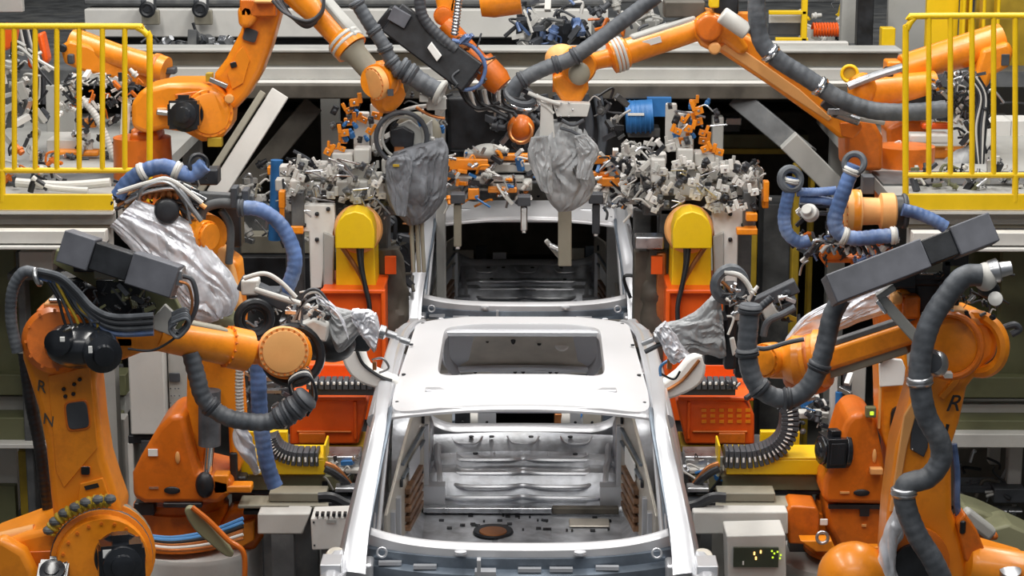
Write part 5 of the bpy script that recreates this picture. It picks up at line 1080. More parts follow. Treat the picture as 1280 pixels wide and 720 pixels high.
mb = MB('orange_deep'); mb.rbox(175, 190, Y7 - .5, 22, 56, .2); mb.use('orange'); mb.rbox(110, 155, Y7 - .3, 20, 10, .1); mb.rbox(95, 192, Y7 - .3, 56, 8, .1); build('lower_block', mb, B.r, bevel=.015)
clutter(B.r, 'fitting', 76, 92, 176, 140, Y7 - .45, 90, 72, ms=('black', 'charcoal', 'grey_light', 'steel', 'white', 'black', 'orange_deep'), size=(5, 12))
clutter(B.r, 'fitting', 90, 140, 170, 215, Y7 - .4, 50, 73, ms=('black', 'charcoal', 'grey_light', 'steel', 'black'), size=(5, 12))
B = Bot('orange robot far right behind the yellow railing, its tube arm slanting up to the right', P(1180, 225, Y7 + .2))
B.drum('forearm', P(1128, 86, Y7 - .1), P(1252, 50, Y7), [(0, .10), (.3, .11), (.9, .125), (1, .12)], 'orange')
B.plate('elbow_housing', [(1228, 62), (1262, 52), (1268, 64), (1262, 84), (1240, 96), (1236, 110), (1216, 110), (1222, 84)], Y7 - .2, .3, 'orange', bevel=.03)
mb = MB('charcoal'); mb.rbox(1257, 75, Y7 - .21, 10, 14, .02); build('elbow_cover', mb, B.r, bevel=.004)
B.drum('lower_tube', P(1066, 118, Y7 - .3), P(1168, 106, Y7 - .2), [(0, .12), (.3, .11), (1, .10)], 'orange')
mb = MB('orange'); mb.ell(P(1078, 112, Y7 - .35), (.10, .09, .12)); mb.rbox(1118, 90, Y7 - .2, 18, 26, .2); mb.use('black'); mb.rbox(1112, 98, Y7 - .3, 10, 26, .1); mb.rbox(1160, 128, Y7 - .3, 50, 30, .2); build('wrist', mb, B.r, bevel=.015)
mb = MB('yellow_dull'); mb.lathe(P(1062, 92, Y7 - .1), (-.2, -1, 0), [(0, .06), (.06, .06), (.065, .04)]); mb.use('yellow'); mb.torus(P(1062, 92, Y7 - .17), (-.2, -1, 0), .055, .012); build('yellow_stop', mb, B.r)
mb = MB('steel'); mb.tube(PP([(1060, 108), (1090, 96), (1128, 84)], Y7 - .45), .03); build('silver_rod', mb, B.r)
B.plate('column', [(1108, 160), (1130, 150), (1166, 152), (1164, 210), (1112, 212)], Y7 - .1, .3, 'orange_deep', bevel=.03)
mb = MB('orange_red'); mb.rbox(1170, 158, Y7 - .3, 34, 8, .1); mb.rbox(1140, 200, Y7 - .2, 30, 34, .2); mb.use('orange'); mb.rbox(1190, 192, Y7 - .3, 70, 14, .1); mb.use('grey_light'); mb.rbox(1162, 174, Y7 - .4, 50, 12, .15); build('lower_block', mb, B.r, bevel=.015)
clutter(B.r, 'fitting', 1160, 92, 1235, 150, Y7 - .5, 80, 74, ms=('black', 'charcoal', 'grey_light', 'steel', 'black', 'charcoal'), size=(5, 12))
clutter(B.r, 'fitting', 1200, 140, 1240, 215, Y7 - .45, 40, 75, ms=('black', 'charcoal', 'grey_light', 'black'), size=(5, 12))
for k in range(7): B.cable('cable', [(1205 + 3 * k, 96), (1222 + 2 * k, 120), (1214 + 3 * k, 160), (1222 + k, 212)], Y7 - .5, 1.8, ('black', 'charcoal', 'grey_light')[k % 3])
build('cloth_cover', MB('fabric_mid').bag(PP([(1225, 178, Y7 - .4), (1200, 205, Y7 - .4), (1170, 222, Y7 - .4)], Y7), [(.03, .04), (.09, .10), (.05, .10)], .1, 76), B.r)
B.cable('thin_line', [(1250, 130), (1262, 128), (1290, 130)], Y7, 1.2, 'black')
# ------------------------------------------------------------------ yellow drum columns and clamp towers beside the rear body
YF = 13.9
def tower(s, label):
    fx = (lambda x: 443 + (x - 443)) if s < 0 else (lambda x: 866 - (x - 443) * 1.0)
    r = thing('fixture_tower', label, 'fixture', V((P(fx(443), 400, YF).x, YF + .2, 0)))
    mb = MB('orange_red'); b = P(fx(443), 361, YF); bw = L(76 if s < 0 else 66, YF); cx = P(fx(442), 400, YF).x
    zt = b.z; mb.box((cx, YF + .28, zt / 2 + .55), (bw, .55, zt - 1.1)); mb.box((cx, YF + .26, zt - .012), (bw * 1.03, .6, .03))
    for k in (-1, 1): mb.box((cx + k * bw * .5, YF - .01, zt / 2 + .55), (.03, .06, zt - 1.1))
    build('pedestal', mb, r, bevel=.008); build('plinth', MB('grey_dark').box((cx, YF + .3, .55), (bw * .9, .5, 1.1)), r, bevel=.008)
    top = [(fx(420), 360), (fx(420), 310), (fx(420), 292), (fx(423), 280), (fx(430), 271), (fx(443), 266), (fx(456), 268), (fx(464), 275), (fx(468), 288), (fx(468), 310), (fx(470), 360)]
    mb = MB('yellow').out(top, YF + .1, .35); build('column', mb, r, bevel=.006)
    hood = [(fx(419), 311), (fx(419), 288), (fx(423), 276), (fx(431), 268), (fx(443), 264), (fx(455), 267), (fx(464), 275), (fx(468), 288), (fx(468), 311)]
    mb = MB('yellow').out(hood, YF - .12, .24); build('hood', mb, r, bevel=.008)
    mb = MB('orange_pale'); mb.torus(P(fx(448), 286, YF + .12), (0, -1, .2), .125, .035, n=36); mb.use('copper'); mb.lathe(P(fx(448), 286, YF + .4), FD, [(0, .15), (.25, .15), (.26, .1)], n=36); build('motor_ring', mb, r)
    for k, (x0, m) in enumerate(((427, 'copper'), (452, 'black'), (448, 'black'))):
        build('cable', MB(m).tube(PP([(fx(x0), 308), (fx(lerp(x0, 452, .6)), 330), (fx(456), 356), (fx(462), 385), (fx(460), 420)], YF - .02 - .02 * k), .016, n=8), r)
    mb = MB('white'); mb.out([(fx(366), 256), (fx(418), 256), (fx(420), 300), (fx(408), 310), (fx(402), 360), (fx(388), 362), (fx(386), 290), (fx(366), 290)], YF + .15, .08); mb.use('grey_paint'); mb.out([(fx(404), 290), (fx(418), 296), (fx(416), 358), (fx(404), 358)], YF + .12, .1); mb.use('black')
    for (x, y) in ((374, 268), (380, 282), (396, 268), (396, 300), (410, 262)): mb.rbox(fx(x), y, YF + .13, 5, 5, .03)
    build('bracket_plate', mb, r, bevel=.008)
    mb = MB('orange'); mb.rbox(fx(352), 250, YF + .2, 8, 22, .08); mb.rbox(fx(371), 288, YF + .1, 16, 10, .1); mb.use('grey_dark'); mb.rbox(fx(372), 262, YF + .12, 16, 44, .1); build('lock_bracket', mb, r, bevel=.008)
    # head of clamps
    mb = MB('grey_light')
    for (x, y, w, h) in ((445, 218, 46, 16), (420, 218, 30, 16), (398, 238, 42, 20), (372, 232, 20, 14), (440, 236, 40, 20), (395, 214, 26, 18), (470, 232, 22, 26), (428, 200, 26, 18), (452, 196, 20, 20), (486, 214, 18, 30), (382, 250, 30, 10)): 
        mb.rbox(fx(x), y, YF + .25 + .04 * ((x * 7 + y) % 5), w, h, .16)
    build('clamp_frame', mb, r, bevel=.012)
    mb = MB('grey_dark'); mb.rbox(fx(440), 250, YF + .5, 130, 40, .2); mb.rbox(fx(470), 300, YF + .5, 30, 80, .3); build('head_base', mb, r, bevel=.012)
    rr = random.Random(80 + s)
    spec = [(443, 128, 'o'), (436, 138, 'o'), (436, 152, 'o'), (431, 166, 'o'), (428, 186, 'o'), (418, 188, 'o'), (446, 160, 'b'), (441, 172, 'b'), (455, 150, 'o'), (462, 164, 'o'), (452, 180, 'w'), (460, 176, 'b'), (430, 176, 'o'), (464, 150, 'd'), (410, 190, 'o'), (446, 136, 'b'), (470, 184, 'w'), (452, 192, 'd'), (398, 204, 'w'), (384, 214, 'w'), (404, 226, 'd'), (424, 210, 'd'), (444, 228, 'w'), (460, 218, 'd'), (376, 222, 'w'), (436, 244, 'w'), (414, 244, 'w'), (470, 240, 'd'), (480, 224, 'd'), (456, 236, 's'), (440, 214, 's'), (400, 248, 's'), (366, 240, 'w'), (484, 248, 'd'), (462, 256, 's'), (388, 232, 's')]
    for i in range(64): spec.append((rr.uniform(364, 492), rr.uniform(200, 264), rr.choice('wwdsdwds')))
    for i in range(16): spec.append((rr.uniform(412, 472), rr.uniform(130, 200), rr.choice('wdbodos')))
    for i, (x, y, k) in enumerate(spec):
        m = {'o': 'orange', 'b': 'blue', 'w': rr.choice(['white', 'grey_light', 'grey_paint', 'grey_light']), 'd': rr.choice(['black', 'charcoal', 'grey_dark']), 's': 'steel'}[k]; Yi = YF + .05 + .25 * rr.random() + (.2 if y < 200 else 0); c = P(fx(x), y, Yi); sz = L(rr.uniform(7, 12), Yi)
        an = rr.uniform(-.6, .6); X = V((math.cos(an), 0, math.sin(an))); mb = MB(m)
        if k == 'o' or k == 'w':     # toggle clamp: block, swung arm and jaw
            mb.box(c, (sz, sz * .6, sz * .8), X, (0, 1, 0)); mb.box(c + V((sz * .6 * rr.choice((-1, 1)), -sz * .2, sz * .5)), (sz * .45, sz * .4, sz * 1.1), X, (0, 1, 0)); mb.use('steel'); mb.cyl(c - V((0, sz * .45, 0)), c - V((0, sz * .3, 0)), sz * .16, n=10)
            nm = 'clamp'
        elif k == 'b': mb.lathe(c, V((rr.uniform(-1, 1), -.3, 1)), [(0, sz * .35), (sz * .7, sz * .35), (sz * .75, sz * .25), (sz * 1.1, sz * .22)], n=14); nm = 'air_cylinder'
        elif k == 'd': mb.box(c, (sz * .7, sz * .6, sz), X, (0, 1, 0)); mb.lathe(c + V((0, -sz * .3, 0)), (rr.uniform(-1, 1), -1, rr.uniform(-.5, 1)), [(0, sz * .25), (sz * .5, sz * .22), (sz * .55, sz * .1)], n=12); nm = 'valve'
        else: mb.tube([c, c + V((rr.uniform(-1, 1), -.3, rr.uniform(0, 1.2))) * sz, c + V((rr.uniform(-2, 2), -.3, rr.uniform(-1, 1))) * sz * 1.3], sz * .12, n=6); nm = 'air_line'
        build(nm, mb, r, bevel=(sz * .06 if nm != 'air_line' else 0), seg=1)
    mb = MB('grey_light'); mb.beam(P(fx(452), 250, YF + .5), P(fx(452), 140, YF + .5), .10, .08); mb.rbox(fx(470), 160, YF + .55, 14, 60, .06); build('mast', mb, r, bevel=.01)
    # brown fabric sleeve beside the column
    mb = MB('brown_dark').bag(PP([(fx(486), 310, YF + .5), (fx(488), 360, YF + .5), (fx(488), 420, YF + .5), (fx(486), 470, YF + .5)], YF), [(.08, .08), (.12, .1), (.12, .1), (.1, .1)], .07, 84, n=60, k=10); mb.use('orange_red'); mb.rbox(fx(488), 332, YF + .35, 14, 22, .04); build('bellows', mb, r)
    return r
tower(-1, 'yellow hooded column on an orange pedestal with a clamp cluster, left of the rear body')
tower(1, 'yellow hooded column on an orange pedestal with a clamp cluster, right of the rear body')
# centre gripper frame above the rear body
YC = 15.4
r = thing('gripper_frame', 'orange and grey gripper frame hanging above the roof of the rear body', 'gripper', P(620, 215, YC))
mb = MB('orange'); mb.rbox(585, 206, YC, 50, 14, .1); mb.rbox(640, 197, YC + .1, 50, 8, .08); mb.rbox(560, 220, YC, 22, 14, .1); mb.rbox(592, 243, YC - .1, 14, 14, .08); mb.rbox(628, 238, YC - .1, 36, 7, .06); mb.rbox(752, 201, YC, 28, 9, .08); mb.rbox(750, 218, YC, 22, 6, .06); mb.rbox(766, 228, YC - .05, 38, 11, .08); build('orange_bar', mb, r, bevel=.008)
mb = MB('grey_paint'); mb.rbox(600, 196, YC + .05, 40, 12, .12); mb.rbox(630, 210, YC + .08, 70, 12, .1); mb.rbox(610, 226, YC, 90, 10, .1); mb.rbox(640, 232, YC, 50, 14, .1); mb.ell(P(610, 190, YC + .1), (.12, .1, .06)); build('frame_bar', mb, r, bevel=.012)
clutter(r, 'clamp', 552, 186, 668, 252, YC - .15, 90, 91, ms=('grey_light', 'grey_paint', 'steel', 'black', 'charcoal', 'orange', 'grey_light', 'blue'), size=(6, 13))
clutter(r, 'clamp', 738, 190, 800, 262, YC - .15, 60, 92, ms=('grey_light', 'white', 'steel', 'black', 'charcoal', 'orange', 'white', 'blue'), size=(6, 13))
# grey clamp tooling between towers and the gripper
for (x0, y0, x1, y1, n, sd, lab) in ((776, 176, 830, 262, 110, 93, 'grey clamp rack right of the gripper frame, next to the right clamp cluster'), (352, 196, 384, 262, 34, 94, 'small grey clamp rack at the far left of the left clamp cluster'), (905, 200, 952, 262, 54, 95, 'grey clamp rack right of the right clamp cluster')):
    r = thing('clamp_rack', lab, 'clamp rack', P((x0 + x1) / 2, y1, YF + .7))
    mb = MB('grey_light'); rr = random.Random(sd)
    for i in range(9): mb.rbox(rr.uniform(x0 + 6, x1 - 6), rr.uniform(y0 + 12, y1 - 6), YF + .6 + .1 * (i % 3), rr.uniform(14, 30), rr.uniform(10, 22), .12)
    build('frame', mb, r, bevel=.01)
    mb = MB('grey_dark'); mb.beam(P((x0 + x1) / 2, y1, YF + .8), V((P((x0 + x1) / 2, y1, YF + .8).x, YF + .8, 0)), .12, .12); build('post', mb, r, bevel=.01)
    clutter(r, 'clamp', x0, y0, x1, y1, YF + .35, n, sd, ms=('white', 'grey_light', 'grey_paint', 'black', 'charcoal', 'steel'), size=(5, 12))
r = thing('steel_fixture', 'steel block and orange posts standing right of the rear body', 'fixture', P(820, 300, YF + .5))
mb = MB('steel'); mb.rbox(812, 304, YF + .35, 36, 16, .15); build('block', mb, r, bevel=.01)
mb = MB('copper'); mb.rbox(826, 375, YF + .4, 12, 120, .1); mb.use('brown_dark'); mb.rbox(806, 375, YF + .45, 28, 125, .1); build('curtain_post', mb, r, bevel=.01)
mb = MB('orange'); mb.rbox(940, 272, YF, 14, 10, .08); mb.rbox(958, 240, YF + .1, 7, 26, .08); mb.rbox(934, 290, YF, 26, 8, .08)
r2 = thing('stop_bracket', 'small orange stop brackets right of the right yellow column', 'bracket', P(940, 290, YF)); build('bracket', mb, r2, bevel=.006)

# ------------------------------------------------------------------ low side stations
def station(s):
    X = (lambda x: x) if s < 0 else (lambda x: 1305 - x)
    side = 'left' if s < 0 else 'right'; out = []
    r = thing('linear_unit', 'orange sliding unit low on the %s of the nearest body' % side, 'linear unit', V((P(X(410), 530, 12.5).x, 12.6, 0)))
    Yo = 12.5; mb = MB('orange_red'); mb.out([(X(362), 556), (X(362), 518), (X(376), 500), (X(456), 498), (X(460), 502), (X(448), 555)], Yo, .35); build('housing', mb, r, bevel=.012)
    mb = MB('orange_red'); mb.rbox(X(410), 499, Yo - .02, 96, 5, .45); mb.rbox(X(444), 526, Yo - .03, 4, 50, .06); mb.use('orange_deep'); mb.rbox(X(405), 540, Yo - .02, 70, 3, .02); mb.rbox(X(390), 548, Yo - .03, 34, 14, .05); build('housing_lid', mb, r, bevel=.006)
    if s > 0:
        mb = MB('orange')
        for i in range(6):
            for j in range(3): mb.rbox(880 + i * 11, 513 + j * 7, Yo - .01, 6, 4, .02)
        build('vent_slot', mb, r)
    mb = MB('orange_red'); mb.rbox(X(408), 464, Yo + .25, 60, 18, .1); build('housing_top', mb, r, bevel=.01)
    mb = MB('yellow_dull'); mb.rbox(X(410), 561, Yo + .02, 90, 9, .3); mb.use('grey_dark'); mb.rbox(X(405), 571, Yo, 120, 10, .4); build('bed', mb, r, bevel=.006)
    zb = P(X(405), 576, Yo).z; mb = MB('grey_dark')
    for k in (360, 440): c = P(X(k), 576, Yo); mb.box((c.x, Yo + .2, zb / 2), (.14, .14, zb))
    build('stand', mb, r)
    # cable chain along the top
    r = thing('cable_chain', 'black and white cable chain lying above the orange sliding unit on the %s' % side, 'cable chain', P(X(415), 495, 12.35))
    n = 13
    for i in range(n):
        x = 386 + i * 7.6; mb = MB('charcoal'); mb.rbox(X(x), 482, 12.35, 6.6, 11, .12); mb.use('paper'); mb.rbox(X(x + 1), 479.5, 12.345, 3.4, 4, .01); build('link', mb, r, bevel=.003, seg=1)
    mb = MB('charcoal'); mb.rbox(X(430), 490, 12.38, 90, 9, .12); build('tray', mb, r, bevel=.004)
    # curled cable chain over the yellow tray
    r = thing('cable_chain', 'curved cable chain rising from the yellow tray on the %s' % side, 'cable chain', P(X(380), 565, 11.95))
    path = smooth_path(PP([(X(338), 545), (X(346), 560), (X(366), 569), (X(400), 570)], 11.9) if s < 0 else PP([(905, 570), (940, 570), (968, 560), (984, 540), (986, 512), (978, 500)], 11.9), 5)
    for i in range(len(path) - 1):
        d = path[i + 1] - path[i]; mb = MB('charcoal'); mb.beam(path[i], path[i] + d * .86, .08 if s < 0 else .10, .14, (0, -1, 0)); x, y, z = frame_of(d, (0, -1, 0)); mb.use('paper'); mb.box(path[i] + d * .4 + V((0, -.072, 0)), (.03, .006, d.length * .35), x, y, z); build('link', mb, r, bevel=.004, seg=1)
    r = thing('cable_tray', 'yellow cable tray on an olive beam at the %s of the nearest body' % side, 'cable tray', V((P(X(370), 585, 11.9).x, 12.1, 0)))
    x0, x1 = (300, 407) if s < 0 else (X(398), X(278))
    mb = MB('yellow'); xc = (x0 + x1) / 2; mb.rbox(xc, 584, 11.85, x1 - x0, 20, .03); mb.rbox(xc, 573, 11.85, x1 - x0, 3, .25); mb.rbox(X(406), 570, 11.85, 3, 28, .2); build('tray', mb, r, bevel=.004)
    mb = MB('yellow'); mb.rbox(X(330), 552, 12.2, 60 if s < 0 else 50, 26, .05); build('rear_plate', mb, r, bevel=.004)
    mb = MB('olive_light'); mb.rbox(X(355), 604, 11.9, 170, 20, .3); mb.rbox(X(372), 585, 12.15, 130, 20, .1); build('beam', mb, r, bevel=.006)
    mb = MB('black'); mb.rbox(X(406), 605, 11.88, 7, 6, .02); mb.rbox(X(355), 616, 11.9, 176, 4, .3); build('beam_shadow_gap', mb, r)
    build('cable', MB('copper').tube(PP([(X(406), 580), (X(420), 586), (X(434), 602), (X(440), 610)], 11.8), .018, n=8), r); build('cable', MB('black').tube(PP([(X(406), 586), (X(418), 592), (X(434), 606), (X(444), 630), (X(446), 650)], 11.78), .022, n=8), r)
    zb = P(X(355), 614, 11.9).z; mb = MB('grey_dark')
    for k in (300, 380): c = P(X(k), 614, 11.9); mb.box((c.x, 12.05, zb / 2), (.12, .12, zb))
    build('stand', mb, r)
    r = thing('guide_rail', 'grey steel guide rail below the yellow tray on the %s' % side, 'rail', V((P(X(360), 630, 11.6).x, 11.7, 0)))
    mb = MB('khaki'); mb.rbox(X(372), 622, 11.65, 74, 12, .14); mb.rbox(X(370), 634, 11.6, 150, 5, .18); mb.use('steel'); mb.rbox(X(425), 582, 11.95, 50, 24, .2); mb.rbox(X(432), 613, 11.7, 28, 6, .1); mb.use('grey_light'); mb.rbox(X(436), 590, 11.9, 30, 6, .1); mb.rbox(X(374), 636, 11.55, 28, 4, .03); build('rail', mb, r, bevel=.006)
    mb = MB('black'); mb.rbox(X(372), 641, 11.62, 140, 6, .2); mb.rbox(X(430), 634, 11.6, 40, 12, .15); build('rail_base', mb, r, bevel=.004)
    build('cable', MB('black').tube(PP([(X(398), 622), (X(415), 622), (X(432), 630), (X(446), 634)], 11.5), .03, n=8), r)
    clutter(r, 'fitting', min(X(400), X(446)), 572, max(X(400), X(446)), 610, 11.85, 16, 100 + s, ms=('black', 'grey_light', 'steel', 'blue'), size=(5, 12), dep=.1)
    zb = P(X(360), 644, 11.6).z; c1 = P(X(360), 644, 11.6); mb = MB('grey_dark'); mb.box((c1.x, 11.75, zb / 2), (.3, .12, zb)); build('stand', mb, r)
station(-1); station(1)
def box_on_post(name, label, cat, pts, Y, d, m, extra=None):
    P0 = PP(pts, Y); zc = min(p.z for p in P0); xc = sum(p.x for p in P0) / len(P0)
    r = thing(name, label, cat, V((xc, Y + d / 2, 0))); build('body', MB(m).prism(P0, (0, d, 0)), r, bevel=.008)
    mb = MB('grey_dark'); mb.box((xc, Y + d / 2, zc / 2), (.12, .12, zc)); build('post', mb, r); 
    if extra: extra(r)
    return r
def ex(r):
    mb = MB('black')
    for x in range(396, 432, 7): mb.rbox(x, 644, 10.97, 4, 4, .04)
    for x, y in ((392, 653), (436, 652), (393, 682), (434, 682)): mb.rbox(x, y, 10.975, 2, 2, .01)
    mb.use('grey_paint'); mb.rbox(414, 652, 10.972, 12, 4, .01); build('plug', mb, r)
box_on_post('junction_box', 'pale grey junction box at the left foot of the nearest body', 'junction box', [(388, 648), (440, 646), (440, 686), (390, 688)], 10.98, .2, 'white', ex)
box_on_post('side_beam', 'long white beam behind the left pedestal', 'beam', [(322, 642), (388, 642), (378, 668), (322, 668)], 11.3, .12, 'grey_light')
box_on_post('side_beam', 'long white beam running left from the right pedestal', 'beam', [(866, 640), (985, 640), (985, 668), (866, 668)], 11.4, .12, 'grey_light')
def exd(r):
    mb = MB('display'); mb.rbox(945, 697, 11.08, 58, 26, .03); build('screen', mb, r); rr = random.Random(9)
    mb = MB('glow_green')
    for x, y in ((965, 689), (968, 692), (972, 690), (976, 694), (966, 697), (975, 698)): mb.rbox(x, y, 11.075, 2.2, 2.2, .004)
    mb.use('spark'); 
    for x, y in ((943, 692), (945, 698), (951, 690)): mb.rbox(x, y, 11.074, 2, 4, .004)
    mb.use('paper'); mb.rbox(929, 704, 11.074, 2, 5, .004); build('indicator', mb, r)
box_on_post('control_panel', 'grey control panel with a small dark display, below the white beam on the right', 'control panel', [(908, 670), (982, 668), (984, 790), (912, 790)], 11.1, .25, 'grey_light', exd)

# ------------------------------------------------------------------ platforms, railings
def platform(s):
    side = 'left' if s < 0 else 'right'; x0, x1 = (-160, 142) if s < 0 else (1132, 1440); YP = 13.25
    a, b = P(x0, 262, YP), P(x1, 262, YP); zt = P(640, 262, YP).z
    zt = a.z
    r = thing('platform', 'raised %s platform with a yellow edge above the %s machine wall' % (side, side), 'platform', V(((a.x + b.x) / 2, YP + 2, 0)))
    w = b.x - a.x; cx = (a.x + b.x) / 2
    mb = MB('grey_paint'); mb.box((cx, YP + 2.2, zt - .06), (w, 4.3, .08)); build('deck', mb, r)
    mb = MB('yellow'); mb.box((cx, YP, zt + L(10, YP)), (w, .03, L(20, YP))); build('toe_board', mb, r, bevel=.004)
    mb = MB('grey_light'); mb.box((cx, YP + .02, zt - L(3, YP)), (w, .1, L(3, YP))); mb.use('khaki'); mb.box((cx, YP + .1, zt - L(15, YP)), (w, .06, L(22, YP))); build('edge_beam', mb, r)
    YB = 13.0; zb = P(640, 296, YB).z; mb = MB('grey_light'); mb.box((cx, YB, zb), (w, .1, L(16, YB))); mb.box((cx, YB - .02, zb - L(12, YB)), (w, .14, L(4, YB))); mb.use('grey_dark'); mb.box((cx, YB + .03, zb - L(9, YB)), (w, .1, L(3, YB))); build('lower_beam', mb, r, bevel=.004)
    mb = MB('grey_paint')
    for k in (.08, .92): mb.box((a.x + w * (k if s < 0 else 1 - k), YP + .15, zb / 2), (.14, .14, zb))
    for k in (.1, .9): mb.box((a.x + w * k, YP + 4.1, zt / 2), (.14, .14, zt - .1))
    build('post', mb, r)
    # railing
    R = thing('safety_railing', 'yellow safety railing on the %s platform' % side, 'railing', V((cx, YP + .03, zt)))
    t = .0195
    if s < 0: path = [(-160, 33), (150, 33), (172, 35), (184, 44), (187, 58), (187, 215)]; bars = [-134, -108, -80, -52, -24, 3, 18, 44, 71, 99, 128, 156]; yb = 213; xe = 187
    else: path = [(1440, 20), (1160, 20), (1142, 24), (1134, 36), (1132, 50), (1132, 262)]; bars = [1161, 1188, 1215, 1242, 1269, 1296, 1323, 1350, 1377, 1404]; yb = 219; xe = 1132
    mb = MB('yellow').tube(PP(path, YP), t, n=12, k=4); build('rail_frame', mb, R)
    build('lower_rail', MB('yellow').tube([P(path[0][0], yb, YP), P(xe, yb, YP)], t * .9, n=10), R)
    yt = path[0][1]
    for x in bars: build('baluster', MB('yellow').tube([P(x, yt, YP), P(x, yb, YP)], t * .85, n=10), R)
    if s < 0:
        mb = MB('yellow')
        for x in (3, -80, 187): mb.tube([P(x, yb, YP), P(x, 252, YP)], t, n=10)
    else:
        mb = MB('yellow')
        for x in (1269, 1350): mb.tube([P(x, yb, YP), P(x, 252, YP)], t, n=10)
    build('rail_post', mb, R)
platform(-1); platform(1)
# ------------------------------------------------------------------ upper steelwork
def beam_thing(name, label, cat, parts, base):
    r = thing(name, label, cat, base)
    for nm, m, c, s in parts: build(nm, MB(m).box(c, s), r, bevel=.01)
    return r
def hb(x0, x1, y0, y1, Y, d):   # box spanning px ranges
    a, b = P(x0, y0, Y), P(x1, y1, Y); zt = P(640, y0, Y).z; zb = P(640, y1, Y).z
    return (((a.x + b.x) / 2, Y + d / 2, (zt + zb) / 2), (abs(b.x - a.x), d, abs(zt - zb)))
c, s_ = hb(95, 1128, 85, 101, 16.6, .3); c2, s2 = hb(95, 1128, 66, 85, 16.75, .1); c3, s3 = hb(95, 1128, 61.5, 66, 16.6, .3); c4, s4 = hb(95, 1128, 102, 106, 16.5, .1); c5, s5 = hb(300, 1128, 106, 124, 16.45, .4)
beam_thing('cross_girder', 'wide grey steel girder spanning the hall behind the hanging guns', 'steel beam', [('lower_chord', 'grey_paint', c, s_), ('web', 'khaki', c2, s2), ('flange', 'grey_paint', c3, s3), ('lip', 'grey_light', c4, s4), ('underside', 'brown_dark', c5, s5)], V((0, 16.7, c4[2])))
def deck_post(x, y0, y1, Y, w, m='grey_paint'): return hb(x - w / 2, x + w / 2, y0, y1, Y, .12)
c, s_ = hb(105, 760, 12, 47, 19.0, .3); c2, s2 = hb(105, 760, 0, 6, 19.1, .3); c3, s3 = hb(105, 1060, -30, 3, 19.5, .3); c4, s4 = hb(105, 760, 49, 60, 19.2, .1)
beam_thing('upper_conveyor', 'pale grey conveyor beam along the top edge of the picture', 'conveyor', [('side_panel', 'grey_light', c, s_), ('top_rail', 'grey_dark', c2, s2), ('roller_frame', 'grey_dark', c3, s3), ('lower_slot', 'charcoal', c4, s4)], V((0, 19.1, 2.9)))
c, s_ = hb(760, 1060, 52, 84, 17.4, .1); beam_thing('side_girder', 'pale grey girder panel behind the upper right robot arm', 'steel beam', [('web', 'grey_light', c, s_)], V((c[0], 17.4, 3.0)))
for x, lab in ((184, 'left'), (250, 'right')):
    r = thing('hanging_pulley', 'dark pulley block hanging from the upper conveyor, %s one of two' % lab, 'pulley', P(x, 30, 18.7))
    mb = MB('khaki'); mb.rbox(x + 4, 22, 18.85, 22, 18, .05); mb.use('charcoal'); mb.rbox(x, 8, 18.8, 16, 16, .15); build('bracket', mb, r, bevel=.01)
    mb = MB('black'); mb.torus(P(x, 12, 18.7), FD, .05, .02); mb.use('paper'); mb.rbox(x + 3, 2, 18.72, 8, 8, .03); build('wheel', mb, r)
r = thing('diagonal_brace', 'pale steel diagonal brace on the left below the girder', 'brace', P(285, 240, 15.9))
a, b = P(350, 117, 16.2), P(268, 246, 15.9); mb = MB('grey_light'); mb.beam(a, b, .14, .12, (0, -1, 0)); mb.use('khaki'); mb.beam(a - V((.13, 0, 0)), b - V((.13, 0, 0)), .05, .2, (0, -1, 0)); build('bar', mb, r, bevel=.008)
r = thing('diagonal_brace', 'dark steel diagonal brace on the left behind the pale one', 'brace', P(315, 230, 16.6))
mb = MB('brown_dark'); mb.beam(P(392, 130, 16.8), P(296, 246, 16.6), .16, .12, (0, -1, 0)); build('bar', mb, r, bevel=.008)
r = thing('diagonal_brace', 'dark grey diagonal brace on the right below the girder', 'brace', P(1050, 240, 16.2))
mb = MB('grey_dark'); mb.beam(P(922, 122, 16.6), P(1010, 196, 16.2), .16, .12, (0, -1, 0)); mb.use('grey_paint'); mb.beam(P(985, 175, 16.2), P(1050, 240, 16.2), .16, .13, (0, -1, 0)); build('bar', mb, r, bevel=.008)
r = thing('diagonal_brace', 'olive grey diagonal brace between the right robot and the platform', 'brace', P(1100, 240, 15.6))
mb = MB('olive_light'); mb.beam(P(1062, 160, 15.6), P(1112, 245, 15.6), .14, .1, (0, -1, 0)); build('bar', mb, r, bevel=.008)
def column(label, x0, x1, y0, Y, m='grey_paint', name='steel_column', cat='column', y1=None):
    a, b = P(x0, y0, Y), P(x1, y0, Y); zt = a.z; z0 = 0 if y1 is None else P(x0, y1, Y).z; mb = MB(m); mb.box(((a.x + b.x) / 2, Y, (zt + z0) / 2), (b.x - a.x, .14, zt - z0))
    r = thing(name, label, cat, V(((a.x + b.x) / 2, Y, z0))); build('shaft', mb, r, bevel=.008)
    mb = MB('grey_dark'); mb.box(((a.x + b.x) / 2, Y, z0 + .02), ((b.x - a.x) * 1.6, .25, .04)); build('foot', mb, r); return r
column('grey steel column behind the left clamp cluster', 401, 424, 106, 17.2)
column('grey steel column behind the gun hose, left of the rear body', 544, 556, 110, 16.0)
column('grey panel post behind the right clamp cluster', 890, 904, 145, 16.6)
column('pale grey column right of the hanging grey gun', 760, 778, 122, 17.0)
column('yellow post right of the right clamp cluster', 938, 946, 290, 16.8, 'yellow_dull')
column('yellow post behind the blue hoses of the right robot', 992, 1001, 205, 16.6, 'yellow_dull')
column('thin yellow post behind the blue hoses, next to the grey cabinet', 1012, 1018, 210, 16.8, 'yellow_dull')
column('yellow square post under the upper right robot arm', 1101, 1118, 34, 17.5, 'yellow', y1=92)
column('light grey column at the top right beside the orange coil', 1052, 1074, -20, 18.6, y1=62)
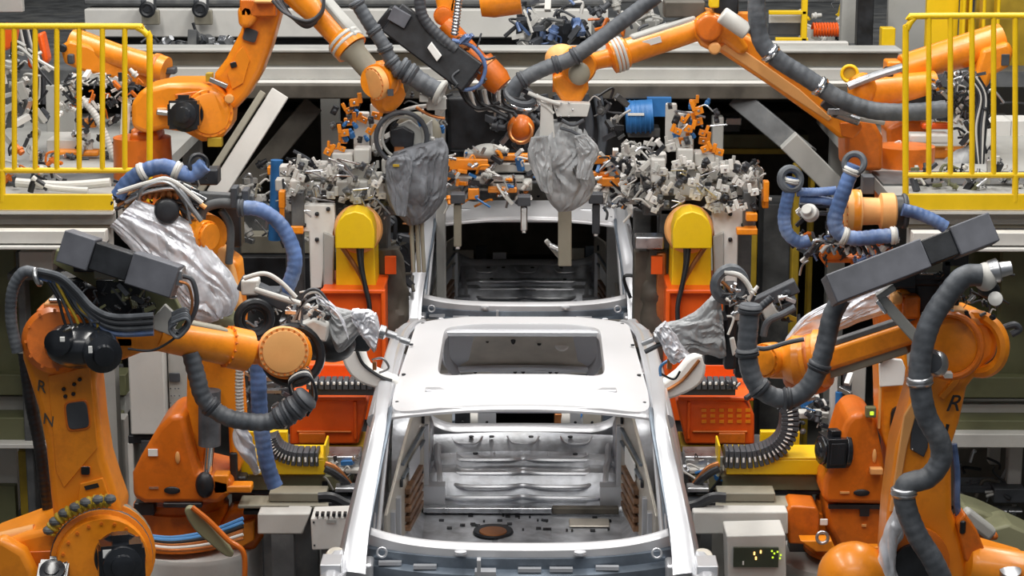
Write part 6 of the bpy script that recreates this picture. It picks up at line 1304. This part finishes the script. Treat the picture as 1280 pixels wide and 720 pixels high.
column('black cable column at the top right', 1072, 1092, -20, 18.2, 'black', y1=62)
r = thing('cabinet', 'tall grey cabinet behind the blue hoses on the right', 'cabinet', V((P(975, 300, 17).x, 17.2, 0)))
a, b = P(955, 255, 17), P(992, 255, 17); mb = MB('grey_dark'); mb.box(((a.x + b.x) / 2, 17.2, a.z / 2), (b.x - a.x, .4, a.z)); build('body', mb, r, bevel=.01)
mb = MB('black'); mb.rbox(988, 330, 16.97, 2, 60, .03); build('handle', mb, r)
# blue motor
r = thing('blue_motor', 'blue electric motor under the girder, left of the right clamp cluster', 'motor', P(805, 158, 16.4))
mb = MB('blue'); mb.cyl(P(782, 146, 16.4), P(816, 144, 16.4), .12); mb.rbox(824, 134, 16.4, 30, 24, .2)
for k in range(5): mb.torus(P(788 + 6 * k, 146, 16.4), (1, 0, .05), .12, .008)
build('housing', mb, r, bevel=.012); mb = MB('white'); mb.rbox(795, 143, 16.27, 20, 3, .01); build('type_plate', mb, r)
mb = MB('grey_dark'); mb.rbox(805, 166, 16.5, 40, 12, .2); build('bracket', mb, r, bevel=.01)
# yellow frame top right
r = thing('yellow_frame', 'yellow guard frame at the top right of the upper level', 'guard frame', P(980, 62, 17.9))
mb = MB('yellow'); mb.rbox(1006, 20, 17.9, 7, 86, .08); mb.rbox(985, 16, 17.9, 46, 5, .06); mb.rbox(990, 54, 17.9, 40, 13, .06); build('frame', mb, r, bevel=.006)
mb = MB('charcoal'); mb.rbox(982, 36, 18.0, 40, 16, .06); mb.use('grey_light'); mb.rbox(982, 24, 18.0, 40, 10, .05); build('infill_panel', mb, r, bevel=.004)
r = thing('hanging_coil', 'orange spiral air hose coil at the top right', 'coil', P(1032, 42, 18.0))
pts = [P(1016 + 32 * i / 72, 37, 18.0) + V((0, math.cos(i * math.pi / 4) * .05, math.sin(i * math.pi / 4) * .05)) for i in range(73)]
build('coil', MB('orange_red').tube(pts, .011, n=6, k=2), r)
# wall of panels, cabinets beyond the right railing
def panel(label, x0, x1, y0, y1, Y, m, name='cladding_sheet', cat='panel', d=.08, extra=None):
    c, s_ = hb(x0, x1, y0, y1, Y, d)
    zb_ = c[2] - s_[2] / 2
    if Y > 15 and zb_ < 2.9: zt_ = c[2] + s_[2] / 2; c = (c[0], c[1], zt_ / 2); s_ = (s_[0], s_[1], zt_)
    if 17 < Y < 19 and 2.9 <= zb_ < 3.6: zt_ = c[2] + s_[2] / 2; c = (c[0], c[1], (zt_ + 2.99) / 2); s_ = (s_[0], s_[1], zt_ - 2.99)
    r = thing(name, label, cat, V((c[0], c[1], c[2] - s_[2] / 2))); build('sheet', MB(m).box(c, s_), r, bevel=.006)
    mb = MB('grey_dark'); mb.box((c[0], c[1] + d, c[2]), (s_[0] * .9, .04, s_[2] * .9)); build('backing', mb, r)
    if extra: extra(r)
    return r
panel('grey wall panel at the top right behind the yellow post', 1112, 1162, -30, 100, 18.4, 'grey_paint')
panel('large grey panel behind the right railing', 1162, 1340, 60, 228, 18.2, 'grey_paint')
panel('white switch cabinet right of the cables behind the right railing', 1236, 1262, 150, 222, 16.4, 'white', 'switch_cabinet', 'cabinet', d=.3)
panel('white switch cabinet at the right picture edge behind the railing', 1263, 1320, 150, 222, 16.4, 'white', 'switch_cabinet', 'cabinet', d=.3)
panel('yellow machine panel at the top edge behind the right railing', 1160, 1198, -20, 22, 17.6, 'yellow')
panel('dull yellow panel left of the far right robot arm', 1162, 1196, 26, 70, 17.8, 'yellow_dull')
panel('yellow slatted panel at the top right corner', 1222, 1330, -20, 30, 17.6, 'yellow_dull')
for k, x in enumerate((1203, 1211, 1228, 1246)):
    column(('yellow tube post, %s of four at the top right' % ('first', 'second', 'third', 'fourth')[k]), x, x + 4, -20, 17.4, 'yellow', y1=70)
panel('grey cabinet standing behind the left railing', 56, 96, 108, 196, 16.6, 'grey_paint', name='cabinet', cat='cabinet')
panel('pale grey sheet along the left edge behind the railing', -80, 30, 100, 216, 16.8, 'grey_dark')
panel('light grey panel at the top left corner', -60, 28, -20, 16, 16.0, 'grey_paint')
panel('pale shelf sheet under the far left robot', 58, 100, 176, 190, 15.4, 'grey_light', d=.4)
r = thing('parts_rack', 'rack of grey pipes and boxes lying behind the left toe board', 'rack', P(60, 236, 13.9))
mb = MB('grey_dark'); mb.rbox(60, 236, 14.2, 240, 14, .5); build('rack_bed', mb, r); mb = MB('grey_light'); mb.tube(PP([(20, 228), (80, 232), (138, 228)], 13.9), .03); mb.tube(PP([(40, 222), (60, 234), (110, 238)], 13.8), .02); mb.use('black'); mb.tube(PP([(38, 240), (44, 226), (60, 236)], 13.8), .02); build('pipe', mb, r)
clutter(r, 'fitting', 4, 190, 80, 240, 14.0, 40, 111, ms=('grey_light', 'black', 'charcoal', 'steel', 'orange_deep', 'grey_paint'), size=(6, 15))
clutter(r, 'fitting', 0, 60, 60, 190, 15.0, 60, 112, ms=('grey_light', 'black', 'charcoal', 'steel', 'grey_paint', 'grey_paint'), size=(6, 16))
r = thing('parts_rack', 'rack of dark fittings behind the right toe board', 'rack', P(1200, 232, 13.9))
mb = MB('grey_dark'); mb.rbox(1230, 236, 14.2, 250, 12, .5); build('rack_bed', mb, r)
clutter(r, 'fitting', 1140, 205, 1280, 236, 14.0, 60, 113, ms=('grey_light', 'black', 'charcoal', 'steel', 'olive', 'grey_paint'), size=(6, 15))
clutter(r, 'fitting', 1075, 170, 1130, 235, 15.0, 36, 114, ms=('grey_light', 'steel', 'charcoal', 'steel', 'copper', 'grey_paint'), size=(6, 16))
# stuff on the upper deck between
for (x0, y0, x1, y1, Y, n, sd, lab, cols) in ((640, 2, 730, 60, 17.6, 50, 121, 'dark valve manifold on the upper level above the hanging grey gun', ('black', 'charcoal', 'grey_dark', 'grey_light', 'blue_hose')), (190, 48, 300, 62, 18.0, 22, 122, 'row of dark fittings under the upper conveyor', ('black', 'charcoal', 'grey_dark', 'steel')), (1000, 8, 1056, 60, 18.8, 24, 123, 'dark cable bundle at the top right', ('grey_light', 'charcoal', 'yellow', 'grey_paint')), (735, 0, 830, 50, 17.6, 30, 124, 'grey machine parts on the upper level behind the long hose', ('grey_paint', 'grey_light', 'orange_deep', 'charcoal'))):
    r = thing('valve_manifold', lab, 'manifold', P((x0 + x1) / 2, y1, Y)); mb = MB(cols[0]); c, s_ = hb(x0 + 5, x1 - 5, (y0 + y1) / 2, y1, Y + .3, .2); mb.box(c, s_); build('block', mb, r, bevel=.01)
    clutter(r, 'fitting', x0, y0, x1, y1, Y, n, sd, ms=cols, size=(7, 18))
# ------------------------------------------------------------------ lower side walls: olive machine frames
def wallset(s):
    side = 'left' if s < 0 else 'right'; W = (lambda a, b: (a, b)) if s < 0 else (lambda a, b: (1280 - b, 1280 - a)); Yw = 14.2
    def part(label, a, b, y0, y1, Y, m, d=.1, nm='machine_enclosure', ct='panel'): x0, x1 = W(a, b); return panel(label, x0, x1, y0, y1, Y, m, nm, ct, d)
    part('tall olive machine panel at the %s picture edge' % side, -120, 26, 312, 480, Yw, 'olive')
    part('dark olive machine window behind the front %s robot elbow' % side, 26, 150 if s < 0 else 130, 314, 470, Yw + .5, 'machine_window')
    part('olive beam low on the %s wall' % side, -120, 150, 524, 556, Yw - .2, 'olive', .2, 'cross_beam', 'beam')
    part('olive grey beam in the middle of the %s wall' % side, -120, 158, 470, 496, Yw - .1, 'olive', .2, 'cross_beam', 'beam')
    part('white beam across the %s wall' % side, -120, 158, 497 if s < 0 else 504, 521, Yw, 'grey_light' if s > 0 else 'grey_paint', .15, 'cross_beam', 'beam')
    part('pale lower beam across the %s wall' % side, -120, 158, 557 if s < 0 else 541, 563 if s < 0 else 558, Yw - .3, 'grey_light', .2, 'cross_beam', 'beam')
wallset(-1); wallset(1)
column('pale grey post left of the black rail box', 26, 68, 312, 14.0, 'grey_light', y1=345)
column('dark post beside the left machine panel', 22, 32, 312, 14.05, 'grey_dark')
r = thing('cabinet', 'tall light grey cabinet behind the front left robot arm', 'cabinet', V((P(184, 500, 13.3).x, 13.4, 0)))
c, s_ = hb(159, 208, 430, 545, 13.2, .35); build('body', MB('grey_light').box(c, s_), r, bevel=.01)
mb = MB('grey_paint'); c, s_ = hb(209, 236, 430, 525, 13.3, .25); mb.box(c, s_); mb.use('charcoal')
for k in range(10): mb.rbox(213 + 5 * (k % 3) + (k % 2), 486 + 9 * (k // 3), 13.28, 2, 2, .01)
mb.rbox(218, 472, 13.28, 14, 12, .01); build('side_cover', mb, r, bevel=.006)
c, s_ = hb(160, 206, 546, 556, 13.25, .3); mb = MB('black').box(c, s_); c, s_ = hb(176, 206, 552, 580, 13.22, .3); mb.use('charcoal').box(c, s_); build('drawer', mb, r, bevel=.006)
c, s_ = hb(159, 175, 556, 780, 13.25, .3); build('leg', MB('grey_light').box(c, s_), r, bevel=.006)
panel('pale sheet metal panel low behind the front left robot', -60, 24, 560, 640, 14.4, 'grey_light', 'machine_enclosure')
panel('green machine panel in the bottom left behind the robot', -60, 22, 610, 680, 14.3, 'olive', 'machine_enclosure')
column('yellow green post behind the front left robot arm, near its foot', 25, 38, 560, 14.3, 'yellow_dull')
panel('light control box below the left olive beam', 119, 150, 548, 620, 13.9, 'charcoal', 'machine_enclosure')
column('white upright left of the second left robot', 148, 158, 520, 13.7, 'grey_light')
r = thing('floor_machinery', 'dark machinery low behind the front left robot', 'machine', V((P(40, 650, 14.6).x, 14.6, 0)))
mb = MB('grey_dark'); c, s_ = hb(24, 165, 575, 690, 14.8, .4); mb.box(c, s_); build('body', mb, r, bevel=.02)
clutter(r, 'fitting', 40, 575, 165, 660, 14.3, 36, 131, ms=('black', 'charcoal', 'white', 'steel', 'grey_dark', 'grey_light'), size=(7, 20))
mb = MB('grey_light'); mb.prism(PP([(124, 562), (146, 552), (158, 568), (158, 580), (130, 578)], 13.8), (0, .3, 0)); mb.use('white'); mb.rbox(152, 620, 13.7, 22, 8, .1); build('bracket', mb, r, bevel=.01)
r = thing('floor_machinery', 'dark machinery low behind the front right robot', 'machine', V((P(1240, 620, 14.6).x, 14.6, 0)))
mb = MB('brown_dark'); c, s_ = hb(1195, 1400, 556, 660, 14.9, .4); mb.box(c, s_); build('body', mb, r, bevel=.02)
mb = MB('grey_light'); mb.rbox(1269, 584, 14.3, 18, 56, .1); mb.use('grey_paint'); mb.rbox(1244, 570, 14.4, 14, 24, .1); mb.use('charcoal'); mb.rbox(1262, 620, 14.2, 40, 20, .2); mb.rbox(1225, 612, 14.3, 50, 10, .2); mb.use('steel'); mb.rbox(1240, 640, 14.2, 80, 4, .1); build('bracket', mb, r, bevel=.01)
clutter(r, 'fitting', 1200, 565, 1290, 650, 14.2, 36, 132, ms=('black', 'charcoal', 'brown_dark', 'steel', 'grey_dark', 'grey_paint'), size=(7, 20))
r = thing('floor_cover', 'slanted olive floor cover behind the right balancer drum', 'floor cover', V((P(1240, 670, 13.2).x, 13.2, 0)))
mb = MB('olive_light'); mb.prism(PP([(1204, 632), (1230, 640), (1292, 668), (1292, 676), (1200, 644)], 13.2), (0, .3, .0)); mb.prism(PP([(1236, 662), (1262, 655), (1300, 672), (1300, 740), (1230, 700)], 13.0), (0, .3, 0)); build('plate', mb, r, bevel=.02)
mb = MB('orange_deep'); mb.rbox(1236, 672, 12.2, 26, 10, .15); mb.use('grey_paint'); mb.beam(P(1204, 640, 12.2), P(1240, 668, 12.2), .1, .08); build('fitting', mb, r, bevel=.02)
# grey uprights behind right robot forearm
r = thing('pipe_rack', 'grey uprights and blue pipe behind the wrist of the front right robot', 'pipe rack', V((P(1055, 500, 12.9).x, 12.9, 0)))
for x, w, m in ((1043, 8, 'grey_light'), (1073, 18, 'grey_paint'), (1060, 10, 'charcoal')):
    a = P(x, 452, 12.9); mb = MB(m); mb.box((a.x, 12.9, a.z / 2), (L(w, 12.9), .08, a.z)); build('upright', mb, r, bevel=.006)
a = P(1049, 490, 12.85); build('pipe', MB('blue').cyl((a.x, 12.85, .3), a, .022), r)
clutter(r, 'fitting', 1000, 470, 1066, 545, 12.75, 40, 133, ms=('steel', 'charcoal', 'grey_light', 'white', 'black', 'blue'), size=(6, 14))
mb = MB('grey_light'); mb.rbox(1015, 520, 13.0, 46, 8, .1); mb.rbox(1010, 498, 13.1, 30, 6, .1); mb.use('charcoal'); mb.rbox(1012, 508, 13.1, 46, 10, .1); build('shelf', mb, r, bevel=.006)
r = thing('pipe_rack', 'silver fittings and pipes behind the wrist of the front left robot', 'pipe rack', V((P(330, 480, 12.9).x, 12.9, 0)))
a = P(318, 450, 12.9); mb = MB('charcoal'); mb.box((a.x, 13.0, a.z / 2), (.1, .1, a.z)); build('upright', mb, r); mb = MB('steel'); mb.rbox(340, 474, 12.9, 60, 5, .06); mb.rbox(330, 490, 12.9, 50, 4, .06); build('shelf', mb, r)
clutter(r, 'fitting', 300, 465, 372, 545, 12.8, 40, 134, ms=('steel', 'charcoal', 'grey_light', 'steel', 'black'), size=(6, 14))
# middle background: dark band machinery
r = thing('rear_machine', 'dark machine housing under the girder behind the rear body', 'machine', V((0, 19, 0)))
c, s_ = hb(270, 1090, 138, 320, 20.2, .6); build('body', MB('brown_dark').box(c, s_), r, bevel=.02)
mb = MB('olive'); c, s_ = hb(900, 1010, 168, 188, 18.0, .3); mb.box(c, s_); mb.use('yellow_dull'); c, s_ = hb(905, 1000, 186, 192, 17.95, .1); mb.box(c, s_); build('olive_beam', mb, r)
mb = MB('steel'); mb.rbox(917, 152, 17.6, 20, 10, .1); mb.use('charcoal'); mb.rbox(910, 160, 17.6, 30, 10, .2); build('bracket', mb, r, bevel=.01)
r = thing('rear_machine', 'grey green machine band behind the left blue hose', 'machine', V((P(350, 300, 16.4).x, 16.5, 0)))
mb = MB('grey_dark'); c, s_ = hb(290, 410, 255, 560, 16.6, .3); mb.box(c, s_); mb.use('khaki'); c, s_ = hb(300, 410, 295, 318, 16.4, .2); mb.box(c, s_); mb.use('black'); c, s_ = hb(300, 420, 322, 380, 16.3, .2); mb.box(c, s_); build('body', mb, r, bevel=.01)
clutter(r, 'fitting', 300, 205, 400, 300, 16.0, 60, 141, ms=('grey_light', 'charcoal', 'khaki', 'grey_paint', 'black', 'steel'), size=(7, 18))
build('blue_pipe', MB('blue').tube(PP([(346, 200), (345, 250), (343, 300)], 15.6), .045, n=12), r); mb = MB('orange'); mb.rbox(347, 214, 15.8, 26, 10, .1); mb.rbox(352, 262, 15.5, 6, 60, .05); build('orange_rod', mb, r, bevel=.006)
r = thing('rear_machine', 'dark machinery between the left yellow column and the rear body', 'machine', V((P(500, 300, 16.2).x, 16.4, 0)))
c, s_ = hb(476, 522, 300, 470, 16.2, .3); build('housing', MB('black').box(c, s_), r, bevel=.02)
clutter(r, 'fitting', 478, 280, 516, 460, 15.0, 34, 142, ms=('black', 'charcoal', 'brown_dark', 'grey_dark', 'copper'), size=(8, 20))
r = thing('rear_machine', 'dark machinery between the rear body and the right yellow column', 'machine', V((P(808, 300, 16.2).x, 16.4, 0)))
c, s_ = hb(792, 826, 300, 470, 16.2, .3); build('housing', MB('black').box(c, s_), r, bevel=.02)
clutter(r, 'fitting', 796, 320, 824, 470, 15.0, 24, 143, ms=('black', 'charcoal', 'brown_dark', 'grey_dark', 'copper'), size=(8, 20))
r = thing('rear_machine', 'dark hoses and machinery hanging behind the two central guns', 'machine', V((P(600, 160, 16.3).x, 16.4, 2.0)))
c, s_ = hb(556, 780, 112, 200, 16.9, .3); build('housing', MB('black').box(c, s_), r, bevel=.02)
for k in range(12): build('hose', MB(('black', 'charcoal', 'grey_hose')[k % 3]).tube(PP([(560 + 17 * k, 118), (566 + 17 * k, 140 + 5 * (k % 4)), (556 + 18 * k, 170), (564 + 17 * k, 196)], 16.2 + .1 * (k % 3)), .035, n=8), r)
clutter(r, 'fitting', 600, 120, 680, 185, 16.0, 40, 144, ms=('black', 'charcoal', 'grey_dark', 'steel'), size=(8, 18))
# left mid: yellow posts behind right robots; machine posts
for k, (x0, x1, y0, lab) in enumerate(((906, 914, 300, 'dull yellow post just right of the right yellow column'), (922, 930, 300, 'dark yellow post between the right yellow column and the cabinet'))): column(lab, x0, x1, y0, 15.8, 'yellow_dull')
# sparks? light reflections are left to the lamps
# ------------------------------------------------------------------ hall
def structure(name, m, c, s_): o = build(name, MB(m).box(c, s_), kind='structure'); return o
structure('floor', 'floor', (0, 12, -.05), (22, 30, .1)); structure('wall_back', 'wall', (0, 25, 4.5), (22, .2, 9)); structure('wall_left', 'wall', (-9.5, 12, 4.5), (.2, 30, 9)); structure('wall_right', 'wall', (9.5, 12, 4.5), (.2, 30, 9))
structure('trim_1', 'grey_dark', (0, 21.0, P(640, 62, 17).z - .25), (14, 7.6, .12))

for o in [o for o in list(COL.objects) if o.parent is None and o.type == 'EMPTY' and o is not car and o is not far]: nest(o)
# ------------------------------------------------------------------ light
w = bpy.data.worlds.new('world'); SC.world = w; w.use_nodes = True
bg = w.node_tree.nodes['Background']; bg.inputs['Color'].default_value = (0.80, 0.86, 0.95, 1); bg.inputs['Strength'].default_value = 0.22
def area(loc, size, power, col=(1, 0.97, 0.92), rot=(0, 0, 0), sy=None):
    l = bpy.data.lights.new('hall_lamp', 'AREA'); l.energy = power; l.color = col; l.shape = 'RECTANGLE'; l.size = size; l.size_y = sy or size
    o = bpy.data.objects.new('hall_lamp', l); COL.objects.link(o); o.location = loc; o.rotation_euler = rot
for x in (-3.6, 0, 3.6):
    area((x, 9.0, 8.2), 0.8, 225, sy=5); area((x, 14.5, 8.2), 0.8, 210, sy=4)
area((0, 4, 8.0), 6, 120, rot=(math.radians(25), 0, 0), sy=0.8)
area((0, 20.5, 7.5), 8, 120, sy=1.0)
SC.view_settings.view_transform = 'Standard'; SC.view_settings.look = 'None'; SC.view_settings.gamma = 1; SC.view_settings.use_curve_mapping = False
SC.view_settings.exposure = 0.04
